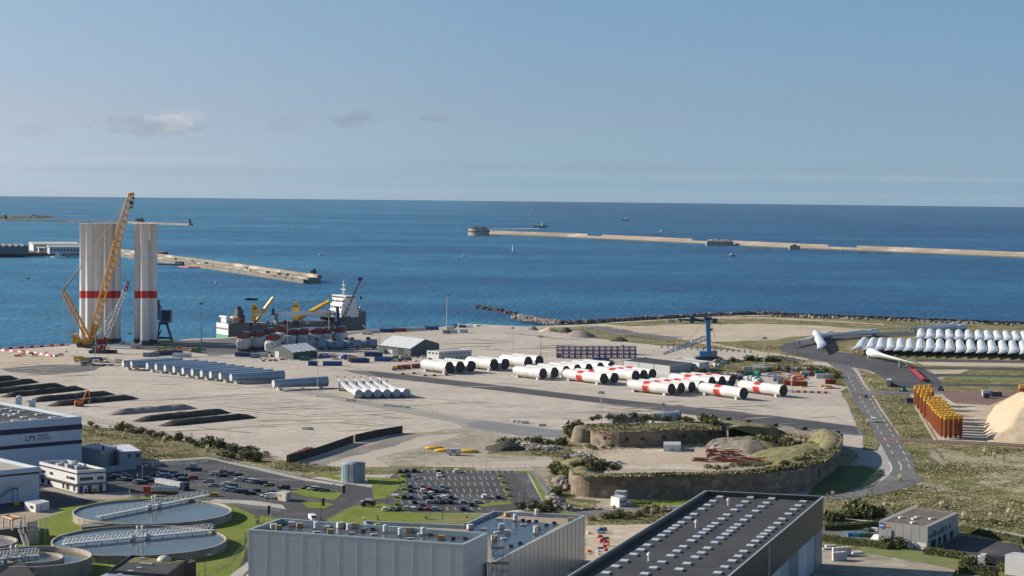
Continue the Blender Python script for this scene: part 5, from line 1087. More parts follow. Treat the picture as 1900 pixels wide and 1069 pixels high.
cl = [(689, 618, 5, 'cwhite', 12, 'white container at the left end of the quay-edge line'), (719, 616.8, 5, 'cblue', 12, 'dark blue container second in the quay-edge line'), (740, 615.5, 5, 'rust2', 12, 'rust-red container in the quay-edge line'), (757, 614.4, 5, 'cwhite', 12, 'white container just right of the rust-red one on the quay edge'), (775, 613.4, 5, 'cwhite', 12, 'white container next to the last blue one on the quay edge'), (800, 612, 5, 'blue', 12, 'bright blue container at the right end of the quay-edge line'),
	  (581, 678.5, 2, 'cblue', 6, 'short dark blue container below the left shed'), (617, 678.5, 2, 'blue', 12, 'long blue container right of the short one below the sheds'), (668, 673, 2, 'cblue', 12, 'dark blue container between the two sheds, front'), (663, 671, 2, 'cgrey', 12, 'grey container tucked behind the front dark blue one'), (693, 661.5, 2, 'cblue', 12, 'dark blue container left of the quay-side shed'), (712, 670.5, 2, 'blue', 12, 'blue container in front of the quay-side shed'),
	  (734, 667.5, 80, 'cgreen', 6, 'dark green container end-on beside the blue one'), (752, 668.5, 2, 'cgrey', 6, 'grey slatted container before the quay-side shed door'), (565, 669, 2, 'cgreen', 6, 'green-grey container in front of the left shed wall'), (445, 661.5, 0, 'cblue', 6, 'navy container in the line left of the left shed, first'), (456, 662, 0, 'cblue', 6, 'navy container in the line left of the left shed, second'), (474, 664, 0, 'cgrey', 6, 'grey container in the line left of the left shed'), (489, 662, 0, 'cwhite', 6, 'white container right beside the left shed gable'),
	  (274, 662, 8, 'cgrey', 6, 'grey container at the left end of the line before the right towers'), (287, 661, 8, 'cgrey', 6, 'grey container second in the line before the right towers'), (302, 659.5, 8, 'cblue', 12, 'navy container third in the line before the right towers'), (322, 657.5, 8, 'cblue', 12, 'navy container at the right end of the line before the right towers'), (338, 663, 0, 'cwhite', 12, 'long cream container above the grey tower sections'), (251, 645.5, 0, 'cwhite', 6, 'white cabin at the foot of the right tower cluster'),
	  (364, 653.5, 0, 'cgreen', 6, 'green container beside the tall lamp mast'), (300, 653, 10, 'cgreen', 6, 'green container among the crane parts'), (146, 669, 0, 'yellow', 6, 'yellow container among junk left of the grey sections'), (165, 671, 10, 'cgrey', 6, 'grey container right of the yellow one'), (180, 671, 10, 'cblue', 6, 'blue container right of the yellow and grey ones'),
	  (836, 612, 0, 'cwhite', 6, 'white box at the foot of the quay lamp mast'), (829, 619, 0, 'cgrey', 6, 'dark grey box below the quay lamp mast'), (841, 618, 0, 'cwhite', 6, 'small cream box right of the dark grey one'), (861, 617.5, 0, 'cwhite', 6, 'cream box farther right on the empty quay'), (1245, 598.5, 0, 'cwhite', 6, 'lone white container near the dismantled crane'),
	  (1108, 671.5, 0, 'blue', 6, 'blue container left of the long warehouse'), (1122, 672, 0, 'blue', 6, 'blue container against the red cart by the warehouse'), (1037, 663.5, 0, 'cgrey', 3, 'small grey box left of the purple racks'),
	  (1387, 688, 0, 'cwhite', 6, 'cream container stacked on the green-grey junk yard back edge'), (1375, 696, 0, 'rust2', 6, 'rust container below the cream one in the storage yard'), (1390, 697, 0, 'cgreen', 6, 'green container right of the rust one in the storage yard'), (1358, 703.5, 0, 'dred', 6, 'dark red container at the left of the storage yard'), (1374, 706, 80, 'navy', 6, 'navy container end-on beside the dark red one'), (1405, 697, 60, 'teal', 6, 'teal container set askew in the storage yard'),
	  (1452, 712, 0, 'cgrey', 6, 'grey container at the left of the front rust-red line'), (1464, 715, 0, 'rust2', 6, 'rust-red container, left of the front line in the storage yard'), (1476, 716, 0, 'rust2', 6, 'rust-red container, middle of the front line in the storage yard'), (1488, 716.5, 0, 'dred', 6, 'dark red container, right of the front line in the storage yard'), (1495, 697, 0, 'cwhite', 6, 'white container beside the green one at the yard back'), (1507, 697, 80, 'dred', 6, 'dark red container end-on at the yard back'), (1521, 696, 0, 'green', 6, 'bright green container at the yard back'), (1532, 702, 0, 'cwhite', 12, 'long white container near the road bend'), (1541, 712.5, 0, 'dred', 6, 'red container alone near the road bend'),
	  (1692, 748, 0, 'cblue', 6, 'blue container left of the orange pile frames'), (1830, 739, 80, 'navy', 6, 'navy container beside the grey mesh cage'), (1848, 736.5, 0, 'dgrey', 6, 'black container right of the grey mesh cage')]
for x, y, rz, c, L_, lb in cl: container(x, y, rz, c, L_, lb)
a, b = G(536, 858), G(576, 841)
for i in range(4):
	q = a+(b-a)*((i+.5)/4); o = copy_tree(CP[('dred', 6)]); place(o, (q.x, q.y, 0), heading(a, b), 'dark red open container, %s in the line against the black wall' % ('nearest', 'second nearest', 'third', 'farthest')[i]); o['group'] = 'red containers against the black wall'
# ---- lamp masts
def lampmast(x, yb, yt, label, r_=.25, head=3.2, name='lamp_mast'):
	p = G(x, yb); h = HT(p, yt); r = thing(name, label, 'lamp post', p); mb = MB(); mb.tube((0, 0, 0), (0, 0, h), r_, r_*.5, 8); mb.build('pole', M['lgrey'], r)
	mb = MB(); mb.tube((0, 0, h), (0, 0, h+.5), head/2*.7, head/2, 10)
	for i in range(6): t = i*math.pi/3; mb.box((math.cos(t)*head/2, math.sin(t)*head/2, h-.7), (.7, .5, .6), rz=t)
	mb.build('lamp_head', M['mgrey'], r); mb = MB(); mb.box((0, 0, 0), (1.2, 1.2, .7)); mb.build('footing', M['offwhite'], r)
	return r
for x, yb, yt, lb, rr in ((374, 641, 563, 'tall grey lamp mast right of the upright towers', .45), (829, 615, 547, 'tall pale lamp mast on the quay edge by the white boxes', .45), (533.5, 655, 573, 'slim lamp mast before the ship, left of the nacelle drums', .2), (610, 642, 576, 'pale lamp mast in front of the ship bridge', .4), (589, 736.5, 650, 'thin lamp mast between the lone grey section and the red-tipped blades', .2), (703.5, 642, 596, 'thin lamp mast left of the quay-side shed', .2),
				 (951, 662, 608, 'thin lamp mast on the open quay left of the purple racks', .2), (1002.5, 659, 624, 'grey lattice-like mast on the open quay', .45), (1155, 685, 641, 'thin mast at the left corner of the long warehouse', .2), (1115, 787, 728, 'lamp mast behind the left end of the old fort', .3), (1230, 790, 750, 'lamp mast with mesh box behind the fort', .25), (1418, 677, 627, 'lamp mast by the pond behind the storage yard', .3), (1469, 728.5, 665, 'lamp mast in front of the storage yard', .3), (177, 668, 622, 'thin mast before the red crawler crane', .2)):
	lampmast(x, yb, yt, lb, rr, 3. if rr > .25 else 1.6)
# ================================================ foreground: factory, clarifiers, car parks
def vec(x, y): return Vector((x, y, 0))
def perp(d): return Vector((-d.y, d.x, 0))
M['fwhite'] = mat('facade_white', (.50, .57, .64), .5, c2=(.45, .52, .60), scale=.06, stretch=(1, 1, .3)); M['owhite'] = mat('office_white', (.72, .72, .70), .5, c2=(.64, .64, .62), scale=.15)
# factory with the sign
A = vec(-171, 790); e1 = Vector((-.75, -.66, 0)).normalized(); e2 = Vector((-e1.y*-1, 0, 0)); e2 = Vector((-.66, .75, 0)).normalized()
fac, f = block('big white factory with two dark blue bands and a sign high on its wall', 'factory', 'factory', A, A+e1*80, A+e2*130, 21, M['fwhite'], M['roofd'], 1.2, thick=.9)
f('AB', -.002, 1, 15.9, 18.0, M['navy'], 'band', .1); f('AB', -.002, 1, 10.2, 11.7, M['navy'], 'band', .1); f('BD', 0, 1, 15.9, 18, M['navy'], 'band', .1)
f('AC', 0, 1, 15.9, 18.0, M['navy'], 'band', .1); f('AC', 0, 1, 10.2, 11.7, M['navy'], 'band', .1)
sg = f('AB', .125, .335, 11.9, 15.7, mat('sign_white', (.60, .62, .66), .5), 'sign', .25)
def text3(s, size, origin, dx, dz, m, parent, name, ext=.03, sx=1.):
	c = bpy.data.curves.new(name, 'FONT'); c.body = s; c.size = size; c.extrude = ext; c.space_character = 1.02
	tmp = bpy.data.objects.new(name, c); col.objects.link(tmp); c.materials.append(m)
	me = bpy.data.meshes.new_from_object(tmp.evaluated_get(bpy.context.evaluated_depsgraph_get())); bpy.data.objects.remove(tmp)
	o = bpy.data.objects.new(name, me); col.objects.link(o); o.parent = parent
	x = dx.normalized(); zv = dz.normalized(); y = x.cross(zv)*-1; n_ = x.cross(zv)
	W = Matrix.Translation(origin) @ Matrix(((x.x*sx, zv.x, n_.x, 0), (x.y*sx, zv.y, n_.y, 0), (x.z*sx, zv.z, n_.z, 0), (0, 0, 0, 1)))
	base = parent.matrix_basis.copy()
	if parent.parent: base = parent.parent.matrix_basis @ base
	o.matrix_basis = base.inverted() @ W
	return o
nrm = Vector((-e1.y*-1, 0, 0)); nrm = Vector((.66, -.75, 0)).normalized()
o0 = A+e1*80*.312+nrm*.34
text3('LM', 3.0, o0+Vector((0, 0, 13.0)), -e1, Vector((0, 0, 1)), M['navy'], sg, 'lettering', .05, 1.15)
text3('WIND', 1.5, o0-e1*5.3+Vector((0, 0, 14.25)), -e1, Vector((0, 0, 1)), mat('sign_blue', (.10, .15, .26), .5), sg, 'lettering', .03, 1.15)
text3('POWER', 1.5, o0-e1*5.3+Vector((0, 0, 12.95)), -e1, Vector((0, 0, 1)), MATS['sign_blue'], sg, 'lettering', .03, 1.15)
rz_ = 19.85
for i, (x, y) in enumerate(((5, 761), (16, 759.5), (25, 763), (40, 764), (12, 770), (22, 772), (31, 769), (45, 775), (72, 770), (98, 775.5), (62, 779), (28, 781))):
	g = G(x, y, rz_); mb = MB(); mb.box((g.x, g.y, rz_), (3, 1.6, .5), rz=heading(A, A+e1)); mb.build('skylight', M['skylight'], fac, world=True)
for x, y in ((35, 752), (60, 757)):
	g = G(x, y, 20); mb = MB(); mb.box((g.x, g.y, 20), (2.4, 1.8, 3.4)); mb.tube((g.x, g.y, 23.4), (g.x, g.y, 24), .9, .9, 8); mb.build('roof_vent', M['white'], fac, world=True)
mb = MB()
for i in range(40): q = A+e1*(2+i*1.6)-nrm*.6; mb.tube((q.x, q.y, 21), (q.x, q.y, 22), .07, n=3)
mb.tube((A+e1*2-nrm*.6)+Vector((0, 0, 22)), (A+e1*66-nrm*.6)+Vector((0, 0, 22)), .06, n=3); mb.build('railing', M['lgrey'], fac, world=True)
# front-left white hall
A2 = G(72.5, 928); h2 = 12
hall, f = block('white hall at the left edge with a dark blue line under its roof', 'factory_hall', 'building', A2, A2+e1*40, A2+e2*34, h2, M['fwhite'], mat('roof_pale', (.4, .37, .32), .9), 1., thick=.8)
f('AB', -.002, 1, 9.6, 10.3, M['navy'], 'band', .1)
f('AB', .08, .47, 5.4, 8.0, M['lgrey'], 'window_strip', .12)
q = A2+e1*14+nrm*1.2
mb = MB(); mb.path([q+e1*(-3)+Vector((0, 0, 5.4)), q+e1*5+Vector((0, 0, .4))], .18); mb.path([q+e1*(-3)+Vector((0, 0, 6.5)), q+e1*5+Vector((0, 0, 1.5))], .1); mb.box((q-e1*4)+Vector((0, 0, 5.2)), (2.2, 1.4, .25)); mb.tube((q-e1*5), (q-e1*5)+Vector((0, 0, 5.2)), .12); mb.tube((q-e1*3), (q-e1*3)+Vector((0, 0, 5.2)), .12); mb.build('stair', M['dgrey'], hall, world=True)
# office
A3 = G(143, 915.5); B3 = G(196.5, 911.5); C3 = G(73, 897.5); C3 = A3+(C3-A3)*1.0
off, f = block('white two-storey office with dark blue lines and strip windows', 'office', 'building', A3, B3, C3, 8.4, M['owhite'], M['roofd'], .8, thick=.6)
for sd in ('AB', 'AC'): f(sd, -.004, 1.004, 6.9, 7.35, M['navy'], 'band', .1); f(sd, -.02, 1.02, 3.0, 3.4, M['dgrey'], 'canopy', 1.0 if sd == 'AC' else .8)
for s0, s1 in ((.1, .55), (.7, .92)): f('AB', s0, s1, 4.5, 5.7, M['glass'])
for s0, s1 in ((.06, .2), (.22, .27), (.63, .71), (.83, .93)): f('AC', s0, s1, 4.6, 5.6, M['glass'])
for s0, s1 in ((.07, .2), (.37, .5), (.76, .88)): f('AB', s0, s1, .1, 2.7, M['dgrey'], 'door')
for s0, s1 in ((.04, .1), (.2, .28), (.33, .38), (.7, .78), (.85, .95)): f('AC', s0, s1, .6, 2.4, M['glass'])
cg = (A3+B3+C3+B3+C3-A3)/4; rnd = random.Random(5)
for (u, v, w, h) in ((.35, .42, 4, 1.6), (.55, .5, 3, 2.), (.45, .3, 2.6, 1.3), (.7, .35, 2, 1.0), (.3, .65, 3.4, 1.2)):
	q = A3+(B3-A3)*u+(C3-A3)*v; mb = MB(); mb.box((q.x, q.y, 7.7), (w, w*.6, h), rz=rnd.random()); mb.tube((q.x+w*.2, q.y, 7.7+h), (q.x+w*.2, q.y, 8.2+h), .5); mb.build('roof_unit', M['lgrey'], off, world=True)
r = thing('flag', 'yellow and blue flag beside the white office roof', 'flag', G(188, 868)); mb = MB(); mb.tube((0, 0, 0), (0, 0, 9), .08); mb.build('pole', M['lgrey'], r)
for k, c in ((0, 'blue'), (1, 'yellow')):
	mb = MB(); mb.add([(.1, 0, 8.9-1.8*k), (.1, 0, 7.1-1.8*k), (.7, .15, 7.0-1.8*k), (1.3, 0, 7.1-1.8*k), (1.3, 0, 8.8-1.8*k), (.7, .15, 8.8-1.8*k)], [(0, 1, 2, 5), (5, 2, 3, 4)]); mb.build('cloth', M[c], r)
for x, y, c, lb in ((158, 914, 'blue', 'blue waste bin at the office wall'), (176, 913, 'yellow', 'yellow waste bins at the office wall'), (31, 938, 'yellow', 'yellow bin at the foot of the hall stair')):
	r = thing('waste_bin', lb, 'bin', G(x, y)); mb = MB(); mb.prism([(-.7, -.5), (.7, -.5), (.7, .5), (-.7, .5)], .1, 1.2, [(-.8, -.6), (.8, -.6), (.8, .6), (-.8, .6)]); mb.build('body', M[c], r); mb = MB(); mb.box((0, 0, 1.2), (1.7, 1.3, .14)); mb.build('lid', M[c], r)
# blue-grey sheds right of the factory
bg_ = mat('shed_bluegrey', (.30, .35, .40), .5)
A = G(217, 864); d1 = (G(263, 862)-G(200, 866)).normalized()
sh, f = block('blue-grey metal shed in the shade right of the factory', 'metal_shed', 'shed', G(193, 868), G(217, 861), G(150, 862), 7.2, bg_, bg_, .2)
sh, f = block('pale metal shed with a bright flat roof right of the factory', 'metal_shed', 'shed', G(263, 864), G(240, 850.5), G(222, 866), 6.0, bg_, M['white'], .1)
f('AC', .1, .25, 3.5, 5, M['dgrey'], 'window'); f('AC', .5, .62, 3.5, 5, M['dgrey'], 'window')
a, b = G(197, 878), G(253, 871)
r = thing('metal_fence', 'long pale corrugated metal fence before the two metal sheds', 'fence', a, heading(a, b)); w = (b-a).length
mb = MB(); n = int(w/1.2)
for i in range(n): mb.box((w*(i+.5)/n, .06*(i % 2), 0), (w/n*.98, .1, 2.6))
mb.build('panel', bg_, r); mb = MB()
for i in range(0, n, 3): mb.box((w*i/n, .25, 0), (.15, .15, 2.8))
mb.build('post', M['mgrey'], r)
r, f = block('small white technical cabin on the brown yard before the hall', 'cabin', 'cabin', G(66, 952), G(91.5, 946), G(46, 947), 3.0, M['owhite'], M['lgrey'], .15, thick=.2)
f('AB', .3, .5, .1, 2.2, M['lgrey'], 'door'); f('AC', .2, .5, 1.2, 2.2, M['dgrey'], 'vent')
r, f = block('pale concrete hut with flat roof at the car park exit', 'hut', 'hut', G(531, 931.5), G(540, 928.5), G(515.5, 929), 3.2, mat('hut_cream', (.52, .48, .38), .7), M['lgrey'], .1, thick=.2)
f('AC', .1, .3, .1, 2.2, M['white2'], 'door'); f('AC', .6, .85, 1.6, 2.4, M['mgrey'], 'vent')
# clarifier tanks
M['water_tank'] = mat('tank_water', (.045, .075, .10), .12, c2=(.07, .10, .12), scale=.08, spec=.9, bump=.02)
def tank(label, cx, cy, rr, h, waterz, inner=None):
	c = G(cx, cy, h); c.z = 0; r = thing('clarifier_tank', label, 'water tank', c); n = 96
	mb = MB(); mb.rings([ringpts(rr, -.5, n), ringpts(rr, h-.5, n)], False, False); mb.rings([ringpts(rr+.15, h-.5, n), ringpts(rr+.15, h, n), ringpts(rr-.55, h, n), ringpts(rr-.55, waterz-1, n)], False, False); mb.build('wall', M['conc'], r)
	mb = MB(); mb.rings([ringpts(rr-1.5, waterz-1, n), ringpts(rr-1.5, h-.9, n), ringpts(rr-1.7, h-.9, n), ringpts(rr-1.7, waterz-1, n)], False, False); mb.build('weir', mat('weir_brown', (.16, .11, .07), .8), r)
	mb = MB(); mb.add(ringpts(rr-.5, waterz, n), [tuple(range(n))]); mb.build('water', M['water_tank'], r)
	if inner:
		mb = MB(); mb.rings([ringpts(inner, waterz-.5, 64), ringpts(inner, h-.3, 64), ringpts(inner-.5, h-.3, 64), ringpts(inner-.5, waterz-.5, 64)], False, False); mb.build('inner_ring', M['conc'], r)
	return r
def bridge(r, a, b, z, wid=1.15, n=20, name='scraper_bridge', frames=True):
	"""walkway with slanting white frames, as a part of its tank (coordinates in world space)"""
	d = (b-a).normalized(); s = perp(d)
	def at(k, y, zz): v = a.lerp(b, k)+s*y; return Vector((v.x, v.y, z+zz))
	mb = MB(); mb.add([at(0, -wid, 0), at(1, -wid, 0), at(1, wid, 0), at(0, wid, 0), at(0, -wid, .35), at(1, -wid, .35), at(1, wid, .35), at(0, wid, .35)], [(3, 2, 1, 0), (4, 5, 6, 7), (0, 1, 5, 4), (1, 2, 6, 5), (2, 3, 7, 6), (3, 0, 4, 7)]); mb.build('walkway', M['lgrey'], r, world=True)
	mb = MB()
	for y in (-wid, wid):
		mb.tube(at(0, y, 2.1), at(1, y, 2.1), .10, n=4); mb.tube(at(0, y, 1.2), at(1, y, 1.2), .06, n=4)
		for i in range(n): k = (i+.2)/n; mb.tube(at(k, y, .3), at(k+.5/n, y, 2.1), .11, n=4)
	mb.build('railing', M['white'], r, world=True)
	mb = MB()
	for i in range(n//2): k = (i+.5)/(n//2); mb.tube(at(k, 0, .1), at(k, 0, -1.9), .12, n=4)
	mb.tube(at(0, 0, -1.2), at(1, 0, -1.2), .14, n=4); mb.build('scraper', M['dgrey'], r, world=True)
	mb = MB(); c = at(.5, 0, 0)
	for k in (-2.5, 2.5): q = at(.5, 0, 0)+d*k; mb.tube(q+Vector((0, 0, -1)), q+Vector((0, 0, 1.)), .9, n=10)
	for k in (-.8, .8): q = at(.5, 0, 0)+d*k; mb.tube(q+Vector((0, 0, 1)), q+Vector((0, 0, 3.2)), .35, n=8); mb.tube(q+Vector((0, 0, 3.2)), q+Vector((0, 0, 3.9)), .6, .3, n=8)
	mb.build('drive_unit', M['white2'], r, world=True)
TH = 2.8
def dia(px, cy, h): return px/3694*((EYE-h)*F/(cy-344))
tA = tank('large round clarifier tank with slanting bridge, upper of the pair', 284, 947.5, dia(146, 947.5, TH), TH, TH-.55)
bridge(tA, G(181, 961, TH), G(384, 920.5, TH), TH+.1)
tB = tank('large round clarifier tank with slanting bridge, lower of the pair', 259.6, 1001.5, dia(160.5, 1001.5, TH), TH, TH-.55)
bridge(tB, G(117, 1011.5, TH), G(397, 985, TH), TH+.1)
tC = tank('round concrete tank with a second ring inside, bottom left corner', 63, 1032, dia(106, 1032, 5), 5, 3.6, dia(55, 1032, 5))
bridge(tC, G(-20, 1040, 4.8), G(72, 1031, 4.8), 4.8, 1.2, 14)
tD = tank('round concrete tank cut by the left edge above the ringed one', -40, 1004.5, dia(71, 1004.5, 4.2), 4.2, 3.2)
r, f = block('brown brick pit building between the two big clarifiers', 'pump_house', 'building', G(152, 990), G(214, 984.5), G(150, 985), 2.0, mat('brick_brown', (.13, .10, .085), .9), M['mgrey'], .1)
r, f = block('grey concrete block beside the stair at far left', 'pump_house', 'building', G(49, 1012), G(73, 1010), G(49, 995), 4.6, M['conc'], M['roofd'], .2)
r, f = block('dark low concrete platform under the tan gantry', 'platform', 'platform', G(-5, 1008), G(48, 1002), G(-5, 985), 4.2, mat('conc_dark', (.12, .115, .11), .9), M['conc'], .05)
r = thing('gantry', 'tan steel gantry frame standing on the platform at far left', 'gantry', G(22, 985, 0)); mb = MB(); Yg = G(22, 985).y
pts = [(6, 978), (18, 976), (23, 984), (39, 980)]; tp_ = [(6, 960), (18, 957.5), (23, 965), (39, 962)]
for (x, y), (x2, y2) in zip(pts, tp_): a = G(x, y, 4.2); mb.tube(a, a+Vector((0, 0, 3.4)), .28, n=4)
Q = [G(x, y, 4.2)+Vector((0, 0, 3.4)) for x, y in pts]
for i, j in ((0, 1), (2, 3), (0, 2), (1, 3)): mb.tube(Q[i], Q[j], .28, n=4)
mb.build('frame', mat('tan_paint', (.62, .40, .22), .6), r, world=True); mb = MB(); q = (Q[0]+Q[3])/2; mb.box((q.x, q.y, q.z-1.2), (1.4, 1, 1)); mb.build('hoist', MATS['tan_paint'], r, world=True)
r = thing('steel_stair', 'pale open steel stair running down beside the gantry platform', 'stair', G(45, 1006)); mb = MB(); a = G(38, 983, 4.2); b = G(50, 1015, 0)
for s in (-.7, .7): mb.tube(a+Vector((s, 0, 0)), b+Vector((s, 0, 0)), .12, n=4); mb.tube(a+Vector((s, 0, 1)), b+Vector((s, 0, 1)), .06, n=4)
for i in range(16): q = a.lerp(b, i/16); mb.box((q.x, q.y, q.z), (1.4, .4, .06))
mb.build('flight', M['lgrey'], r, world=True)
# tarred roofs bottom
M['mossroof'] = mat('moss_roof', (.12, .10, .06), .95, c2=(.16, .17, .05), scale=.4, detail=6)
hb = 6.
def GZ(x, y, z): v = G(x, y, z); v.z = 0; return v
A_ = GZ(349, 1037, hb); B_ = GZ(258, 1030, hb); C_ = GZ(300, 1085, hb);
r, f = block('low dark-roofed building with a domed skylight at the bottom', 'works_building', 'building', GZ(310, 1066, hb)*1.0, A_, GZ(200, 1058, hb), hb, mat('clad_dark', (.035, .03, .035), .6), M['roofd'], .5, thick=.5)
rb = r
mb = MB(); p4 = [GZ(x, y, hb) for x, y in ((255, 1031), (345, 1037.5), (315, 1043), (248, 1041), (225, 1040))]
mb.add([(p.x, p.y, hb-.42) for p in p4], [(0, 1, 2, 3, 4)]); mb.build('moss_patch', M['mossroof'], rb, world=True)
for i, (x, y) in enumerate(((264, 1034.5), (265, 1044.5), (277, 1045.5), (258, 1052.5), (242, 1058.5), (222, 1065))):
	g = G(x, y, hb); mb = MB(); mb.box((g.x, g.y, hb-.45), (1.5, 1.1, .45)); mb.build('skylight', M['white2'], rb, world=True)
g = G(305, 1037, hb); mb = MB(); mb.rings([[(g.x+a*.9*k, g.y+b*k, hb-.45+z) for a, b, _ in ringpts(2.4, 0, 16)] for k, z in ((1, 0), (1, .3), (.75, 1.), (.35, 1.4), (.05, 1.5))]); mb.build('dome', mat('dome_cream', (.5, .47, .36), .5), rb, world=True)
r, f = block('small dark brick block joined to the right of the low dark-roofed one', 'works_building', 'building', GZ(333, 1052, 5), GZ(364, 1041, 5), GZ(322, 1048, 5), 5, mat('brick_dark', (.07, .045, .045), .9), M['roofd'], .2)
r, f = block('dark building with a long pale sloping glass roof at the bottom edge', 'works_building', 'building', GZ(150, 1085, 5), GZ(220, 1100, 5), GZ(240, 1045, 5), 5, MATS['clad_dark'], mat('pale_glassroof', (.33, .42, .5), .25), .0, thick=.05)
r, f = block('black roofed hut at the bottom left edge before the ringed tank', 'works_building', 'building', GZ(65, 1069, 4), GZ(66, 1062, 4), GZ(-10, 1070, 4), 4, MATS['clad_dark'], M['roofd'], .0, thick=.05)
mb = MB(); a = G(-10, 1070, 4); b = G(65, 1069, 4); c = G(40, 1049, 4); mb.add([a, b, c+Vector((0, 0, 1.5)), G(-10, 1052, 5.5)], [(0, 1, 2, 3)]); mb.build('sloping_roof', M['roofd'], r, world=True)
# silo
c = G(655.2, 893.5); r = thing('storage_silo', 'round blue-grey steel silo with a ladder by the road bend', 'silo', c); rs_ = 22.2*mpp(c); hs_ = HT(c, 859)
mb = MB(); mb.rings([ringpts(rs_, 0, 48), ringpts(rs_, hs_, 48)], False, False); mb.rings([ringpts(rs_+.1, hs_-.3, 48), ringpts(rs_+.1, hs_, 48), ringpts(.1, hs_+.5, 48)], False, True)
for z_ in (1.8, 3.6, 5.4): mb.rings([ringpts(rs_+.05, z_, 48), ringpts(rs_+.05, z_+.12, 48)], False, False)
mb.build('shell', mat('silo_steel', (.22, .30, .33), .4), r); mb = MB();
for s in (-.35, .35): mb.tube((-.2+s, -rs_-.3, 0), (-.2+s, -rs_-.3, hs_+.8), .08, n=4)
for i in range(20): mb.tube((-.55, -rs_-.3, i*.36+.3), (.15, -rs_-.3, i*.36+.3), .04, n=3)
for i in range(8): mb.rings([[( -.2+.5*math.cos(t), -rs_-.6+.45*math.sin(t), 1.8+i*.7+zz) for t in (2*math.pi*j/10 for j in range(10))] for zz in (0, .08)], False, False)
mb.build('ladder', M['lgrey'], r)
# ---- cars
def car_proto(kind):
	"""x forward"""
	Lc, W, H = {'hatch': (4.1, 1.76, 1.48), 'suv': (4.6, 1.86, 1.68), 'estate': (4.6, 1.8, 1.45), 'van': (5.2, 2.0, 2.3)}[kind]
	r = thing('parked_car' if kind != 'van' else 'van', 'car', 'car' if kind != 'van' else 'van', (0, 0, 0))
	if kind == 'van': side = [(-.5, .3), (-.5, .94), (-.47, 1), (.18, 1), (.3, .9), (.36, .58), (.48, .5), (.5, .3)]
	elif kind == 'suv': side = [(-.5, .25), (-.5, .6), (-.46, .92), (-.4, 1), (.08, 1), (.14, .96), (.25, .62), (.46, .54), (.5, .42), (.5, .25)]
	elif kind == 'estate': side = [(-.5, .25), (-.5, .58), (-.44, .92), (-.35, 1), (.04, 1), (.1, .96), (.22, .62), (.46, .52), (.5, .4), (.5, .25)]
	else: side = [(-.5, .25), (-.5, .6), (-.42, .93), (-.3, 1), (.05, 1), (.11, .96), (.24, .62), (.45, .54), (.5, .42), (.5, .25)]
	n = len(side); zb = .18/H; mb = MB(); L_, R_ = [], []
	def wid(z): return W/2*(1 if z < .6 else 1-.22*(z-.6)/.4) if kind != 'van' else W/2*(1-.06*max(0, z-.5))
	pts = [(x*Lc, max(z, zb)*H, wid(z)) for x, z in side]
	vs = [(x, w, z) for x, z, w in pts]+[(x, -w, z) for x, z, w in pts]
	fs = [tuple(range(n)), tuple(range(2*n-1, n-1, -1))]+[(i, i+n, (i+1) % n+n, (i+1) % n) for i in range(n)]
	mb.add(vs, fs); mb.build('body', M['white'], r)
	g = M['glass']
	if kind != 'van':
		mb = MB(); z0, z1 = .63*H, .93*H; x0, x1 = -.43*Lc, .2*Lc; w0, w1 = wid(.63)+.02, wid(.93)+.02
		for s in (1, -1): mb.add([(x0, s*w0, z0), (x1, s*w0, z0), (.09*Lc, s*w1, z1), (-.38*Lc, s*w1, z1)], [(0, 1, 2, 3)])
		mb.build('side_window', g, r)
		mb = MB(); mb.add([(.235*Lc, -w0+.12, z0+.02), (.235*Lc, w0-.12, z0+.02), (.125*Lc, w1-.1, z1+.02), (.125*Lc, -w1+.1, z1+.02)], [(0, 1, 2, 3)]); mb.build('windscreen', g, r)
		mb = MB(); xa, xb = (-.5*Lc-.015, -.445*Lc-.02); mb.add([(xa, -w0+.15, z0+.02), (xa, w0-.15, z0+.02), (xb, w1-.12, z1-.02), (xb, -w1+.12, z1-.02)], [(3, 2, 1, 0)]); mb.build('rear_window', g, r)
	else:
		mb = MB(); mb.add([(.372*Lc, -.8, .6*H), (.372*Lc, .8, .6*H), (.312*Lc, .75, .9*H), (.312*Lc, -.75, .9*H)], [(0, 1, 2, 3)]); mb.build('windscreen', g, r)
		mb = MB()
		for s in (1, -1): mb.add([(.16*Lc, s*1.0, .6*H), (.34*Lc, s*1.0, .6*H), (.28*Lc, s*.97, .86*H), (.16*Lc, s*.97, .86*H)], [(0, 1, 2, 3)])
		mb.build('side_window', g, r)
	for x in (-.31, .32):
		for s in (-1, 1): mb = MB(); mb.tube((x*Lc, s*(W/2-.2), .33), (x*Lc, s*(W/2+.01), .33), .33, .33, 12); mb.build('wheel', M['black'], r)
	for s in (-.62, .62): mb = MB(); mb.box((Lc/2, s*W/2, .45*H), (.06, .32, .14)); mb.build('headlight', M['skylight'], r)
	for s in (-.7, .7): mb = MB(); mb.box((-Lc/2, s*W/2, .5*H), (.06, .22, .2)); mb.build('tail_light', M['dred'], r)
	return r
CARC = dict(white=M['white'], silver=flat('car_silver', (.42, .44, .46), .25, .4), grey=flat('car_grey', (.14, .15, .16), .25, .2), black=flat('car_black', (.012, .013, .016), .2), navy=flat('car_navy', (.015, .025, .06), .2), blue=flat('car_blue', (.05, .13, .25), .25), skyblue=flat('car_paleblue', (.22, .32, .42), .25), red=flat('car_red', (.33, .02, .02), .25), maroon=flat('car_maroon', (.09, .018, .02), .25), yellow=flat('car_yellow', (.60, .35, .03), .3), gold=flat('car_gold', (.33, .24, .10), .3), teal=flat('car_teal', (.14, .24, .26), .25))
CWORD = dict(skyblue='pale blue', navy='dark navy', maroon='dark red')
PROTO = {}
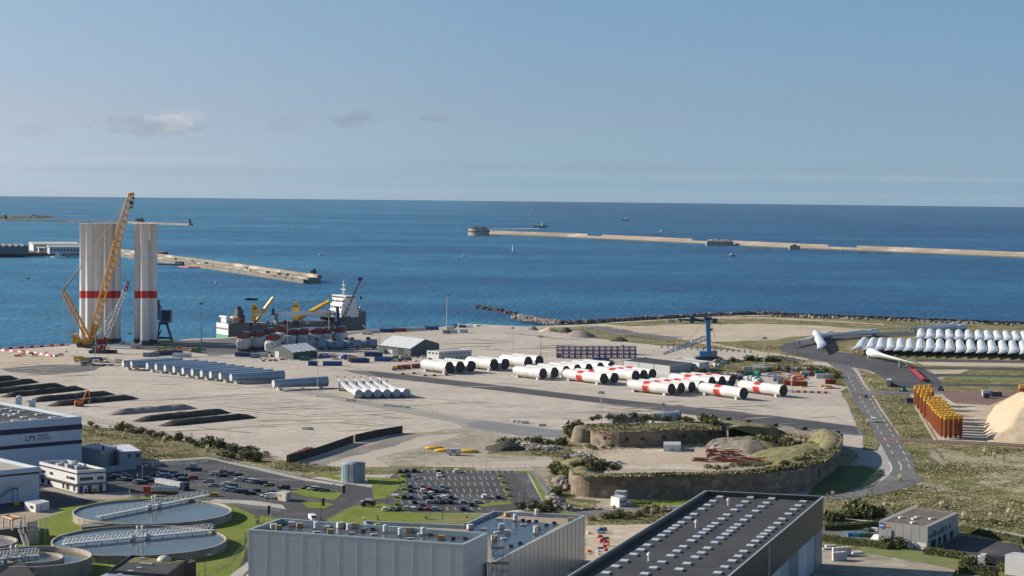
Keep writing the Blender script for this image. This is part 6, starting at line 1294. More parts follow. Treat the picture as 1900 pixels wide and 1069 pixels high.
def car(px, py, colr, rz, kind, label, group):
	key = (kind, colr)
	if kind not in PROTO: PROTO[kind] = car_proto(kind); o = PROTO[kind]; first = True
	else: o = copy_tree(PROTO[kind]); first = False
	if key not in PROTO:
		b = [c for c in o.children if c.name.startswith('body')][0]; me = b.data.copy(); me.materials[0] = CARC[colr]; PROTO[key] = me
	for c in o.children:
		if c.name.startswith('body'): c.data = PROTO[key]
	place(o, G(px, py), R(rz), label); o['group'] = group; o['label'] = label
	return o
ks = ['hatch', 'suv', 'estate', 'hatch', 'estate', 'hatch', 'suv']
def zz(l, ox, oy, s): return [(x/s+ox, y/s+oy, c) for x, y, c in l]
rows = [
 ('the line closest to the office', 176, zz([(60, 318, 'silver'), (115, 330, 'navy'), (178, 298, 'grey'), (175, 354, 'silver'), (230, 322, 'navy'), (255, 364, 'maroon')], 200, 840, 6.786)),
 ('the line behind the long trailer', 178, zz([(380, 392, 'silver'), (432, 402, 'black'), (480, 352, 'navy'), (528, 378, 'black')], 200, 840, 6.786)),
 ('the shaded block under the fence', 182, zz([(600, 292, 'maroon'), (700, 262, 'navy'), (672, 304, 'skyblue'), (716, 312, 'blue'), (775, 324, 'blue'), (812, 282, 'navy'), (875, 312, 'black'), (938, 304, 'navy')], 200, 840, 6.786)),
 ('the trio with the red car', 180, zz([(902, 354, 'skyblue'), (955, 360, 'navy'), (1062, 340, 'red')], 200, 840, 6.786)),
 ('the small group nearest the corner fence', 178, zz([(1022, 216, 'navy'), (1112, 238, 'black'), (1060, 186, 'silver')], 200, 840, 6.786)),
 ('the top middle line of the lot', 180, zz([(1340, 288, 'silver'), (1432, 262, 'black'), (1450, 308, 'black'), (1528, 285, 'grey'), (1640, 302, 'black')], 200, 840, 6.786)),
 ('the pair beside the grass kerb', 176, zz([(1272, 382, 'silver'), (1332, 434, 'silver')], 200, 840, 6.786)),
 ('the upper line right of the pale kerb', 182, zz([(1655, 352, 'white'), (1710, 372, 'navy'), (1795, 374, 'white'), (1848, 388, 'silver'), (1898, 396, 'black')], 200, 840, 6.786)+zz([(1290, 474, 'black'), (1345, 486, 'gold')], 160, 780, 3.958)),
 ('the lower line right of the pale kerb', 182, zz([(1490, 416, 'white'), (1560, 436, 'grey'), (1498, 474, 'silver'), (1545, 488, 'skyblue'), (1632, 504, 'grey'), (1696, 514, 'navy'), (1792, 534, 'black'), (1862, 500, 'maroon')], 200, 840, 6.786)),
 ('the end of the lot by the pale hut', 178, zz([(1350, 540, 'black'), (1318, 565, 'white'), (1455, 506, 'black'), (1615, 508, 'maroon'), (1665, 516, 'white'), (1708, 522, 'navy'), (1752, 527, 'grey')], 160, 780, 3.958)),
]
ci = 0
for where, rz, lst in rows:
	cnt = {}; tot = {}
	for _, _, c in lst: tot[c] = tot.get(c, 0)+1
	for x, y, c in lst:
		cnt[c] = cnt.get(c, 0)+1; w = CWORD.get(c, c)
		lb = ('%s car, %s %s one in %s' % (w, ORD[cnt[c]-1], w, where)) if tot[c] > 1 else ('the only %s car in %s' % (w, where))
		car(x, y, c, rz+random.uniform(-6, 6), ks[ci % 7], lb, 'cars in the car park behind the clarifiers'); ci += 1
car(395, 921.5, 'yellow', 178, 'estate', 'orange-yellow car driving past the end of the upper clarifier bridge', 'cars in the car park behind the clarifiers')
car(504, 926, 'white', 180, 'van', 'white van parked just left of the pale concrete hut', 'vans')
car(580.5, 967, 'white', -70, 'van', 'white van driving on the road above the grey building roof', 'vans')
rows2 = [('the top row', 90, [(742, 877.5, 'black'), (754.5, 876.5, 'navy'), (768.5, 876.5, 'black'), (812.6, 877.5, 'black'), (846.5, 877.3, 'white')]),
 ('the second row', -90, [(757.5, 885.5, 'black'), (769.5, 889, 'silver'), (815, 884.5, 'white')]),
 ('the double row with the red car', 90, [(761, 913.5, 'navy'), (761, 907, 'black'), (784.5, 913.2, 'white'), (784, 907, 'grey'), (795.5, 909.8, 'red'), (809.5, 914, 'black'), (821.5, 913.5, 'teal'), (820, 906.5, 'skyblue')]),
 ('the row below the red car', 90, [(749, 926, 'black'), (762.5, 926, 'navy'), (787, 926.5, 'teal'), (787.5, 918.5, 'grey'), (798.3, 925, 'maroon'), (798.5, 918.5, 'white'), (812.5, 926.5, 'silver'), (823.8, 926.5, 'white'), (836.5, 926, 'black'), (898.5, 925, 'white'), (923.5, 925.5, 'black')]),
 ('the second lowest row', 90, [(769.5, 935, 'black'), (783, 939.5, 'grey'), (795, 934.5, 'silver'), (808, 935, 'grey'), (821, 934.5, 'navy'), (834.5, 935, 'black'), (858, 934.5, 'skyblue'), (874.5, 939.5, 'black'), (883.5, 934, 'silver')]),
 ('the lowest row at the grass edge', 90, [(713.5, 948, 'white'), (728, 948, 'grey'), (740.5, 947.5, 'black'), (754.3, 947, 'silver'), (766.3, 947, 'white'), (780, 947.5, 'navy'), (793, 947.5, 'red'), (806, 947.5, 'skyblue'), (858.5, 948, 'black')])]
for where, rz, lst in rows2:
	cnt = {}; tot = {}
	for _, _, c in lst: tot[c] = tot.get(c, 0)+1
	for x, y, c in lst:
		cnt[c] = cnt.get(c, 0)+1; w = CWORD.get(c, c)
		lb = ('%s car, %s such in %s, square car park' % (w, ORD[cnt[c]-1], where)) if tot[c] > 1 else ('the only %s car in %s, square car park' % (w, where))
		car(x, y, c, rz+8+random.uniform(-2, 2), ks[ci % 7], lb, 'cars in the square car park'); ci += 1
car(680.5, 934.5, 'white', 170, 'suv', 'white car at the left entrance of the square car park', 'cars in the square car park')
car(683, 941, 'black', 170, 'van', 'black van beside the white car at the square car park entrance', 'vans')
car(1621, 783.5, 'white', -104, 'van', 'white van driving down the wide road at right', 'vans')
car(1607, 738, 'black', -100, 'hatch', 'small dark car driving on the wide road above the white van', 'cars on the wide road')
car(1609, 987.5, 'black', 120, 'hatch', 'black car parked left of the building with the round blue logo', 'cars by the logo building'); car(1620, 987, 'white', 140, 'hatch', 'white car parked beside the black one near the logo building', 'cars by the logo building')
# trucks
a = G(330, 921.5); r = thing('tank_truck', 'red tank truck with a shiny silver barrel beside the upper clarifier', 'truck', a, R(181)); k = mpp(a)
mb = MB(); mb.box((11.2, 0, .6), (2.3, 2.5, 3.1)); mb.build('cab', M['red'], r); mb = MB(); mb.box((12.38, 0, 2.2), (.08, 2.1, 1.)); mb.box((11.6, 0, 2.2), (1, 2.56, .9)); mb.build('windscreen', M['glass'], r)
mb = MB(); mb.tube((0, 0, 2.5), (9.2, 0, 2.5), 1.25, 1.25, 20); mb.tube((-.3, 0, 2.5), (0, 0, 2.5), .9, 1.25, 20); mb.tube((9.2, 0, 2.5), (9.5, 0, 2.5), 1.25, .9, 20); mb.build('tank', M['steel'], r)
mb = MB(); mb.box((4.6, 0, 3.72), (8, .8, .16));
for i in range(5): mb.tube((1+i*1.8, 0, 3.8), (1+i*1.8, 0, 4.05), .35, n=8)
mb.build('catwalk', M['lgrey'], r); mb = MB(); mb.box((5, 0, .8), (10, 2.3, .55)); mb.build('chassis', M['dred'], r)
for x in (.8, 2.1, 3.4, 9.6, 11.4):
	for s in (-1, 1): mb = MB(); mb.tube((x, s*.95, .5), (x, s*1.25, .5), .5, .5, 12); mb.build('wheel', M['black'], r)
a = G(318, 906); b = G(362, 914.5)
r = thing('flatbed_truck', 'long pale covered trailer truck parked behind the tank truck', 'truck', a, heading(a, b))
mb = MB(); mb.box((-1, 0, 1.2), (16, 2.5, 1.6)); mb.build('trailer_box', M['lgrey'], r); mb = MB(); mb.box((8.6, 0, .7), (2.3, 2.4, 2.4)); mb.build('cab', M['navy'], r); mb = MB(); mb.box((9.77, 0, 1.9), (.08, 2, .9)); mb.build('windscreen', M['glass'], r)
for x in (-7.5, -6.2, -4.9, 5.5, 8.8):
	for s in (-1, 1): mb = MB(); mb.tube((x, s*.95, .5), (x, s*1.25, .5), .5, .5, 12); mb.build('wheel', M['black'], r)
# street lamps & posts (thin)
def streetlamp(x, yb, yt, label, arm=1.4, m='lgrey', r_=.09):
	p = G(x, yb); h = HT(p, yt); r = thing('street_lamp', label, 'street lamp', p, 0, 'street lamps'); mb = MB(); mb.tube((0, 0, 0), (0, 0, h), r_*1.3, r_*.7, 6); mb.build('pole', M[m], r)
	mb = MB(); mb.tube((0, 0, h), (arm, 0, h+.25), r_*.6, n=5); mb.box((arm+.1, 0, h+.15), (.9, .35, .16)); mb.build('lamp_head', M['white2'], r)
for x, yb, yt, lb in ((264.5, 890, 864, 'street lamp left of the shaded car block'), (342.5, 886, 868, 'street lamp at the middle of the car park behind the clarifiers'), (321, 897, 880, 'street lamp by the pale kerb above the tanker'), (399.5, 897, 877, 'street lamp between the two car lines right of the pale kerb'), (450, 907, 884, 'street lamp among the lower car line'), (400, 1, 0, ''), (417, 873, 857, 'street lamp at the corner of the car park fence'), (371, 913, 893, 'street lamp beside the yellow car'), (511, 915, 893, 'street lamp above the pale hut'), (156, 982, 951, 'white street lamp at the left rim of the upper clarifier'), (184, 1046, 1006, 'white street lamp before the lower clarifier, left one'), (313.5, 1032, 1004, 'white street lamp before the lower clarifier, right one'), (84, 1005, 962, 'white street lamp on the lawn left of the clarifiers'), (64.5, 995, 972, 'white street lamp near the gantry stair'), (67.5, 1069, 1047, 'white street lamp over the ringed tank front'), (144, 1050, 1036, 'short white lamp at the right rim of the ringed tank'), (380.5, 1069, 1030, 'dark lamp post on the lawn by the curved fence'), (455, 1040, 985, 'dark lamp post left of the grey building'), (595.5, 967, 925, 'dark lamp post at the road fork'), (637, 900, 862, 'lamp post in front of the silo'), (502.5, 962, 905, 'lamp post by the lawn above the grey building, left'), (718, 952, 918, 'dark lamp post at the left corner of the square car park'), (821, 965, 925, 'dark lamp post on the grass below the square car park'), (896, 905, 874, 'lamp post in the middle of the square car park'), (788, 874, 850, 'lamp post at the top edge of the square car park'), (973, 943, 895, 'dark lamp post by the hatched lane of the square car park'), (964, 938, 911, 'pale lamp post left of the hatched lane'), (979, 955, 936, 'white lamp post behind the grey roof'), (902, 875, 848, 'lamp post behind the square car park'), (1285, 925, 888, 'dark lamp post before the fort wall')):
	if lb: streetlamp(x, yb, yt, lb, m='dgrey' if 'dark' in lb else 'lgrey', r_=.11)
for x, y, c, lb in ((638, 916, 'rust', 'rusty brown totem panel at the road bend'), (600, 940, 'rust', 'rusty brown totem panel on the traffic island'), (499, 955, 'rust', 'rusty brown totem panel beside the pampas tuft')):
	p = G(x, y); r = thing('totem_sign', lb, 'sign', p); mb = MB(); mb.box((0, 0, 0), (.9, .3, 3.0)); mb.box((0, 0, 3.0), (1., .36, .12)); mb.build('panel', mat('corten', (.07, .045, .035), .8), r); mb = MB(); mb.box((0, 0, 0), (1.2, .6, .15)); mb.build('footing', M['conc'], r)
for i, (x, y, lb) in enumerate(((255, 893, 'white parking sign by the line nearest the office'), (332, 883, 'white parking sign behind the trio with the red car'), (383.5, 876, 'white parking sign on the pale kerb at top'), (407.5, 881, 'white parking sign in the top middle line'), (410, 903, 'white parking sign by the lower line'), (445, 906, 'white parking sign in the lower line of the lot'), (487, 890, 'white parking sign in the upper line of the lot'), (480, 913, 'white parking sign near the white van'), (522, 897, 'white parking sign above the hut'), (557, 904, 'white parking sign right of the hut'), (620, 912, 'white bar barrier post at the road edge'))):
	p = G(x, y); r = thing('parking_sign', lb, 'sign', p, 0, 'parking signs'); mb = MB(); mb.tube((0, 0, 0), (0, 0, 2.6), .06, n=5); mb.build('pole', M['lgrey'], r); mb = MB(); mb.box((0, 0, 2.0), (.8, .08, .9)); mb.build('plate', M['white'], r)
# fences: thin posts and rails
def fence(label, pts, h, step, m='lgrey', r_=.06, mesh=False, name='wire_fence', rails=(.1, .95)):
	P = [G(*p) for p in pts]; r = thing(name, label, 'fence', P[0]); mb = MB(); mr = MB()
	for a, b in zip(P[:-1], P[1:]):
		n = max(1, int((b-a).length/step))
		for i in range(n): q = a.lerp(b, i/n); mb.tube(q, q+Vector((0, 0, h)), r_, n=4)
		for z_ in rails: mr.tube(a+Vector((0, 0, h*z_)), b+Vector((0, 0, h*z_)), r_*.55, n=3)
		if mesh:
			for z_ in (.25, .4, .55, .7, .85): mr.tube(a+Vector((0, 0, h*z_)), b+Vector((0, 0, h*z_)), .025, n=3)
	mb.build('posts', M[m], r, world=True); mr.build('rails', M[m], r, world=True); return r
fence('wire fence with pale posts above the shaded car block', ((258, 871), (385, 857.5), (388, 852), (470, 872), (560, 892)), 2.4, 3.2, mesh=True)
fence('green wire fence curving round the right of the lower clarifier', ((370, 1072), (400, 1064), (430, 1045), (452, 1020), (458, 1000)), 2.0, 2.2, 'mgrey')
fence('mesh fence in front of the car park by the upper clarifier', ((205, 912), (240, 915), (240, 925), (300, 928), (430, 938), (520, 950)), 2.0, 3, mesh=True)
fence('wire fence along the front lawn by the road', ((470, 968), (600, 985), (640, 955), (668, 938), (700, 950), (850, 962)), 1.6, 3, 'lgrey', .04)
fence('wire fence behind the square car park', ((690, 915), (742, 874), (860, 871), (975, 871), (990, 873), (1042, 945)), 2.2, 3.2, 'mgrey', .05)
fence('long low fence on the left field edge before the apron', ((152, 780), (250, 796), (330, 812), (420, 834), (530, 860)), 2.4, 1.4, name='picket_fence', m='kerb', r_=.1)
fence('long mesh fence over the yard right of the silo', ((735, 860), (800, 838), (860, 818), (940, 812), (1050, 818)), 2.2, 4, 'mgrey', .05)
fence('thin fence line along the old apron road', ((600, 735), (700, 752), (860, 776), (1000, 792)), 1.6, 4, 'mgrey', .05)
fence('fence along the far edge of the open quay', ((880, 646), (1000, 658), (1100, 668), (1160, 672)), 1.8, 2.2, 'kerb', .14, name='block_fence')
fence('wire fence between the wide road and the concrete apron', ((1566, 736), (1590, 775), (1604, 800), (1600, 830)), 2.2, 3., 'mgrey', .05)
# ================================================ big grey building, dark-roofed warehouse
M['cladgrey'] = mat('clad_grey', (.30, .36, .40), .38, c2=(.27, .325, .36), scale=.5, stretch=(.05, .05, 3), metal=.15)
M['cladsteel'] = mat('clad_steel', (.42, .43, .43), .32, .45, c2=(.36, .37, .37), scale=.08, stretch=(1, 1, .1)); M['parapet'] = flat('parapet_paleblue', (.36, .44, .47), .4)
M['tileroof'] = mat('wet_membrane', (.05, .055, .06), .22, c2=(.10, .10, .095), scale=.12, detail=6, spec=.7)
def membrane():
	m = mat('blue_membrane', (.028, .05, .085), .22, c2=(.045, .07, .11), scale=.15, detail=5, spec=.8)
	return m
h1 = 22.
P1_ = [GZ(461.5, 982, h1), GZ(860, 1010, h1), GZ(905, 989, h1), GZ(520, 961.5, h1)]
b1 = thing('warehouse', 'big grey clad building with a cluttered flat roof, higher front block', 'warehouse', P1_[0])
def offset_poly(P, k):
	out = []; n = len(P); ar = sum(P[i].x*P[(i+1) % n].y-P[(i+1) % n].x*P[i].y for i in range(n)); sgn = 1 if ar > 0 else -1
	for i in range(n):
		a, b, c = P[i-1], P[i], P[(i+1) % n]; d1 = (b-a).normalized(); d2 = (c-b).normalized(); n1 = perp(d1)*sgn; n2 = perp(d2)*sgn
		m = (n1+n2); m = m/(m.length_squared/2) if m.length > .1 else n1; out.append(b+m*k)
	return out
def parapet_building(P, h, roofz, thick, wallm, roofm, root, topm, roofname='roof'):
	I = offset_poly(P, thick); n = len(P)
	mb = MB(); vs = [(p.x, p.y, 0) for p in P]+[(p.x, p.y, h-.25) for p in P]; mb.add(vs, [(i, (i+1) % n, n+(i+1) % n, n+i) for i in range(n)]); mb.build('wall', wallm, root, world=True)
	O = offset_poly(P, -.08); mb = MB(); vs = [(p.x, p.y, h-.3) for p in O]+[(p.x, p.y, h) for p in O]+[(p.x, p.y, h) for p in I]+[(p.x, p.y, roofz) for p in I]
	fs = []
	for k in range(3): fs += [(k*n+i, k*n+(i+1) % n, (k+1)*n+(i+1) % n, (k+1)*n+i) for i in range(n)]
	mb.add(vs, fs); mb.build('parapet', topm, root, world=True)
	mb = MB(); mb.add([(p.x, p.y, roofz+.02) for p in I], [tuple(range(n))]); mb.build(roofname, roofm, root, world=True)
	return I
I1 = parapet_building(P1_, h1, h1-1.3, .7, M['cladgrey'], M['tileroof'], b1, M['parapet'])
for i in range(12):
	q = P1_[0].lerp(P1_[1], i/11.7+.0); d = (P1_[1]-P1_[0]).normalized(); nn = -perp(d)*.12 if perp(d).y > 0 else perp(d)*.12
	mb = MB(); mb.prism([tuple(w[:2]) for w in (q-d*.08+nn*.5, q+d*.08+nn*.5, q+d*.08-nn*.2, q-d*.08-nn*.2)], 0, h1-.4); mb.build('facade_joint', M['lgrey'], b1, world=True)
h2_ = 14.
P2_ = [GZ(907, 1048, h2_), GZ(1086, 956, h2_), GZ(916, 948, h2_), GZ(857, 974, h2_), GZ(675, 966, h2_), GZ(700, 985, h2_)+Vector((-20, 10, 0))]
P2_[5] = P2_[4]+(P2_[0]-P2_[3])*.95
b2 = thing('warehouse', 'lower rear block of the grey building with a blue gridded roof and steel side wall', 'warehouse', P2_[0])
I2 = parapet_building([P2_[0], P2_[1], P2_[2], P2_[3], P2_[4], P2_[3]+(P2_[4]-P2_[3])+(P2_[0]-P2_[3])*.22, P2_[3]+(P2_[0]-P2_[3])*.30, ][0:5]+[P2_[4]+(P1_[2]-P2_[3])*.3, P1_[2]+Vector((0, 1.5, 0))], h2_, h2_-1.1, .6, M['cladsteel'], mat('sand_membrane', (.36, .28, .22), .8, c2=(.30, .25, .2), scale=.2), b2, M['parapet'])
# blue membrane sheets in a grid, with seams
mb = MB(); C4 = [G(x, y, h2_-1.0) for x, y in ((916, 1040), (1037, 973.5), (897, 958.5), (868, 970), (868, 985), (905, 992))]
mb.add([tuple(v) for v in C4], [tuple(range(6))]); mb.build('blue_membrane', membrane(), b2, world=True)
mb = MB(); u0, u1, u2 = G(916, 1040, h2_-.97), G(1037, 973.5, h2_-.97), G(897, 958.5, h2_-.97)
for i in range(1, 26):
	t = i/26; a = u0.lerp(u1, t); b = a+(u2-u1); e = a.lerp(b, 1 if t > .25 else .3+.7*t/.25); d = (e-a).normalized(); q = perp(d)*.07; mb.add([a-q, e-q, e+q, a+q], [(0, 1, 2, 3)])
for i in range(1, 8):
	t = i/8; a = u1.lerp(u2, t); b = a+(u0-u1)*(1-t*.35); d = (b-a).normalized(); q = perp(d)*.05; mb.add([a-q, b-q, b+q, a+q], [(0, 1, 2, 3)])
mb.build('membrane_seam', M['grey'], b2, world=True)
for i in range(22):
	q = P2_[0].lerp(P2_[1], (i+.5)/22); d = (P2_[1]-P2_[0]).normalized(); nn = perp(d); nn = nn if nn.x > 0 else -nn
	mb = MB(); mb.prism([tuple(w[:2]) for w in (q-d*.05+nn*.05, q+d*.05+nn*.05, q+d*.05-nn*.02, q-d*.05-nn*.02)], 0, h2_-.4); mb.build('facade_joint', M['mgrey'], b2, world=True)
# things on the roofs
def roofitem(x, y, z, kind, label):
	g = G(x, y, z); rz = random.uniform(-.3, .5)
	big_ = kind
	if kind == 'vent':
		r = thing('roof_vent', label, 'roof vent', g); mb = MB(); mb.box((0, 0, 0), (1.5, 1.5, .5)); mb.build('base', M['white2'], r); mb = MB(); mb.tube((0, 0, .5), (0, 0, 1.9), .68, .68, 16); mb.tube((0, 0, 1.9), (0, 0, 2.2), .78, .5, 16); mb.build('cowl', M['skylight'], r)
	elif kind in ('pallet', 'tan'):
		r = thing('pallet_stack', label, 'pallet', g, rz); mb = MB()
		for k in (-.8, 0, .8): mb.box((0, k, 0), (2.4, .15, .12))
		mb.box((0, 0, .12), (2.4, 1.9, .05)); mb.build('pallet', mat('pallet_wood', (.40, .27, .14), .8), r); mb = MB()
		hh = random.uniform(1.2, 2.);
		for j in range(3): mb.box((0, 0, .18+j*hh/3), (2.3-.05*j, 1.8-.04*j, hh/3-.04))
		mb.build('load', M['white2'] if kind == 'pallet' else mat('load_tan', (.45, .33, .18), .8), r); mb = MB(); mb.box((0, 0, .2+hh), (2.36, 1.86, .06)); mb.build('top_sheet', M['offwhite'] if kind == 'pallet' else MATS['pallet_wood'], r)
	elif kind == 'board':
		r = thing('board_stack', label, 'board stack', g, rz); mb = MB()
		for j in range(4): mb.box((.03*j, 0, .1+j*.1), (2.4, 1.2, .08), rz=.02*j)
		mb.build('boards', M['white2'], r); mb = MB(); mb.box((-.7, 0, 0), (.12, 1.2, .1)); mb.box((.7, 0, 0), (.12, 1.2, .1)); mb.build('bearer', MATS['pallet_wood'] if 'pallet_wood' in MATS else M['rust'], r)
	else:
		r = thing('roll_stack', label, 'material stack', g, rz); mb = MB()
		for j in range(3): mb.tube((-.8, -.5+j*.5, .25), (.8, -.5+j*.5, .25), .24, n=8)
		mb.tube((-.8, -.25, .66), (.8, -.25, .66), .24, n=8); mb.build('rolls', M['dgrey'], r); mb = MB(); mb.box((0, 0, 0), (1.5, 1.7, .05)); mb.build('sheet', M['mgrey'], r)
	if big_ != 'vent': r.scale = (.75,)*3
Z1 = h1-1.27; Z2 = h2_-.95
def z5(x, y): return x/4.318+460, y/4.318+940
items = [(205, 185, 'pallet'), (245, 190, 'tan'), (350, 160, 'pallet'), (412, 165, 'tan'), (547, 182, 'vent'), (630, 188, 'pallet'), (655, 170, 'roll'), (737, 172, 'pallet'), (808, 200, 'vent'), (812, 170, 'tan'), (855, 175, 'tan'), (900, 168, 'board'), (550, 208, 'board'), (662, 218, 'tan'), (830, 215, 'board'), (918, 182, 'board'), (925, 208, 'roll'), (1010, 228, 'board'), (1040, 182, 'tan'), (1102, 210, 'vent'), (1180, 185, 'roll'), (1222, 235, 'vent'), (1292, 210, 'tan'), (1300, 260, 'board'), (1405, 230, 'vent'), (1385, 222, 'board'), (1462, 235, 'roll'), (1550, 265, 'tan'), (1640, 262, 'roll'), (1740, 262, 'roll'), (270, 150, 'roll'), (995, 188, 'roll')]
cnt = {}
KN = dict(vent='pale round vent', pallet='white wrapped pallet', tan='tan loaded pallet', board='stack of white boards', roll='stack of dark rolls')
for x, y, k in sorted(items):
	cnt[k] = cnt.get(k, 0)+1; px_, py_ = z5(x, y); roofitem(px_, py_, Z1, k, '%s, %s from the left on the higher grey roof' % (KN[k], ORD[cnt[k]-1]))
def z6(x, y): return x/7.917+860, y/7.917+940
items = [(762, 215, 'vent'), (1075, 140, 'vent'), (1060, 400, 'vent'), (645, 400, 'pallet'), (450, 500, 'tan'), (300, 335, 'board'), (490, 385, 'board'), (590, 478, 'board'), (30, 300, 'tan'), (95, 330, 'pallet'), (520, 190, 'board'), (640, 140, 'tan'), (870, 210, 'roll'), (960, 225, 'roll'), (1070, 225, 'roll'), (1215, 280, 'roll'), (1330, 250, 'roll'), (1080, 335, 'tan'), (880, 275, 'board'), (1575, 225, 'tan'), (700, 590, 'roll'), (830, 550, 'roll'), (560, 330, 'pallet')]
cnt = {}
for x, y, k in sorted(items):
	cnt[k] = cnt.get(k, 0)+1; px_, py_ = z6(x, y); roofitem(px_, py_, Z2, k, '%s, %s from the left on the blue gridded roof' % (KN[k], ORD[cnt[k]-1]))
# scaffold in the corner between the two blocks
c = G(912, 1060, 6); r = thing('scaffold', 'steel scaffold tower in the corner between the two grey blocks', 'scaffold', (c.x, c.y, 0)); c0 = Vector((P1_[2].x+1.2, P1_[2].y-4, 0)); mb = MB(); md = MB()
for i in range(4):
	for j in range(3): mb.tube((c0.x+i*1.5, c0.y-j*1.6, 0), (c0.x+i*1.5, c0.y-j*1.6, h1+.5-i*1.6), .06, n=4)
for k in range(11):
	z_ = k*2+1
	for j in range(3): mb.tube((c0.x, c0.y-j*1.6, z_), (c0.x+4.5, c0.y-j*1.6, z_), .05, n=4); mb.tube((c0.x+(k % 2)*1.5, c0.y-j*1.6, z_), (c0.x+1.5+(k % 2)*1.5, c0.y-j*1.6, z_+2), .045, n=4)
	for i in range(4): mb.tube((c0.x+i*1.5, c0.y, z_), (c0.x+i*1.5, c0.y-3.2, z_), .05, n=4)
	if k % 2: md.box((c0.x+2.2, c0.y-1.6, z_), (4.4, 3, .08))
mb.build('tubes', M['mgrey'], r, world=True); md.build('deck', mat('pallet_wood', (.40, .27, .14), .8), r, world=True)
# dark-roofed warehouse
hw = 21.
W = [GZ(1309, 911, hw), GZ(1528, 921.5, hw)]; dn = (GZ(1060, 1066, hw)-W[0]); W = [W[0], W[1], W[1]+dn*1.5, W[0]+dn*1.5]
dw = thing('warehouse', 'long warehouse with a dark roof full of skylights, dark cladding above pale panels', 'warehouse', W[0])
M['cladbrown'] = mat('clad_brown', (.055, .05, .052), .45, c2=(.045, .042, .044), scale=.2)
IW = offset_poly(W, .9); n = 4
mb = MB(); vs = [(p.x, p.y, z_) for z_ in (11.5, hw) for p in W]+[(p.x, p.y, z_) for z_ in (hw, hw-1.35) for p in IW]; fs = []
for k in range(3): fs += [(k*4+i, k*4+(i+1) % 4, (k+1)*4+(i+1) % 4, (k+1)*4+i) for i in range(4)]
mb.add(vs, fs); mb.build('upper_wall', M['cladbrown'], dw, world=True)
O = offset_poly(W, -.1); mb = MB()
I_ = offset_poly(W, .25)
mb.add([(p.x, p.y, hw+.02) for p in O]+[(p.x, p.y, hw+.14) for p in O]+[(p.x, p.y, hw+.14) for p in I_]+[(p.x, p.y, hw+.02) for p in I_], [(k*4+i, k*4+(i+1) % 4, (k+1)*4+(i+1) % 4, (k+1)*4+i) for k in range(3) for i in range(4)]); mb.build('coping', M['lgrey'], dw, world=True)
mb = MB(); Wi = offset_poly(W, .25); mb.add([(p.x, p.y, z_) for z_ in (0, 11.6) for p in Wi], [(i, (i+1) % 4, 4+(i+1) % 4, 4+i) for i in range(4)]); mb.build('lower_wall', mat('panel_paleblue', (.36, .42, .47), .5), dw, world=True)
for i in range(0, 16):
	if i % 3 == 1: continue
	a = W[1].lerp(W[2], i/16); b = W[1].lerp(W[2], (i+.96)/16); nn = Vector((.05, 0, 0)); mb = MB(); mb.prism([tuple(w[:2]) for w in (a+nn*-4, b+nn*-4, b+nn*-2, a+nn*-2)], .1, 11.4); mb.build('panel', mat('panel_grey', (.20, .23, .26), .5) if i % 3 == 0 else mat('panel_white', (.50, .56, .60), .5), dw, world=True)
mb = MB(); mb.add([(p.x, p.y, hw-1.34) for p in IW], [(0, 1, 2, 3)]); mb.build('roof', M['roofd'], dw, world=True)
q = W[1].lerp(W[2], .2);
mb = MB(); a = GZ(1426, 1011, hw); mb.tube((a.x+.2, a.y, 0), (a.x+.2, a.y, hw-.3), .22, n=6); mb.build('downpipe', M['lgrey'], dw, world=True)
RZ = hw-1.32; U = (W[1]-W[0]); Vd = (W[3]-W[0])
colz = [[(1025, 597), (983, 623), (950, 647), (915, 671), (868, 702), (832, 725), (792, 752), (760, 772), (737, 789), (708, 807), (673, 830), (637, 856), (587, 889), (548, 917), (504, 945), (449, 983), (395, 1017), (338, 1056)],
		[(1210, 601), (1177, 627), (1144, 650), (1110, 676), (1067, 706), (1034, 731), (997, 758), (970, 777), (944, 796), (918, 815), (885, 838), (851, 862), (804, 898), (766, 925), (727, 953), (675, 990), (625, 1026), (572, 1062)],
		[(1338, 608), (1305, 634), (1275, 657), (1240, 683), (1200, 714), (1168, 738), (1133, 766), (1107, 785), (1084, 804), (1058, 823), (1028, 846), (994, 873), (949, 907), (914, 935), (876, 962), (827, 1000), (780, 1035)],
		[(1528, 625), (1497, 650), (1469, 674), (1438, 700), (1400, 731), (1372, 757), (1336, 785), (1315, 803), (1290, 822), (1270, 841), (1240, 865), (1209, 891), (1168, 927), (1135, 956), (1099, 984), (1055, 1021), (1012, 1056)]]
mats_sky = M['skylight']; uu = heading(W[0], W[1])
for cc in colz:
	for (x, y) in cc:
		g = G(x/3.25+1020, y/3.25+740, RZ); mb = MB(); mb.box((g.x, g.y, RZ), (2.1, 2.9, .35), rz=uu); mb.box((g.x, g.y, RZ+.35), (1.95, 2.7, .1), rz=uu); mb.build('skylight', mats_sky, dw, world=True)
mb = MB(); a = G(1337, 918, RZ+.02); b = G(1240, 1069, RZ+.02)
for x, y in ((1079, 645), (884, 780), (600, 980)):
	g = G(x/3.25+1020, y/3.25+740, RZ); mb = MB(); mb.tube(g, g+Vector((0, 0, 1.6)), .4, n=10); mb.tube(g+Vector((0, 0, 1.6)), g+Vector((0, 0, 2.3)), .75, .3, n=10); mb.build('roof_cowl', M['white2'], dw, world=True)
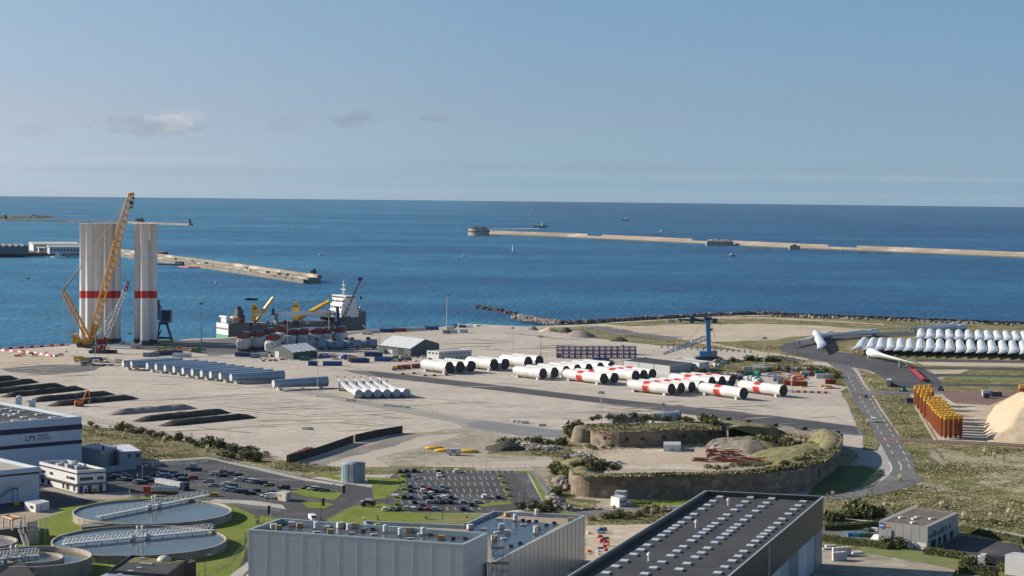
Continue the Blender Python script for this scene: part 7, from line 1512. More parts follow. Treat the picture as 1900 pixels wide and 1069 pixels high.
# ================================================ building with the round blue logo
A = G(1720.5, 1022); B_ = G(1778, 993.5); C_ = G(1630, 1011)
lb_, f = block('small grey two-storey building with a round blue logo on its wall', 'office', 'building', A, B_, C_, 7.6, mat('clad_warm', (.33, .33, .33), .5, c2=(.29, .285, .29), scale=.3), mat('gravel_roof', (.11, .09, .075), .95, c2=(.16, .13, .10), scale=.2, c3=(.3, .12, .03), s3=.1, lo3=.66, hi3=.74), .25, thick=.3)
for k in range(4): f('AC', .02+.25*k, .22+.25*k, .05, 2.5, M['white'], 'garage_door', .06)
f('AC', .0, 1., 2.5, 2.62, M['mgrey'], 'trim', .1)
for k in range(1, 6): f('AC', k/6-.002, k/6+.002, 2.7, 7.3, M['mgrey'], 'joint', .03)
f('AC', .69, .74, 2.9, 5.2, M['glass'], 'door')
for s0, s1, z0, z1 in ((.18, .26, 3.6, 5.4), (.42, .5, 3.6, 5.4), (.55, .6, 3.8, 5.2), (.68, .74, 3.8, 5.2)): f('AB', s0, s1, z0, z1, M['dgrey'])
for s0, s1 in ((.1, .25), (.34, .42), (.5, .6), (.72, .82)): f('AB', s0, s1, .1, 2.6, M['glass'])
f('AB', .03, .4, 3.7, 4.6, mat('band_blue', (.03, .08, .2), .5), 'band', .05); f('AB', .8, .92, 5.6, 6.4, mat('logo_orange', (.6, .18, .05), .5), 'sign', .06)
dC = (C_-A).normalized(); nC = Vector((dC.y, -dC.x, 0)); nC = nC if nC.y < 0 else -nC
lc = A+(C_-A)*.935+nC*.12+Vector((0, 0, 6.45)); mb = MB(); mb.rings([[tuple(lc+nC*k+dC*1.0*math.cos(t)+Vector((0, 0, 1.0*math.sin(t)))) for t in (2*math.pi*i/32 for i in range(32))] for k in (0, .06)]); lg = mb.build('logo', mat('logo_blue', (.03, .13, .42), .5), lb_, world=True)
def subm(mb, name, m, parent, root):
	o = mb.build(name, m, None); mi = (root.matrix_basis @ parent.matrix_basis).inverted()
	for v in o.data.vertices: v.co = mi @ v.co
	o.parent = parent; return o
mb = MB(); pts = []
for i in range(17):
	t = -1+2*i/16; pts.append(lc+nC*.09-dC*t*.86+Vector((0, 0, .12*math.sin(t*7)+.12)))
for i in range(17):
	t = 1-2*i/16; pts.append(lc+nC*.09-dC*t*.86+Vector((0, 0, .1*math.sin(t*7+1)-.2)))
mb.add(pts, [tuple(range(34))]); subm(mb, 'logo_wave', M['white'], lg, lb_)
mb = MB(); q = lc-dC*1.35-Vector((0, 0, .35))
for k in range(4): mb.box(q-dC*(k*.42)+nC*.02+Vector((0, 0, -.05*k)), (.34, .05, .42), rz=heading(Vector((0, 0, 0)), dC))
mb.build('lettering_marks', MATS['logo_orange'], lb_, world=True)
for x, y in ((1672, 961.5), (1696, 964), (1702, 961), (1728, 964), (1694, 971)):
	g = G(x, y, 7.4); mb = MB(); mb.box((g.x, g.y, 7.35), (1.6, 1.2, .6), rz=.4); mb.build('skylight', M['offwhite'], lb_, world=True)
mb = MB();
for i in range(22): q = A.lerp(B_, (i+.5)/22)+Vector((-.7, .3, 7.35)); mb.box(q, (.12, 1.5, .3), rz=heading(A, B_))
for i in range(16): q = C_.lerp(C_+(B_-A), (i+.5)/16)+Vector((.7, -.2, 7.35)); mb.box(q, (.12, 1.3, .7), rz=heading(A, B_))
mb.build('roof_rail', M['lgrey'], lb_, world=True)
mb = MB(); a = A+(C_-A)*.70+nC*.9; mb.box(a+Vector((0, 0, 2.8)), (2., 1.2, .12), rz=heading(A, C_)); mb.tube(a+dC*-1+Vector((0, 0, 2.85)), a-dC*5+Vector((0, 0, .4)), .14, n=4); mb.tube(a+dC*-1+Vector((0, 0, 3.8)), a-dC*5+Vector((0, 0, 1.4)), .06, n=4); mb.tube(a+dC*1+Vector((0, 0, 2.85)), a+dC*5+Vector((0, 0, .4)), .14, n=4); mb.build('stair', M['mgrey'], lb_, world=True)
# tent, bins, hedges, cubes, truck in its yard
sheet('car_park_small', [(1528, 984), (1600, 978), (1632, 985), (1632, 1012), (1560, 1005), (1524, 1001)], .2, M['asphl'])
sheet('car_park_small', [(1720, 1024), (1785, 994), (1890, 1010), (1905, 1040), (1830, 1062), (1800, 1045), (1792, 1030)], .2, M['asph'])
sheet('path_right', [(1776, 972), (1900, 993), (1900, 999), (1776, 977)], .2, M['kerb']); sheet('path_right', [(1535, 958), (1600, 965), (1632, 966), (1632, 969), (1535, 962)], .2, M['kerb'])
sheet('plot_sand', [(1528, 1018), (1620, 1022), (1690, 1036), (1770, 1050), (1760, 1100), (1500, 1100), (1510, 1035)], .2, MATS['dirt_ground'], jag=1)
sheet('plot_grass', [(1600, 1012), (1720, 1024), (1790, 1036), (1782, 1060), (1690, 1040), (1600, 1026)], .22, M['lawn'] if 0 else mat('verge_green', (.11, .16, .035), .95, c2=(.19, .19, .07), scale=.15, detail=7), jag=.8)
r = thing('event_tent', 'white low tent beside the logo building', 'tent', G(1640, 1008), heading(A, C_)); mb = MB(); mb.prism([(-4, -2), (4, -2), (4, 2), (-4, 2)], 1.2, 2.6, [(-3.4, -.15), (3.4, -.15), (3.4, .15), (-3.4, .15)]); mb.build('canopy', M['white'], r); mb = MB()
for x in (-3.9, 3.9):
	for y in (-1.9, 1.9): mb.tube((x, y, 0), (x, y, 1.3), .07, n=4)
mb.build('frame', M['lgrey'], r)
for i, (x, y, c, lb) in enumerate(((1580, 997, 'lblue', 'blue skip at the left of the bin line by the logo building'), (1592, 998, 'lblue', 'second blue skip in the bin line by the logo building'), (1605, 998.5, 'cgreen', 'green skip in the bin line by the logo building'), (1617, 999, 'dgrey', 'dark skip at the right of the bin line by the logo building'))):
	r = thing('waste_skip', lb, 'skip', G(x, y), .05, 'skips by the logo building'); mb = MB(); mb.prism([(-1.3, -.8), (1.3, -.8), (1.3, .8), (-1.3, .8)], .15, 1.5, [(-1.6, -.9), (1.6, -.9), (1.6, .9), (-1.6, .9)]); mb.build('body', M[c], r); mb = MB(); mb.box((0, 0, 1.5), (3.3, 1.9, .12)); mb.build('lid', M[c], r)
k = 0
for i in range(4):
	for j in range(2):
		for l in range(2):
			if i == 3 and j == 0: continue
			g = G(1549+i*8.5, 1043-j*9-i*.6); r = thing('wrapped_bale', 'white wrapped bale, %s from left, %s row, %s' % (ORD[i], ('front', 'rear')[j], ('bottom layer', 'top layer')[l]), 'bale', (g.x, g.y, l*1.55), .1, 'white wrapped bales by the dark warehouse'); mb = MB(); mb.prism([(-.72, -.72), (.72, -.72), (.72, .72), (-.72, .72)], 0, 1.25, [(-.76, -.74), (.76, -.74), (.76, .74), (-.76, .74)]); mb.prism([(-.76, -.74), (.76, -.74), (.76, .74), (-.76, .74)], 1.25, 1.52, [(-.6, -.6), (.6, -.6), (.6, .6), (-.6, .6)]); mb.build('wrapping', M['white2'], r); mb = MB(); mb.box((0, 0, .5), (1.56, 1.56, .08)); mb.build('band', M['lgrey'], r)
for x, y, lb in ((1535, 1022, 'white wrapped boards beside the dark warehouse corner'), (1541, 1017, 'second pile of white boards beside the dark warehouse corner'), (1590, 1030, 'low white wrapped board pile right of the bales')):
	r = thing('board_stack', lb, 'board stack', G(x, y), .2); mb = MB()
	for j in range(4): mb.box((0, .03*j, .1+j*.22), (3.4, 1.5, .2), rz=.02*j)
	mb.build('boards', M['white2'], r); mb = MB(); mb.box((-1, 0, 0), (.2, 1.4, .1)); mb.box((1, 0, 0), (.2, 1.4, .1)); mb.build('bearer', M['dgrey'], r)
r, f = block('white boxy building cut by the right edge below the hedge', 'building', 'building', G(1864, 1066), G(1880, 1061), G(1940, 1075), 6., M['owhite'], M['lgrey'], .1)
g = G(1850, 1052); r = thing('box_truck', 'white-cabbed truck with a dark box body at the lower right', 'truck', g, R(-28)); mb = MB(); mb.box((1, 0, 1), (8, 2.5, 2.7)); mb.build('box_body', M['dgrey'], r); mb = MB(); mb.box((-4.6, 0, .6), (2.6, 2.4, 2.3)); mb.box((-4.2, 0, 2.9), (1.6, 2.3, .7)); mb.build('cab', M['white'], r); mb = MB(); mb.box((-5.92, 0, 1.9), (.08, 2.1, .9)); mb.build('windscreen', M['glass'], r)
for x in (-4.4, 2.6, 3.8):
	for s in (-1, 1): mb = MB(); mb.tube((x, s*.95, .5), (x, s*1.25, .5), .5, .5, 12); mb.build('wheel', M['black'], r)
g = G(1805, 1044); r = thing('goods_pile', 'pile of brown and white crates beside the box truck', 'crate pile', g, .2); mb = MB(); rnd = random.Random(8)
for i in range(10): mb.box((rnd.uniform(-3, 3), rnd.uniform(-2, 2), 0), (1.4, 1.2, rnd.uniform(.6, 1.4)), rz=rnd.random())
mb.build('crates', mat('crate_brown', (.25, .15, .1), .8), r); mb = MB(); mb.box((0, 0, 1.7), (4, 2.6, .12), rz=.2); mb.tube((-1.8, -1, 0), (-1.8, -1, 1.7), .08); mb.tube((1.8, 1, 0), (1.8, 1, 1.7), .08); mb.build('cover', M['skylight'], r)
# ================================================ the old fort
op = [(1056, 908), (1060, 916), (1072, 921.5), (1106, 924.6), (1174, 924.8), (1285, 924.6), (1400, 920), (1475, 914), (1500, 908), (1528, 888), (1548, 872), (1560, 860), (1563, 850), (1560, 840), (1545, 832)]
OP = [G(*p) for p in op]
NB = [G(1545, 832), G(1480, 822), G(1340, 806), G(1200, 798), G(1100, 797), G(1062, 800)]
fo = thing('old_fort', 'ruined stone fort with grass-topped ramparts and a long curved outer wall', 'fort', OP[4]); HF = 8.0
def smooth_line(P, it=2):
	for _ in range(it):
		Q = [P[0]]
		for a, b in zip(P[:-1], P[1:]): Q += [a.lerp(b, .25), a.lerp(b, .75)]
		Q.append(P[-1]); P = Q
	return P
OS = smooth_line(OP); rn = random.Random(2)
def wallstrip(P, z0, z1, m, name, root, jz=.0, thick=1.2, batter=.5):
	mb = MB(); A_ = []; n = len(P); Nn = []
	for i, p in enumerate(P):
		d = (P[min(i+1, n-1)]-P[max(i-1, 0)]).normalized(); Nn.append(-perp(d))
	for (z_, off) in ((z0, batter), (z1, 0), (z1, -thick), (z0, -thick)):
		A_.append([tuple(P[i]+Nn[i]*off+Vector((0, 0, z_+(jz*mnoise.noise(P[i]*.3) if z_ == z1 else 0)))) for i in range(n)])
	fs = []; vs = [v for r_ in A_ for v in r_]
	for k in range(3):
		for i in range(n-1): fs.append((k*n+i, k*n+i+1, (k+1)*n+i+1, (k+1)*n+i))
	mb.add(vs, fs); mb.build(name, m, root, world=True); return Nn
# outward normal: path runs left to right along the front, outside is towards the camera
NO = wallstrip(OS, 0, HF, M['stone'], 'outer_wall', fo, .3, 1.5, .6)
mb = MB(); rs = []
for i, p in enumerate(OS):
	nn = NO[i]; j = mnoise.noise(p*.08)*1.2; w = 9+j
	rs.append([tuple(p-nn*u*w+Vector((0, 0, HF-.4+z_+mnoise.noise(p*.5+Vector((u*9, 0, 0)))*.5))) for u, z_ in ((.06, 0), (.15, .6), (.45, 1.1), (.8, .5), (1.15, -3.5), (1.5, -7.8))])
mb.rings(rs, True, True, closed=False, smooth=True); mb.build('grass_rampart', mat('rampart_grass', (.16, .15, .06), .95, c2=(.25, .215, .12), scale=.2, detail=8, lo=.4, hi=.6, c3=(.05, .07, .02), s3=.4, lo3=.5, hi3=.62, bump=.5), fo, world=True)
GR = MATS['rampart_grass']
def opening(P, NN, idx, w, h, z0, name='embrasure', arch=False, root=fo):
	p = P[idx]; nn = NN[idx]; d = perp(nn); mb = MB(); c = p+nn*.45
	pts = [(-w/2, z0), (w/2, z0), (w/2, z0+h*.6)]+[(w/2*math.cos(t), z0+h*.6+h*.4*math.sin(t)) for t in (math.pi*k/8 for k in range(1, 8))]+[(-w/2, z0+h*.6)] if arch else [(-w/2, z0), (w/2, z0), (w/2, z0+h), (-w/2, z0+h)]
	n = len(pts); mb.add([tuple(c+d*x-nn*.1*k*4+Vector((0, 0, z_))) for k in (0, 1) for x, z_ in pts], [tuple(range(n))]+[(i, (i+1) % n, n+(i+1) % n, n+i) for i in range(n)]); mb.build(name, M['black'], root, world=True)
nO = len(OS)
for fx, w, h, z0 in ((.60, 3.2, 3.2, 1.8), (.635, 3.2, 3.2, 1.8), (.665, 2.4, 3, 2), (.70, 1.2, 2.2, 2), (.725, 1.2, 2.2, 2), (.75, 1.2, 2.2, 2), (.775, 1.2, 2.2, 2), (.80, 1.2, 2.2, 2), (.825, 1.2, 2.2, 2), (.85, 1.2, 2.2, 2)): opening(OS, NO, int(fx*nO), w, h, z0)
# inner northern wall with arches
ip = [(1088, 816), (1092, 823), (1140, 830.5), (1200, 830.5), (1250, 826), (1300, 820), (1345, 816), (1352, 822)]
IS = smooth_line([G(*p) for p in ip]); NI = wallstrip(IS, 0, 7., M['stone'], 'inner_wall', fo, .6, 1.5, .4)
for fx, w, h, z0, ar in ((.13, 4.2, 5, .2, True), (.27, 1.3, 1.5, 3, False), (.36, 1.3, 1.5, 3, False), (.43, 1.3, 1.5, 3, False), (.5, 1.3, 1.5, 3, False), (.6, 1.3, 1.5, 3, False), (.72, 1.3, 1.5, 3, False), (.82, 2.6, 4, .2, True), (.9, 1.2, 2, 1, False)): opening(IS, NI, int(fx*len(IS)), w, h, z0, 'arch' if ar else 'window', ar)
mb = MB(); rs = []
for i in range(len(IS)):
	p = IS[i]; nn = NI[i]
	rs.append([tuple(p-nn*u+Vector((0, 0, 6.7+z_+mnoise.noise(p*.4+Vector((u*2, 0, 0)))*.9))) for u, z_ in ((.5, 0), (2, .6), (8, 1.), (16, .8), (22, 0), (25, -6.8))])
mb.rings(rs, True, True, closed=False); mb.build('grass_rampart', GR, fo, world=True)
mb = MB(); c = G(1085, 822); mb.rings([[(c.x+a+mnoise.noise(Vector((a, b, z_)))*1.5, c.y+5+b, z_) for a, b, _ in ringpts(rr_, 0, 18)] for rr_, z_ in ((6, 0), (5.6, 3.5), (5, 6), (4, 7), (1, 7.2))]); mb.build('broken_bastion', M['stone'], fo, world=True)
# eastern casemates with dark openings on top
ep = [G(*p) for p in ((1335, 806), (1400, 815), (1470, 824), (1545, 834))]; ES = smooth_line(ep, 2); NE = wallstrip(ES, 0, 6.5, mat('casemate_stone', (.30, .27, .23), .95, c2=(.2, .18, .15), scale=.3, detail=6), 'casemate_wall', fo, .4, 7, .2)
for fx in (.08, .26, .47, .68, .88):
	i = int(fx*len(ES)); p = ES[i]; mb = MB(); d = perp(NE[i]); mb.box(p-NE[i]*2.5+Vector((0, 0, 6.5)), (4.2, 3.4, 1.5), rz=math.atan2(d.y, d.x)); mb.build('casemate_block', M['rockd'], fo, world=True)
mb = MB()
for i in range(len(ES)-1):
	a = ES[i]+NE[i]*1.5; b = ES[i+1]+NE[i+1]*1.5; mb.tube(a+Vector((0, 0, 4.8)), b+Vector((0, 0, 4.8)), .25, n=4); mb.tube(a, a+Vector((0, 0, 5.6)), .22, n=4)
mb.build('timber_railing', mat('old_timber', (.16, .12, .09), .9), fo, world=True)
def mound(label, c, rx, ry, h, m, rot=0, seed=0, name='stone_glacis', pw=1.5):
	nx = 36; vs = []
	for j in range(nx):
		for i in range(nx):
			u = -1+2*i/(nx-1); v = -1+2*j/(nx-1); rr_ = min(1, (u*u+v*v)**.5*1.02); p = Vector((u*rx*math.cos(rot)-v*ry*math.sin(rot), u*rx*math.sin(rot)+v*ry*math.cos(rot), 0)); q = c+p
			z_ = h*(1-rr_**pw)**.8*(1+.35*mnoise.noise(q*.12+Vector((seed, 0, 0))))+mnoise.noise(q*.35)*.5*(1-rr_) if rr_ < 1 else -.2
			vs.append((q.x, q.y, z_))
	mb = MB(); mb.grid(vs, nx); mb.build(name, m, fo, world=True)
PR = mat('pale_ruin', (.30, .26, .20), .95, c2=(.15, .135, .105), scale=.3, detail=9, bump=.4)
mound('', G(1372, 832), 14, 22, 3.8, PR, .3, 1, pw=4); mound('', G(1398, 828), 12, 26, 3.6, GR, .2, 2, 'grass_bank', 2.5); mound('', G(1352, 826), 9, 22, 3, GR, 0, 3, 'grass_bank')
mound('', G(1500, 850), 20, 40, 4.8, GR, -.4, 5, 'grass_bank', 2); mound('', G(1455, 846), 14, 26, 2.6, GR, 0, 7, 'grass_bank', 2); mound('', G(1075, 870), 8, 26, 3.6, GR, .1, 9, 'grass_bank', 2)
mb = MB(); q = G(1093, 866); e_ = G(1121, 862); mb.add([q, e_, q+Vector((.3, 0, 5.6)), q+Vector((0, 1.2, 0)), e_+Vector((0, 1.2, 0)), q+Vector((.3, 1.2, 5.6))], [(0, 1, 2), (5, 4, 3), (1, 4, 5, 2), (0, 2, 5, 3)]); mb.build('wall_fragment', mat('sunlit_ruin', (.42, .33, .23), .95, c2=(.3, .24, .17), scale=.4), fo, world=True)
rocks('rubble_heap', 'heap of fallen stones at the broken left gap of the fort', ((1074, 850), (1092, 860), (1110, 866)), 9, 2.2, RK, 150, 1.3)
rocks('rubble_heap', 'pale stone rubble along the road below the fort bastion', ((1024, 925), (1034, 940), (1046, 948), (1060, 948)), 4, 1.6, RK, 160, 1.1)
rocks('rubble_heap', 'pale stones scattered on the dark earth heap left of the fort', ((945, 824), (980, 826), (1000, 836), (1030, 832)), 12, 1.2, [M['rock'], MATS['rock_pale'], MATS['rock_pale']], 260, 1.)
rocks('rubble_heap', 'rubble at the foot of the bastion left flank', ((1040, 895), (1048, 905), (1054, 915)), 6, 2.6, RK, 110, 1.3)
rocks('stone_line', 'row of small stones along the lower road by the fort', ((1060, 948), (1120, 946), (1140, 944)), .6, .6, RK, 22, .8)
for args in (('white hut with a grey roof in the middle of the fort courtyard', G(1263, 838), G(1263, 832), G(1231, 838), 3.), ('pale blue small shed at the foot of the fort ruins', G(1335, 835), G(1335, 831), G(1325, 835), 2.6)):
	r, f = block(args[0], 'hut', 'hut', *args[1:], M['white'] if 'white' in args[0] else mat('hut_blue', (.35, .48, .6), .5), M['lgrey'], .05, thick=.1); f('AC', .4, .6, .1, 2., M['lgrey'], 'door')
r, f = block('white cabin with two small windows outside the fort wall', 'cabin', 'cabin', G(1149, 942), G(1161, 938), G(1133, 938.5), 3.4, M['white'], M['lgrey'], .1, thick=.15)
f('AB', .2, .4, 1.4, 2.2); f('AB', .6, .85, 1.2, 2.2)
r, f = block('pale box room behind the white cabin at the fort wall', 'cabin', 'cabin', G(1160, 935), G(1164, 932), G(1140, 934), 4.4, M['lgrey'], M['lgrey'], .1, thick=.15); f('AC', .1, .3, .1, 2, M['mgrey'], 'door')
r, f = block('grey flat-roofed long house just behind the fort rampart', 'outbuilding', 'building', G(1201, 797), G(1201, 790), G(1136, 796), 5.8, mat('grey_render', (.15, .16, .165), .7), M['mgrey'], .2)
for k in range(5): f('AC', .08+.18*k, .16+.18*k, 1, 4.6, M['dgrey'])
r, f = block('small white annex at the left end of the long house behind the fort', 'outbuilding', 'building', G(1136, 796), G(1136, 791), G(1128, 795.5), 4.6, M['owhite'], M['lgrey'], .2); f('AC', .3, .7, .1, 2.2, M['mgrey'], 'door')
# red scrap steel
for i, (x, y, n_, w_, d_, lb) in enumerate(((1312, 857, 40, 13, 5, 'long heap of red scrap steel beams in the fort courtyard, left part'), (1335, 848, 46, 12, 6, 'high heap of dark red scrap steel at the middle of the courtyard edge'), (1380, 859, 46, 15, 6, 'right heap of red scrap steel in the fort courtyard'))):
	g = G(x, y); r = thing('scrap_heap', lb, 'scrap heap', g); mb = MB(); rn = random.Random(i)
	for k in range(n_):
		a = Vector((rn.uniform(-w_/2, w_/2), rn.uniform(-d_/2, d_/2), rn.uniform(0, 1.6+1.4*(i == 1)))); t = rn.uniform(-.5, .5); L_ = rn.uniform(2, 7)
		mb.tube(a, a+Vector((math.cos(t)*L_, math.sin(t)*L_, rn.uniform(-.4, .9))), rn.uniform(.1, .3), n=4)
	mb.build('beams', mat('scrap_red', (.26, .05, .03), .7, c2=(.12, .03, .02), scale=.5), r)
	mb = MB(); mb.tube((-w_*.2, -d_*.6, 2.2), (w_*.5, d_*.1-3, .3), .25, n=6); mb.build('white_pipe', M['white2'], r)
# black corrugated wall and its line
a = G(535, 859); pts = [(535, 859), (580, 848), (655, 821.5)]; pts2 = [(659, 820.5), (700, 811), (746, 803.5)]
for i, (pp, lb) in enumerate(((pts, 'long black curved retaining wall across the dirt yard, nearer half'), (pts2, 'black straight retaining wall continuing the curved one, farther half'))):
	P = smooth_line([G(*p) for p in pp], 2); r = thing('retaining_wall', lb, 'wall', P[0]); mb = MB()
	for k in range(len(P)-1):
		A_, B2 = P[k], P[k+1]; n_ = max(1, int((B2-A_).length/2.4))
		for j in range(n_): p = A_.lerp(B2, j/n_); q2 = A_.lerp(B2, (j+.97)/n_); d = (q2-p).normalized(); nn = perp(d)*(.35+.12*(j % 2)); mb.prism([tuple(w[:2]) for w in (p-nn, q2-nn, q2+nn, p+nn)], 0, 3.1)
	mb.build('panel', mat('tar_black', (.03, .03, .028), .85, c2=(.06, .05, .04), scale=.5), r, world=True)
	mb = MB()
	for k in range(0, len(P)-1): mb.tube(P[k]+Vector((0, 0, 3.15)), P[k+1]+Vector((0, 0, 3.15)), .3, n=5)
	mb.build('coping', M['rockd'], r, world=True)
# soil berms
def berm(label, a, b, wpx, h, m, seed):
	A_, B2 = G(*a), G(*b); d = (B2-A_).normalized(); nn = perp(d); L_ = (B2-A_).length; r = thing('soil_berm', label, 'soil heap', A_); rs = []; n_ = max(10, int(L_/3))
	for i in range(n_+1):
		t = i/n_; e = min(1, min(t, 1-t)*L_/7+.02); c = A_+d*(t*L_); w = wpx*(.75+.25*e); k = []
		for u, z_ in ((-.5, 0), (-.36, .55), (-.12, .95), (.1, 1), (.34, .6), (.5, 0)):
			nz = mnoise.noise(Vector((i*.9+seed, u*5, seed))); k.append(tuple(c+nn*(u*w+nz*.35)+Vector((0, 0, max(0, z_*h*e*(1+nz*.16)-.02)))))
		rs.append(k)
	mb = MB(); mb.rings(rs, True, True, smooth=False, closed=False); mb.build('soil', m, r, world=True); return r
bl = [((200, 770), (363, 757), M['rock'], 'grey gravel berm, farthest of the three berms at middle'), ((250, 783), (425, 765), M['pile'], 'dark soil berm, middle one of the three berms at middle'), ((298, 791), (473, 774), M['pile'], 'dark soil berm, nearest of the three berms at middle'),
	  ((90, 754), (255, 739), M['pile'], 'dark soil berm right beside the orange excavator'), ((52, 746.5), (210, 731), M['pile'], 'dark soil berm just behind the excavator one'), ((4, 737.5), (157, 722), M['pile'], 'dark soil berm, third behind the excavator'), ((-60, 735), (118, 716), M['pile'], 'dark soil berm, fourth behind the excavator'), ((-60, 725.5), (67, 708), M['pile'], 'dark soil berm at the left edge, fifth row back'), ((-60, 714), (30, 702), M['pile'], 'dark soil berm at the left edge, sixth row back')]
for i, (a, b, m, lb) in enumerate(bl): berm(lb, a, b, 8.5, 2.5, m, i*3.7)
berm('dark earth heap left of the stone rubble by the fort', (905, 836), (975, 832), 14, 3.6, M['pile'], 41)
for i, (x, y, w, h, m, lb) in enumerate(((987, 612, 7, 5, M['rock'], 'small grey gravel heap at the left of the gravel heaps'), (1018, 615, 9, 5, M['sand'], 'sandy gravel heap second from left behind the quay'), (1049, 616, 7, 6, M['rockd'], 'dark gravel heap in the middle behind the quay'), (1076, 625, 15, 8, M['rock'], 'largest grey gravel heap with loose stones behind the quay'), (1149, 633, 8, 5, M['pile'], 'dark pointed heap alone near the field'))):
	g = G(x, y); r = thing('gravel_heap', lb, 'gravel heap', g); k = []
	mb = MB(); mb.rings([[(a*(1+.3*mnoise.noise(Vector((a, b, i)))), b*(1+.3*mnoise.noise(Vector((a, b, i+5)))), z_) for a, b, _ in ringpts(rr_*1.2, 0, 22)] for rr_, z_ in ((w*.75, 0), (w*.55, h*.22), (w*.32, h*.45), (w*.1, h*.64), (.1, h*.66))]); mb.build('gravel', m, r)
# excavator
g = G(148, 754); r = thing('excavator', 'orange excavator with raised arm working on the dark soil berms', 'excavator', g, R(20));
for s in (-1.1, 1.1): mb = MB(); mb.prism([(-2.2, s-.35), (2.2, s-.35), (2.2, s+.35), (-2.2, s+.35)], 0, .9, [(-1.8, s-.35), (1.8, s-.35), (1.8, s+.35), (-1.8, s+.35)]); mb.build('track', M['dgrey'], r)
mb = MB(); mb.box((-.6, 0, 1), (4, 2.8, 1.5)); mb.box((-1.8, 0, 1.1), (1.4, 2.8, 1.7)); mb.build('body', M['orange'], r); mb = MB(); mb.box((.7, .8, 2.), (1.5, 1.1, 1.6)); mb.build('cab', M['glass'], r)
mb = MB(); mb.tube((1.2, -.2, 2), (3.2, -.2, 7.4), .42, .35, 4, smooth=False); mb.tube((3.2, -.2, 7.4), (4.6, -.2, 8), .35, .35, 4, smooth=False); mb.build('boom', M['orange'], r); mb = MB(); mb.tube((4.5, -.2, 8.2), (5.2, -.2, 3), .32, .22, 4, smooth=False); mb.build('arm', M['orange'], r)
mb = MB(); mb.prism([(4.5, -.9), (5.8, -.9), (5.8, .5), (4.5, .5)], 1.4, 3, [(4.9, -.8), (5.5, -.8), (5.5, .4), (4.9, .4)]); mb.build('bucket', M['dgrey'], r)
# orange pile frames
def pile_proto():
	r = thing('steel_pile', 'p', 'pile', (0, 0, 0)); mr_ = mat('pile_rust', (.33, .10, .03), .75, c2=(.17, .045, .018), scale=.2, detail=5, stretch=(1, 1, .4))
	mb = MB(); mb.tube((0, 0, 1.4), (0, 0, 9.3), 1., 1., 16); mb.tube((0, 0, .9), (0, 0, 1.4), .4, 1., 12); mb.build('tube', mr_, r)
	mb = MB(); mb.tube((0, 0, 0), (0, 0, 1.), .2, .3, 8); mb.build('foot_pin', M['rockd'], r)
	mb = MB()
	for k in range(15): mb.box((-1.05, 0, 1.8+k*.5), (.12, 1.1, .1))
	mb.box((-1.07, -.55, 1.5), (.1, .1, 7.6)); mb.box((-1.07, .55, 1.5), (.1, .1, 7.6)); mb.build('ladder', mat('ladder_orange', (.50, .15, .04), .6), r)
	mb = MB(); mb.tube((0, 0, 9.3), (0, 0, 10.1), 1.02, 1.02, 14)
	for k in range(6): t = k*math.pi/3; mb.box((math.cos(t)*1.05, math.sin(t)*1.05, 9.9), (.3, .3, 1.2), rz=t)
	mb.tube((0, 0, 11.), (0, 0, 11.12), 1.1, 1.1, 14); mb.build('collar', M['yellow'], r)
	return r
PP = pile_proto(); k = 0
lft = [(1699, 753.6), (1704, 761.5), (1710, 770), (1716, 778), (1722, 784), (1726, 787.5), (1730, 793), (1733, 798), (1737.5, 803), (1742, 808), (1747, 812.5), (1754, 815.5)]
for i, (x, y) in enumerate(lft):
	nc = 4 if i != 2 else 3
	for j in range(nc):
		if i in (2,) and j > 1: continue
		dx = 8.4+.02*i
		o = PP if k == 0 else copy_tree(PP); place(o, G(x+j*(dx+(.6 if i > 9 else 0)), y-j*.45), 0, 'rusty orange pile with yellow top, %s rank from the back, %s from left' % (ORD[i], ORD[j])); o['group'] = 'orange piles standing in ranks'; k += 1
for j, x in enumerate((1893, 1901)): o = copy_tree(PP); place(o, G(x, 752), 0, 'rusty orange pile cut by the right edge behind the sand heap, %s' % ('left one', 'right one')[j]); o['group'] = 'orange piles standing in ranks'
# sand mound
foot_ = [G(*p) for p in ((1846, 752), (1830, 775), (1822, 800), (1830, 820), (1900, 824), (2080, 834), (2100, 760), (1900, 741))]
def dist_in(p):
	n = len(foot_); ins = False; dm = 1e9
	for i in range(n):
		a, b = foot_[i], foot_[(i+1) % n]; ab = b-a; t = max(0, min(1, (p-a).dot(ab)/ab.length_squared)); dm = min(dm, (p-a-ab*t).length)
		if (a.y > p.y) != (b.y > p.y) and p.x < (b.x-a.x)*(p.y-a.y)/(b.y-a.y)+a.x: ins = not ins
	return dm if ins else -dm
x0 = min(p.x for p in foot_)-2; x1 = max(p.x for p in foot_)+2; y0 = min(p.y for p in foot_)-2; y1 = max(p.y for p in foot_)+2; nx = 90; ny = 110; vs = []
for j in range(ny):
	for i in range(nx):
		p = Vector((x0+(x1-x0)*i/(nx-1), y0+(y1-y0)*j/(ny-1), 0)); d = dist_in(p); h = max(-.3, min(14, d*.58, 14.5-abs(p.y-(y0+y1)*.5)*.10)+(mnoise.noise(p*.12)*.8+mnoise.noise(p*.5)*.25)*(d > 1)); vs.append((p.x, p.y, h if d > 0 else -.3))
r = thing('sand_heap', 'huge pale sand heap at the right edge beside the orange piles', 'sand heap', foot_[0]); mb = MB(); mb.grid(vs, nx); mb.build('sand', M['sand'], r, world=True)
r = thing('mesh_cage', 'grey mesh cage on the red gravel left of the sand heap', 'cage', G(1834, 736)); mb = MB()
for i in range(8): mb.tube((-3+i*6/7, 0, 0), (-3+i*6/7, 0, 3.6), .07, n=3)
for i in range(6): mb.tube((-3, 0, .1+i*.7), (3, 0, .1+i*.7), .06, n=3)
mb.build('front_mesh', M['lgrey'], r); mb = MB(); mb.box((0, 2, 0), (6, 2.4, 3.4)); mb.build('box', M['lgrey'], r)
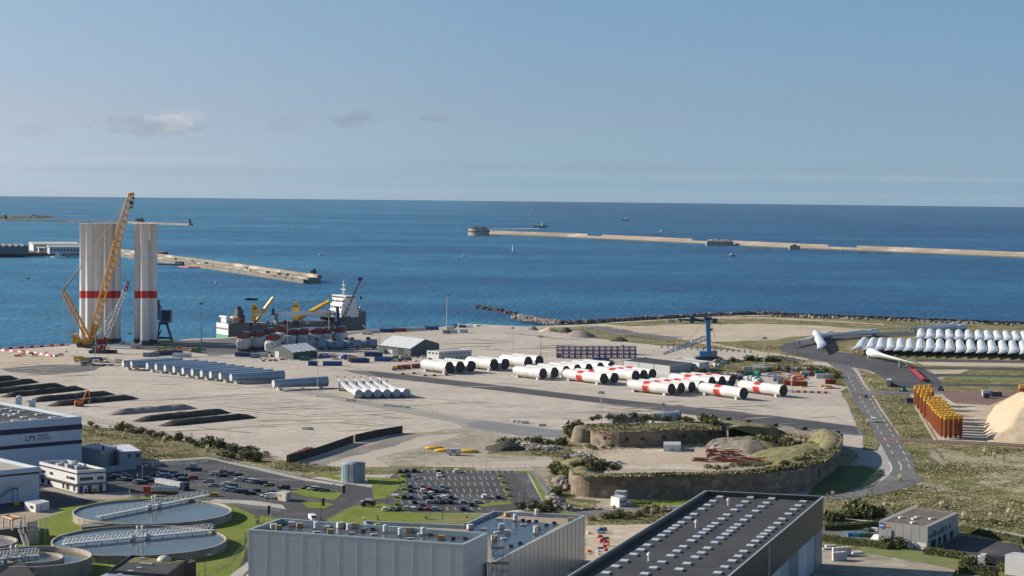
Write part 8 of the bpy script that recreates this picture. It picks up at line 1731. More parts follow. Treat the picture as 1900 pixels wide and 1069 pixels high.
# transporters, tractors
def wheels(r, xs, w, rr_):
	for x in xs:
		for s in (-w, w): mb = MB(); mb.tube((x, s-.2, rr_), (x, s+.2, rr_), rr_, rr_, 12); mb.build('wheel', M['black'], r)
a, b = G(1692, 688), G(1716, 710); r = thing('blade_transporter', 'long red flat transporter trailer on the dark yard', 'trailer', (a+b)/2, heading(a, b)); Lr = (b-a).length
mb = MB(); mb.box((0, 0, 1.1), (Lr, 2.9, .5)); mb.box((-Lr/2+1, 0, 1.5), (2, 3.2, 1.2)); mb.box((Lr/2-1, 0, 1.5), (2, 3.2, .9)); mb.build('deck', M['red'], r); wheels(r, [-Lr/2+2+i*(Lr-4)/7 for i in range(8)], 1.3, .5)
for x, y, c, rz, lb in ((1676, 727, 'teal', 40, 'turquoise tractor beside the orange piles'), (1746, 726, 'navy', 60, 'dark tractor behind the orange piles'), (1657, 719, 'dgrey', 0, 'small dark loader by the white cabinet')):
	r = thing('tractor', lb, 'tractor', G(x, y), R(rz)); mb = MB(); mb.box((1, 0, .9), (2.4, 1.2, 1.2)); mb.box((-.8, 0, 1.), (1.6, 1.7, .8)); mb.build('body', M[c], r); mb = MB(); mb.box((-.7, 0, 1.8), (1.5, 1.5, 1.5)); mb.box((-.7, 0, 3.3), (1.7, 1.7, .15)); mb.build('cab', M['glass'], r); wheels(r, (-1,), 1.1, 1.0); wheels(r, (1.6,), .9, .6)
r, f = block('white electrical cabinet on the verge left of the tractors', 'cabinet', 'cabinet', G(1654, 718), G(1654, 715), G(1645, 718), 4., M['white2'], M['white2'], .05, thick=.1); f('AC', .1, .9, .3, 3.4, M['lgrey'], 'door')
r = thing('hydraulic_crane', 'white mobile crane vehicle at the quay edge beside the containers', 'vehicle', G(682, 621)); mb = MB(); mb.box((0, 0, .8), (8, 2.6, 1.2)); mb.build('chassis', M['white2'], r); mb = MB(); mb.tube((3, 0, 2), (-4, 0, 7.5), .7, .5, 6); mb.build('boom', M['white2'], r); wheels(r, (-3, -1.2, 1.2, 3), 1.1, .6)
for i, (x, y, c) in enumerate(((732, 687, 'yellow'), (741, 685.5, 'rust2'), (750, 684.5, 'rust2'), (758, 684, 'orange'), (768, 683, 'rust2'), (775, 682.5, 'rust2'))):
	r = thing('trailer_module', '%s self-propelled trailer module, %s from left in the line before the plain sections' % ('yellow' if c == 'yellow' else 'rust-orange', ORD[i]), 'trailer', G(x, y), R(8), 'trailer modules in a line'); mb = MB(); mb.box((0, 0, 1.2), (3, 2.6, 1.4)); mb.tube((-.9, -1.2, 2.2), (-.9, 1.2, 2.2), .5, n=8); mb.build('body', M[c], r); mb = MB(); mb.box((0, 0, .2), (1.2, 2.6, .9)); mb.build('bogie', M['blue'], r); wheels(r, (-1, 1), 1.1, .5)
for i, (x, y) in enumerate(((747, 695), (768, 694), (789, 698), (806, 698), (829, 697))):
	r = thing('support_saddle', 'low rusty saddle stand, %s from left by the dark haul road' % ORD[i], 'stand', G(x, y), .2, 'saddle stands by the haul road'); mb = MB(); mb.prism([(-1.6, -.6), (1.6, -.6), (1.6, .6), (-1.6, .6)], 0, 1.1, [(-.5, -.6), (.5, -.6), (.5, .6), (-.5, .6)]); mb.build('saddle', M['rust'], r); mb = MB(); mb.tube((1.5, 0, .3), (4.5, -.5, .2), .15, n=4); mb.build('bar', M['rust'], r)
# red-white barrier blocks
def barrier(label, pts, step, group):
	P = [G(*p) for p in pts]; k = 0; T = 0
	for a, b in zip(P[:-1], P[1:]):
		n = int((b-a).length/step); d = (b-a).normalized()
		for i in range(n):
			q = a.lerp(b, i/n); r = thing('barrier_block', '%s barrier block, %s in the line %s' % ('red' if k % 2 else 'white', ORD[min(k, 39)], label), 'barrier', q, math.atan2(d.y, d.x), group)
			c = M['red'] if k % 2 else M['white']; mb = MB(); mb.prism([(-step*.48, -.4), (step*.48, -.4), (step*.48, .4), (-step*.48, .4)], 0, 1.3, [(-step*.46, -.15), (step*.46, -.15), (step*.46, .15), (-step*.46, .15)]); o = mb.build('block', c, r); k += 1
barrier('along the left quay edge', ((-10, 649.5), (30, 647), (134, 640.5)), 4.2, 'barrier line on the quay edge')
barrier('slanting across the left quay', ((-10, 650), (60, 656), (105, 663)), 4.2, 'slanting barrier line')
barrier('before the storage yard', ((1462, 728), (1545, 731)), 1.9, 'barrier row before the storage yard')
barrier('by the long warehouse', ((1040, 676), (1100, 672)), 2.4, 'barrier row by the warehouse')
# beige blocks on the apron
for i, (x, y, w) in enumerate(((531, 727, 3), (648, 744, 4), (655, 745, 3), (715, 753.5, 2.5), (722, 754, 2), (731, 755, 3), (738, 755.5, 3), (745, 756, 3), (752, 757, 2), (756, 757.3, 2.5), (958, 784, 4), (966, 785, 4), (974, 786, 4), (1006, 791, 4), (566, 797, 3), (574, 797.5, 4), (1109, 661, 3), (562, 724, 2), (1015, 697, 3), (160, 668, 3))):
	r = thing('concrete_block', 'pale concrete block on the apron, %s along the fence line' % ORD[i], 'block', G(x, y), .1, 'pale concrete blocks on the apron'); mb = MB(); mb.prism([(-w/2, -.6), (w/2, -.6), (w/2, .6), (-w/2, .6)], 0, 1.3, [(-w/2+.1, -.5), (w/2-.1, -.5), (w/2-.1, .5), (-w/2+.1, .5)]); mb.build('block', M['offwhite'], r)
for i, (x, y, rx, m, lb) in enumerate(((806, 833.5, 4.2, 'yellow', 'yellow dome float left of the white trailer'), (826, 838, 4.6, 'yellow', 'yellow dome float behind the white trailer'), (868, 840, 5, 'yellow', 'long yellow float right of the white trailer'))):
	r = thing('yellow_float', lb, 'float', G(x, y)); mb = MB(); mb.rings([[(a*rr_*rx, b*rr_*2.2, z_) for a, b, _ in ringpts(1, 0, 20)] for rr_, z_ in ((.85, 0), (1, .4), (.95, .9), (.6, 1.3), (.1, 1.45))]); mb.build('shell', M[m], r)
r = thing('site_trailer', 'white box trailer in front of the yellow floats', 'trailer', G(842, 845)); mb = MB(); mb.box((0, 0, .6), (6, 2.4, 2.4)); mb.build('body', M['white2'], r); mb = MB(); mb.box((0, -1.25, 1.4), (1.8, .06, .9)); mb.build('window', M['mgrey'], r); wheels(r, (-1.5, 1.5), 1.0, .4)
r = thing('floor_sweeper', 'small dark machine at the edge of the dirt lane by the fort', 'vehicle', G(1052, 853)); mb = MB(); mb.box((0, 0, .5), (3, 2, 1.3)); mb.box((.3, 0, 1.8), (1.4, 1.7, 1.2)); mb.build('body', M['mgrey'], r); wheels(r, (-1, 1), .95, .5)
# junk and goods around sheds and yards
rnj = random.Random(12)
def clutter(label, x0, x1, y0, y1, n, cols, smin, smax, hmax, kinds=('crate',)):
	base = label; cw = dict(white2='white', offwhite='cream', cblue='navy', mgrey='grey', dgrey='dark grey', lgrey='light grey', cgreen='green', rust2='rust red', lblue='light blue', steel='steel')
	for i, x in enumerate(sorted(rnj.uniform(x0, x1) for _ in range(n))):
		y = rnj.uniform(y0, y1); g = G(x, y); s = rnj.uniform(smin, smax); c = rnj.choice(cols); kd = rnj.choice(kinds); label = '%s %s, %s from left among the %s' % (cw.get(c, c), {'crate': 'crate', 'bundle': 'pipes', 'bag': 'bag', 'frame': 'trestle'}[kd], ORD[i], base.split(',')[0])
		r = thing({'crate': 'goods_crate', 'bundle': 'pipe_bundle', 'bag': 'bulk_bag', 'frame': 'steel_trestle'}[kd], label, {'crate': 'crate', 'bundle': 'pipe bundle', 'bag': 'bag', 'frame': 'trestle'}[kd], g, rnj.uniform(-.4, .4), base.split(',')[0]); mb = MB(); h = rnj.uniform(.5, 1)*hmax
		if kd == 'crate': mb.prism([(-s/2, -s/3), (s/2, -s/3), (s/2, s/3), (-s/2, s/3)], .12, h, [(-s/2+.05, -s/3+.05), (s/2-.05, -s/3+.05), (s/2-.05, s/3-.05), (-s/2+.05, s/3-.05)]); mb.build('box', M[c], r); mb = MB(); mb.box((-s/3, 0, 0), (.2, s*.6, .12)); mb.box((s/3, 0, 0), (.2, s*.6, .12)); mb.build('skid', M['rockd'], r)
		elif kd == 'bundle':
			for k in range(4): mb.tube((-s/2, -.5+k*.33, .2), (s/2, -.5+k*.33, .2), .17, n=6)
			for k in range(3): mb.tube((-s/2, -.33+k*.33, .5), (s/2, -.33+k*.33, .5), .17, n=6)
			mb.build('pipes', M[c], r)
		elif kd == 'bag': mb.rings([[(a*rr_*s/2, b*rr_*s/2, z_) for a, b, _ in ringpts(1, 0, 10)] for rr_, z_ in ((.8, 0), (1, h*.3), (.95, h*.7), (.4, h))]); mb.build('sack', M[c], r)
		else:
			for sx in (-s/2, s/2):
				for sy in (-s/3, s/3): mb.tube((sx, sy, 0), (sx, sy, h*1.3), .12, n=4)
			for zz_ in (.3, h, h*1.3):
				for sy in (-s/3, s/3): mb.tube((-s/2, sy, zz_), (s/2, sy, zz_), .12, n=4)
				for sx in (-s/2, s/2): mb.tube((sx, -s/3, zz_), (sx, s/3, zz_), .12, n=4)
			mb.build('frame', M[c], r)
clutter('goods between the two sheds, a jumble of blue and white packs', 596, 660, 660, 668, 26, ('blue', 'blue', 'white2', 'orange', 'cblue'), 2, 5, 1.8, ('crate', 'bag', 'crate'))
clutter('goods at the foot of the left shed gable, white packs', 480, 545, 666, 671, 16, ('white2', 'white', 'offwhite', 'red'), 1.2, 3, 1.1, ('bag', 'crate'))
clutter('parts in front of the quay-side shed, mixed packs', 690, 790, 662, 672, 18, ('white2', 'red', 'dgrey', 'offwhite'), 1.2, 3, 1.4, ('bag', 'crate', 'frame'))
clutter('crane parts beside the right tower cluster, red and yellow frames', 292, 385, 646, 655, 30, ('red', 'green', 'yellow', 'orange', 'mgrey', 'cgreen'), 2, 6, 2.4, ('frame', 'crate', 'bundle'))
clutter('junk left of the grey sections, rust and dark packs', 128, 225, 667, 674, 22, ('rust', 'dgrey', 'offwhite', 'mgrey', 'yellow'), 1.5, 4, 1.5, ('crate', 'frame', 'bundle'))
clutter('frames lying left of the grey sections, dark low steel', 150, 222, 673, 680, 18, ('mgrey', 'dgrey', 'lgrey'), 3, 7, .7, ('bundle', 'frame'))
clutter('small items along the left quay, rust and dark pieces', 25, 125, 652, 664, 14, ('dgrey', 'rust', 'orange', 'offwhite'), 1.2, 3.5, 1.4, ('crate', 'frame'))
clutter('goods in the storage yard, red and grey machine parts', 1430, 1500, 694, 712, 30, ('red', 'orange', 'grey', 'yellow', 'blue', 'rust2'), 1.5, 4.5, 2.2, ('crate', 'frame', 'bag'))
clutter('pale tank bags in the storage yard, green-grey and rounded', 1386, 1412, 702, 711, 12, ('offwhite', 'cgreen', 'lgrey'), 3, 4.5, 2.6, ('bag',))
clutter('pipe stacks left of the storage yard, thin pale steel', 1322, 1375, 694, 708, 24, ('lgrey', 'steel', 'white2', 'red'), 2, 5, 1.6, ('bundle', 'frame', 'crate'))
clutter('pieces along the storage yard front, low', 1490, 1560, 714, 722, 12, ('yellow', 'offwhite', 'rust2'), 1.5, 4, .8, ('bundle', 'crate'))
clutter('goods by the white cabin block, pale covered heaps', 790, 880, 666, 675, 18, ('white2', 'mgrey', 'offwhite', 'dgrey'), 1.5, 3.6, 1.6, ('bag', 'crate'))
clutter('items around the long warehouse corner, red and tan carts', 1095, 1165, 672, 682, 14, ('red', 'rust2', 'offwhite', 'yellow', 'dgrey'), 2, 5, 1.4, ('frame', 'crate'))
clutter('small machines at the far quay edge, dark and teal', 838, 895, 603, 609, 9, ('dgrey', 'lblue', 'offwhite'), 1.8, 4, 2., ('crate', 'frame'))
clutter('works material between the two big buildings, red and blue', 1088, 1128, 985, 1030, 16, ('red', 'blue', 'rust', 'offwhite', 'orange'), 1., 2.6, 1.3, ('crate', 'frame', 'bag'))
clutter('crane mats under the towers, dark blocks', 225, 300, 638, 643, 12, ('dgrey', 'mgrey', 'offwhite'), 2, 4, 1.6, ('crate', 'frame'))
clutter('timber and plates in the fort gap, grey and pale', 1100, 1165, 858, 868, 16, ('lgrey', 'offwhite', 'mgrey', 'dgrey'), 1.5, 4, .8, ('bundle', 'crate'))
clutter('tanks behind the white cabin block at right, blue-grey', 1316, 1350, 676, 682, 8, ('lgrey', 'grey', 'white2'), 3, 4, 3.4, ('bag',))
for i, x in enumerate(range(1228, 1400, 11)): p = G(x, 646+(x-1228)*.055); r = thing('mooring_stump', 'short dark timber stump, %s from left across the open quay' % ORD[i], 'post', p, 0, 'timber stumps across the open quay'); mb = MB(); mb.tube((0, 0, 0), (0, 0, 2.2), .45, .4, 8); mb.build('stump', M['rockd'], r)
p = G(1416, 681)
sheet('pond', [(1380, 684), (1400, 676), (1430, 677), (1500, 682), (1480, 688), (1420, 687)], .05, mat('pond_gravel', (.22, .28, .30), .6, c2=(.3, .3, .27), scale=.1), jag=1)
sheet('pond_bank', [(1330, 676), (1370, 668), (1440, 668), (1560, 684), (1570, 716), (1545, 712), (1530, 692), (1470, 690), (1400, 690), (1320, 690)], .04, M['grass'], jag=2)
# ================================================ vegetation
GM = [mat('leaf_dark', (.045, .06, .018), .9), mat('leaf_mid', (.13, .145, .045), .9), mat('leaf_olive', (.25, .225, .10), .9), mat('leaf_dry', (.46, .385, .23), .9), mat('plume_cream', (.50, .43, .31), .9)]
rv = random.Random(31)
def leafcloud(mb, c, rx, ry, rz_, n, s, mats_, up=0.):
	for _ in range(n):
		while True:
			x, y, z_ = rv.uniform(-1, 1), rv.uniform(-1, 1), rv.uniform(-1, 1); d = (x*x+y*y+z_*z_)**.5
			if .25 < d < 1: break
		k = .62+.38*(mnoise.noise(Vector((x*2.2+c[0], y*2.2+c[1], z_*2.2)))+.5); x, y, z_ = x*k, y*k, z_*k
		p = Vector((c[0]+x*rx, c[1]+y*ry, c[2]+z_*rz_)); a = Vector((rv.uniform(-1, 1), rv.uniform(-1, 1), rv.uniform(-.6, .9)))*s; b = Vector((rv.uniform(-1, 1), rv.uniform(-1, 1), rv.uniform(-.4, .8)))*s
		mb.cur = rv.choice(mats_); mb.add([p, p+a, p+a+b, p+b*.9], [(0, 1, 2, 3)])
def bush_proto(mats_, n=260):
	r = thing('bush', 'b', 'bush', (0, 0, 0)); mb = MB(); leafcloud(mb, (0, 0, .95), 1.5, 1.4, 1.05, n, .34, mats_); leafcloud(mb, (.9, .3, .7), .9, .9, .8, n//3, .3, mats_); mb.build('foliage', GM, r)
	mb = MB()
	for k in range(4): mb.tube((0, 0, 0), (math.cos(k*1.6)*.5, math.sin(k*1.6)*.5, .9), .08, .04, 5)
	mb.build('stem', M['rockd'], r); return r
def pampas_proto():
	r = thing('pampas_grass', 'p', 'pampas grass', (0, 0, 0)); mb = MB()
	for k in range(46):
		t = rv.random()*6.28; L_ = rv.uniform(.9, 1.6); h = rv.uniform(.8, 1.5); d = Vector((math.cos(t), math.sin(t), 0)); q = Vector((-d.y, d.x, 0))*.07; mb.cur = rv.choice((1, 2, 2, 3)); a = Vector((0, 0, 0)); b = d*L_*.5+Vector((0, 0, h)); e = d*L_+Vector((0, 0, h*.55)); mb.add([a-q, a+q, b+q, b-q, e], [(0, 1, 2, 3), (3, 2, 4)])
	mb.build('leaves', GM, r); mb = MB(); mb.cur = 4
	for k in range(13):
		t = rv.random()*6.28; o = rv.uniform(.1, .9); h = rv.uniform(1.6, 2.7); p = Vector((math.cos(t)*o, math.sin(t)*o, h)); mb.tube(p-Vector((math.cos(t)*o*.5, math.sin(t)*o*.5, h*.8)), p, .02, n=3); mb.rings([[(p.x+math.cos(u)*w, p.y+math.sin(u)*w, p.z+zz_) for u in (0, 2.1, 4.2)] for w, zz_ in ((.03, -.35), (.16, 0), (.12, .35), (.02, .7))], smooth=False)
	mb.build('plumes', GM, r); return r
BP = [bush_proto((0, 0, 1)), bush_proto((0, 1, 1, 2)), bush_proto((1, 2, 2, 3)), bush_proto((2, 2, 3, 3, 1))]; first = [True]*4
PG_ = pampas_proto(); pf = [True]
def bush(x, y, s, kind, label, group=None, z=0, sz=1.):
	o = BP[kind] if first[kind] else copy_tree(BP[kind]); first[kind] = False; g = G(x, y, z) ; place(o, g, rv.random()*6, label, (s, s, s*sz)); o['group'] = group or 'bushes'; return o
def pampas(x, y, s, label, group='pampas tufts'):
	o = PG_ if pf[0] else copy_tree(PG_); pf[0] = False; place(o, G(x, y), rv.random()*6, label, s); o['group'] = group
def brow(pts, n, s0, s1, kinds, jx, jy, where, z=0):
	P = [Vector((a, b, 0)) for a, b in pts]; out = []
	for i in range(n):
		t = (i+.5)/n*(len(P)-1); k = min(int(t), len(P)-2); q = P[k].lerp(P[k+1], t-k); out.append((q.x+rv.uniform(-jx, jx), q.y+rv.uniform(-jy, jy)))
	for i, (x, y) in enumerate(sorted(out)): bush(x, y, rv.uniform(s0, s1), rv.choice(kinds), '%s bush, %s from the left %s' % ('dark green', ORD[i] if i < len(ORD) else 'last', where) if kinds[0] < 2 else 'olive bush, %s from the left %s' % (ORD[i], where), where, z, rv.uniform(.7, 1.1))
brow(((220, 800), (300, 812), (380, 828), (440, 838), (490, 848)), 26, 1.2, 2.4, (0, 1, 0), 6, 3, 'along the field edge by the apron fence')
brow(((155, 790), (260, 806), (330, 818)), 10, .9, 1.6, (2, 1, 3), 10, 5, 'in the field behind the factory')
brow(((405, 856), (440, 850), (480, 858)), 6, 1.4, 2.4, (0, 1), 6, 2, 'in the hollow above the car park fence')
brow(((1062, 812), (1068, 806), (1074, 800)), 6, 2.2, 3.4, (0, 0), 4, 3, 'climbing the left end of the fort')
brow(((925, 828), (960, 821), (1000, 822), (1050, 828)), 16, 1.1, 2.2, (0, 1, 2), 8, 3, 'on the dark heap left of the fort')
brow(((1020, 878), (1040, 872), (1052, 885), (1045, 900), (1025, 930), (1000, 948)), 16, 1., 2., (1, 2, 0), 6, 6, 'on the slope left of the fort bastion')
brow(((1068, 868), (1080, 870), (1110, 872), (1150, 876)), 12, 1.3, 2.6, (0, 1, 1), 8, 2, 'on the front rampart of the fort', 6.5)
brow(((1100, 780), (1160, 779), (1240, 780), (1300, 783), (1330, 788)), 22, 1.2, 2.2, (1, 2, 0), 8, 2, 'along the rear rampart top of the fort', 8)
brow(((1300, 872), (1400, 868), (1480, 858), (1530, 838)), 18, .9, 1.6, (2, 2, 1), 8, 2, 'on the right rampart top of the fort', 8.5)
brow(((1400, 836), (1430, 832), (1470, 828), (1500, 836)), 12, 1.6, 3., (0, 1, 2), 8, 4, 'inside the right half of the fort')
brow(((1095, 832), (1130, 834), (1300, 824), (1330, 828)), 10, .9, 1.7, (1, 2), 10, 2, 'at the foot of the fort inner wall')
brow(((1580, 962), (1600, 958), (1620, 960)), 6, 2., 3.4, (0, 0, 1), 6, 3, 'in the dark thicket left of the logo building')
brow(((1531, 968), (1545, 965), (1575, 962), (1640, 957)), 10, 1.2, 2.4, (1, 2, 0), 8, 3, 'behind the thicket by the logo building')
brow(((1230, 948), (1200, 952), (1150, 962), (1100, 966)), 12, .9, 1.8, (2, 3, 1), 8, 3, 'on the verge behind the dark warehouse')
brow(((1330, 678), (1370, 672), (1420, 670), (1450, 672)), 16, 1.2, 2.4, (0, 0, 1), 8, 2, 'in the dark scrub behind the storage yard')
brow(((1400, 692), (1450, 690), (1500, 688), (1540, 692), (1556, 704)), 20, 1.2, 2.3, (0, 1, 2), 6, 2, 'around the pond behind the storage yard')
brow(((1260, 700), (1285, 697), (1310, 694)), 8, 1.4, 2.4, (0, 1), 5, 1, 'right of the long grey warehouse')
brow(((985, 940), (1010, 942), (1030, 948), (960, 948)), 10, .9, 1.6, (1, 0), 8, 2, 'below the square car park')
brow(((1640, 1016), (1655, 1014), (1675, 1020)), 6, 1.2, 2.2, (0, 0), 5, 2, 'at the left hedge end by the logo building')
brow(((1790, 1060), (1820, 1050), (1870, 1066), (1895, 1056)), 6, 1.2, 2., (0, 1), 6, 4, 'around the lower right hedge corner')
for wh, pts in (('in the field behind the factory', [(285, 813), (260, 800), (355, 815), (385, 839), (374, 828), (425, 838), (305, 822), (181, 810), (205, 798), (230, 815), (330, 806)]), ('on the east field behind the logo building', [(1640, 942), (1656, 946), (1740, 941), (1747, 945), (1756, 945), (1733, 936), (1788, 966), (1815, 968), (1837, 968), (1803, 930), (1826, 845), (1838, 842), (1845, 851), (1862, 858), (1812, 880), (1855, 955), (1870, 960), (1885, 968), (1838, 950), (1608, 922), (1618, 918), (1670, 893), (1535, 925), (1545, 922), (1772, 938), (1850, 940), (1700, 950)]), ('by the grey building left corner', [(477, 973)]), ('on the front lawn rough strip', [(675, 968), (700, 966), (865, 962), (790, 964)]), ('on the verge behind the dark warehouse', [(1210, 954), (1230, 951), (1245, 950), (1190, 958)]), ('on the field right of the wide road', [(1650, 760), (1662, 775), (1640, 745), (1680, 800), (1655, 795), (1690, 815), (1672, 765), (1610, 790), (1590, 770), (1598, 785)]), ('on the verge between road and yard', [(1604, 700), (1615, 712), (1622, 720), (1635, 724)]), ('behind the storage yard', [(1360, 686), (1375, 684), (1390, 688), (1405, 664), (1425, 660), (1460, 664), (1480, 660), (1350, 650), (1330, 646), (1365, 645), (1380, 648), (1310, 644)])):
	for i, (x, y) in enumerate(sorted(pts)): pampas(x, y, rv.uniform(.6, 1.15), 'cream plumed pampas tuft, %s from the left %s' % (ORD[i], wh) if len(pts) > 1 else 'tall cream pampas tuft '+wh, 'pampas '+wh)
def hedge(label, pts, w, h, n, mats_=(0, 1, 1)):
	P = [G(*p) for p in pts]; r = thing('hedge', label, 'hedge', P[0]); mb = MB(); Ls = [(b-a).length for a, b in zip(P[:-1], P[1:])]; T = sum(Ls)
	for a, b in zip(P[:-1], P[1:]): d = (b-a).normalized(); nn = perp(d)*w*.42; mb.cur = 0; mb.prism([tuple(v[:2]) for v in (a-nn, b-nn, b+nn, a+nn)], 0, h*.92)
	for _ in range(n):
		s = rv.random()*T
		for (a, b), l in zip(zip(P[:-1], P[1:]), Ls):
			if s <= l: break
			s -= l
		d = (b-a).normalized(); nn = perp(d); u = rv.uniform(-1, 1); v = rv.random()
		if rv.random() < .5: u = math.copysign(1, u)
		else: v = 1
		p = a+d*s+nn*u*w/2+Vector((0, 0, v*h)); mb.cur = rv.choice(mats_); e = Vector((rv.uniform(-1, 1), rv.uniform(-1, 1), rv.uniform(-1, 1)))*.3; f = Vector((rv.uniform(-1, 1), rv.uniform(-1, 1), rv.uniform(-1, 1)))*.3; mb.add([p, p+e, p+e+f, p+f], [(0, 1, 2, 3)])
	mb.build('foliage', GM, r, world=True); return r
hedge('long clipped hedge along the small car park by the dark warehouse', ((1526, 1004), (1590, 1013), (1650, 1022)), 2.2, 2.2, 1500, (1, 1, 0, 2))
hedge('clipped hedge before the right half of the logo building', ((1716, 1030), (1788, 1040)), 2.4, 2.4, 1400, (1, 2, 1))
hedge('clipped hedge running down from the logo building hedge corner', ((1788, 1040), (1784, 1066)), 2.0, 2.2, 700, (1, 0, 2))
hedge('clipped hedge along the bottom right lane', ((1784, 1062), (1850, 1072)), 2.0, 2.2, 900, (0, 1))
hedge('clipped hedge along the right side path', ((1782, 986), (1840, 998), (1900, 1010)), 2.0, 2.2, 1300, (1, 2, 1))
hedge('dark hedge left of the logo building', ((1528, 986), (1580, 984), (1632, 978)), 2.2, 2.2, 1000, (0, 0, 1))
for x, y in ((747, 886), (748, 897), (750, 911), (737, 926), (736, 939), (928, 886), (934, 898), (940, 911), (945, 923)):
	bush(x, y, .75, 1, 'low round bush on the car park island at %s, %s' % ('its left side' if x < 800 else 'its right side', {886: 'top', 897: 'second', 911: 'third', 926: 'fourth', 939: 'lowest', 898: 'second', 923: 'lowest'}[y]), 'bushes on car park islands', 0, .8)
# rough grass and scrub over the fields: nobody could count it
def inpoly(x, y, P):
	ins = False; n = len(P)
	for i in range(n):
		x0, y0 = P[i]; x1, y1 = P[(i+1) % n]
		if (y0 > y) != (y1 > y) and x < (x1-x0)*(y-y0)/(y1-y0)+x0: ins = not ins
	return ins
def scrub(name, label, P, n, s0, s1, wts, thr=-.2, z=.05):
	xs = [p[0] for p in P]; ys = [p[1] for p in P]; mb = MB(); k = 0; tries = 0
	while k < n and tries < n*8:
		tries += 1; x = rv.uniform(min(xs), max(xs)); y = rv.uniform(min(ys), max(ys))
		if not inpoly(x, y, P): continue
		g = G(x, y, z); f = mnoise.noise(g*.03)+.6*mnoise.noise(g*.11)
		if f < thr+rv.uniform(-.25, .25): continue
		k += 1; s = rv.uniform(s0, s1)*.5*(1+.9*max(0, f)); mb.cur = rv.choice(wts[0] if f > .15 else wts[1])
		for _ in range(3): t = rv.random()*6.28; d = Vector((math.cos(t), math.sin(t), 0)); b = g+d*s*1.3; q = Vector((-d.y, d.x, 0))*s*.5; mb.add([g-q, g+q, b+q*.7+Vector((0, 0, s*rv.uniform(.5, 1))), b-q*.7+Vector((0, 0, s*rv.uniform(.5, 1)))], [(0, 1, 2, 3)])
	o = mb.build(name, GM, None); o['kind'] = 'stuff'; tag(o, label, 'scrub')
W1 = ((1, 2, 2, 2, 3), (2, 3, 3, 2, 3, 3))
scrub('scrub', 'rough scrub and tall dry grass over the east field', [(1530, 930), (1620, 922), (1705, 900), (1702, 880), (1665, 812), (1640, 820), (1690, 824), (1840, 828), (1900, 833), (1900, 990), (1780, 968), (1700, 948), (1640, 966), (1530, 955)], 9000, .3, .8, W1)
scrub('scrub', 'rough grass on the strip right of the wide road', [(1640, 760), (1615, 732), (1690, 735), (1735, 815), (1675, 812)], 2200, .3, .7, W1)
scrub('scrub', 'rough grass on the strip left of the wide road', [(1566, 738), (1580, 737), (1612, 790), (1625, 832), (1603, 834), (1600, 800)], 900, .3, .7, W1)
scrub('scrub', 'green verge scrub between the road and the dark yard', [(1592, 684), (1612, 690), (1632, 704), (1654, 726), (1626, 727), (1606, 705)], 800, .3, .6, ((1, 2), (1, 2, 3)))
scrub('scrub', 'rough dry grass on the field behind the factory', [(152, 790), (250, 800), (330, 815), (420, 836), (540, 857), (640, 868), (600, 880), (470, 866), (385, 850), (260, 856), (220, 845), (152, 840)], 6500, .3, .7, W1)
scrub('scrub', 'scrub around the fort bastion and the stone heaps', [(905, 842), (920, 830), (960, 820), (1062, 820), (1060, 850), (1056, 925), (1120, 930), (1140, 945), (1040, 945), (1020, 930), (1030, 880), (1060, 850), (960, 845)], 3000, .3, .7, W1)
scrub('scrub', 'grass tufts on the courtyard edge inside the fort', [(1090, 835), (1140, 832), (1150, 840), (1100, 850), (1065, 860), (1065, 840)], 500, .3, .6, W1)
scrub('scrub', 'weeds inside the right half of the fort', [(1400, 840), (1480, 830), (1530, 840), (1480, 862), (1400, 866), (1380, 850)], 1500, .4, .8, W1)
scrub('scrub', 'rough grass on the verge behind the dark warehouse', [(1092, 960), (1250, 946), (1215, 972), (1090, 975)], 1500, .25, .55, W1)
scrub('scrub', 'scrub on the field along the northern shore', [(1050, 608), (1140, 600), (1330, 589), (1400, 587), (1700, 600), (1900, 608), (1900, 612), (1640, 606), (1500, 600), (1300, 600), (1140, 606), (1200, 620), (1330, 640), (1440, 636), (1440, 655), (1330, 648), (1210, 640), (1100, 628)], 2500, .4, .9, W1, .0)
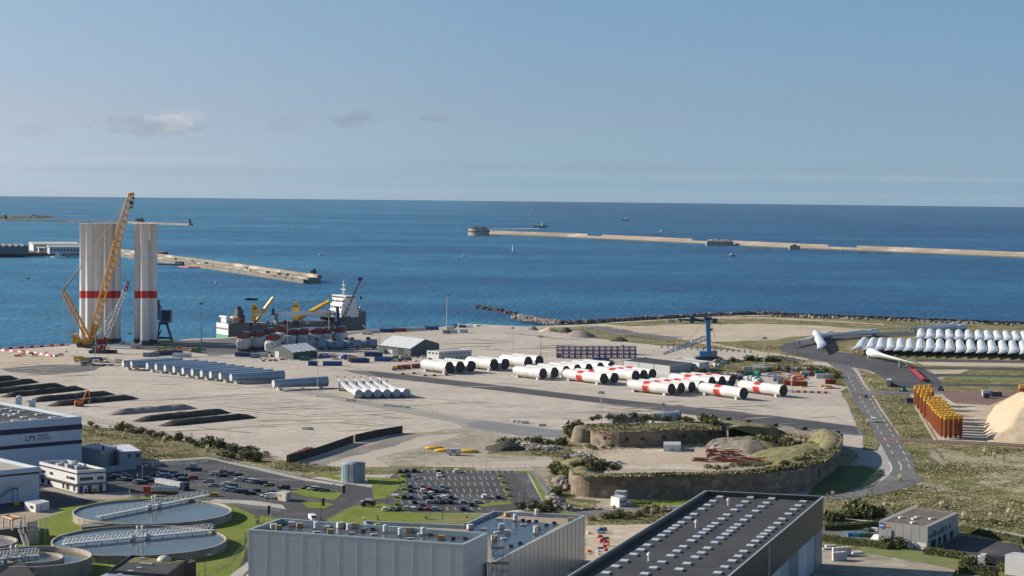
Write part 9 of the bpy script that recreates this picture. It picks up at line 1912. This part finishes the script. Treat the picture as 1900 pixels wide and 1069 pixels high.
scrub('scrub', 'scrub around the pond and behind the storage yard', [(1320, 676), (1370, 668), (1440, 660), (1490, 668), (1560, 688), (1570, 720), (1552, 715), (1530, 694), (1470, 692), (1400, 692), (1330, 700), (1280, 700), (1300, 690)], 3500, .5, 1.2, ((0, 0, 1, 2), (0, 1, 2, 3)))
scrub('scrub', 'dry grass on the plot before the logo building', [(1600, 1012), (1780, 1036), (1782, 1064), (1690, 1050), (1600, 1036)], 1500, .2, .45, ((1, 2), (2, 3, 1)))
scrub('scrub', 'grass strips between the lanes of the blade yard', [(1700, 684), (1900, 690), (1900, 722), (1760, 720), (1745, 706), (1720, 694)], 1500, .25, .5, ((1, 2), (2, 3, 1)), .05)
scrub('scrub', 'long grass on the rough front lawn strip', [(790, 962), (1000, 951), (1080, 958), (900, 974), (780, 972)], 1500, .2, .45, ((1, 2), (2, 3, 1)))
RP_ = 'dry grass and weeds on the fort '
scrub('scrub', RP_+'front rampart', [(1064, 878), (1110, 881), (1285, 877), (1410, 871), (1480, 861), (1480, 868), (1410, 878), (1285, 883), (1110, 886), (1062, 882)], 1600, .5, 1.1, ((0, 1, 2), (1, 2, 3)), -1, 8.6)
scrub('scrub', RP_+'rear rampart', [(1085, 788), (1200, 784), (1335, 790), (1340, 800), (1200, 797), (1085, 800)], 1300, .5, 1.1, ((0, 1, 2), (1, 2, 3)), -1, 7.6)
scrub('scrub', RP_+'right rampart', [(1480, 862), (1520, 848), (1550, 828), (1556, 838), (1530, 858), (1490, 868)], 900, .5, 1.1, ((0, 1, 2), (1, 2, 3)), -1, 8.6)
# sea air
mb = MB(); hb_ = RS*.999
mb.prism([(hb_*math.cos(t), hb_*math.sin(t)) for t in (2*math.pi*i/48 for i in range(48))], SEA_Z-4, EYE+4)
hz = mb.build('haze', None); hz.data.materials.clear(); hm = bpy.data.materials.new('haze'); hm.use_nodes = True; hn = hm.node_tree.nodes; hn.clear(); ho = hn.new('ShaderNodeOutputMaterial'); hv = hn.new('ShaderNodeVolumePrincipled')
hv.inputs['Color'].default_value = (.80, .88, 1, 1); hv.inputs['Density'].default_value = HAZE; hm.node_tree.links.new(hv.outputs[0], ho.inputs['Volume']); hz.data.materials.append(hm); hz['kind'] = 'stuff'; hz['label'] = 'thin pale sea air over the whole bay'
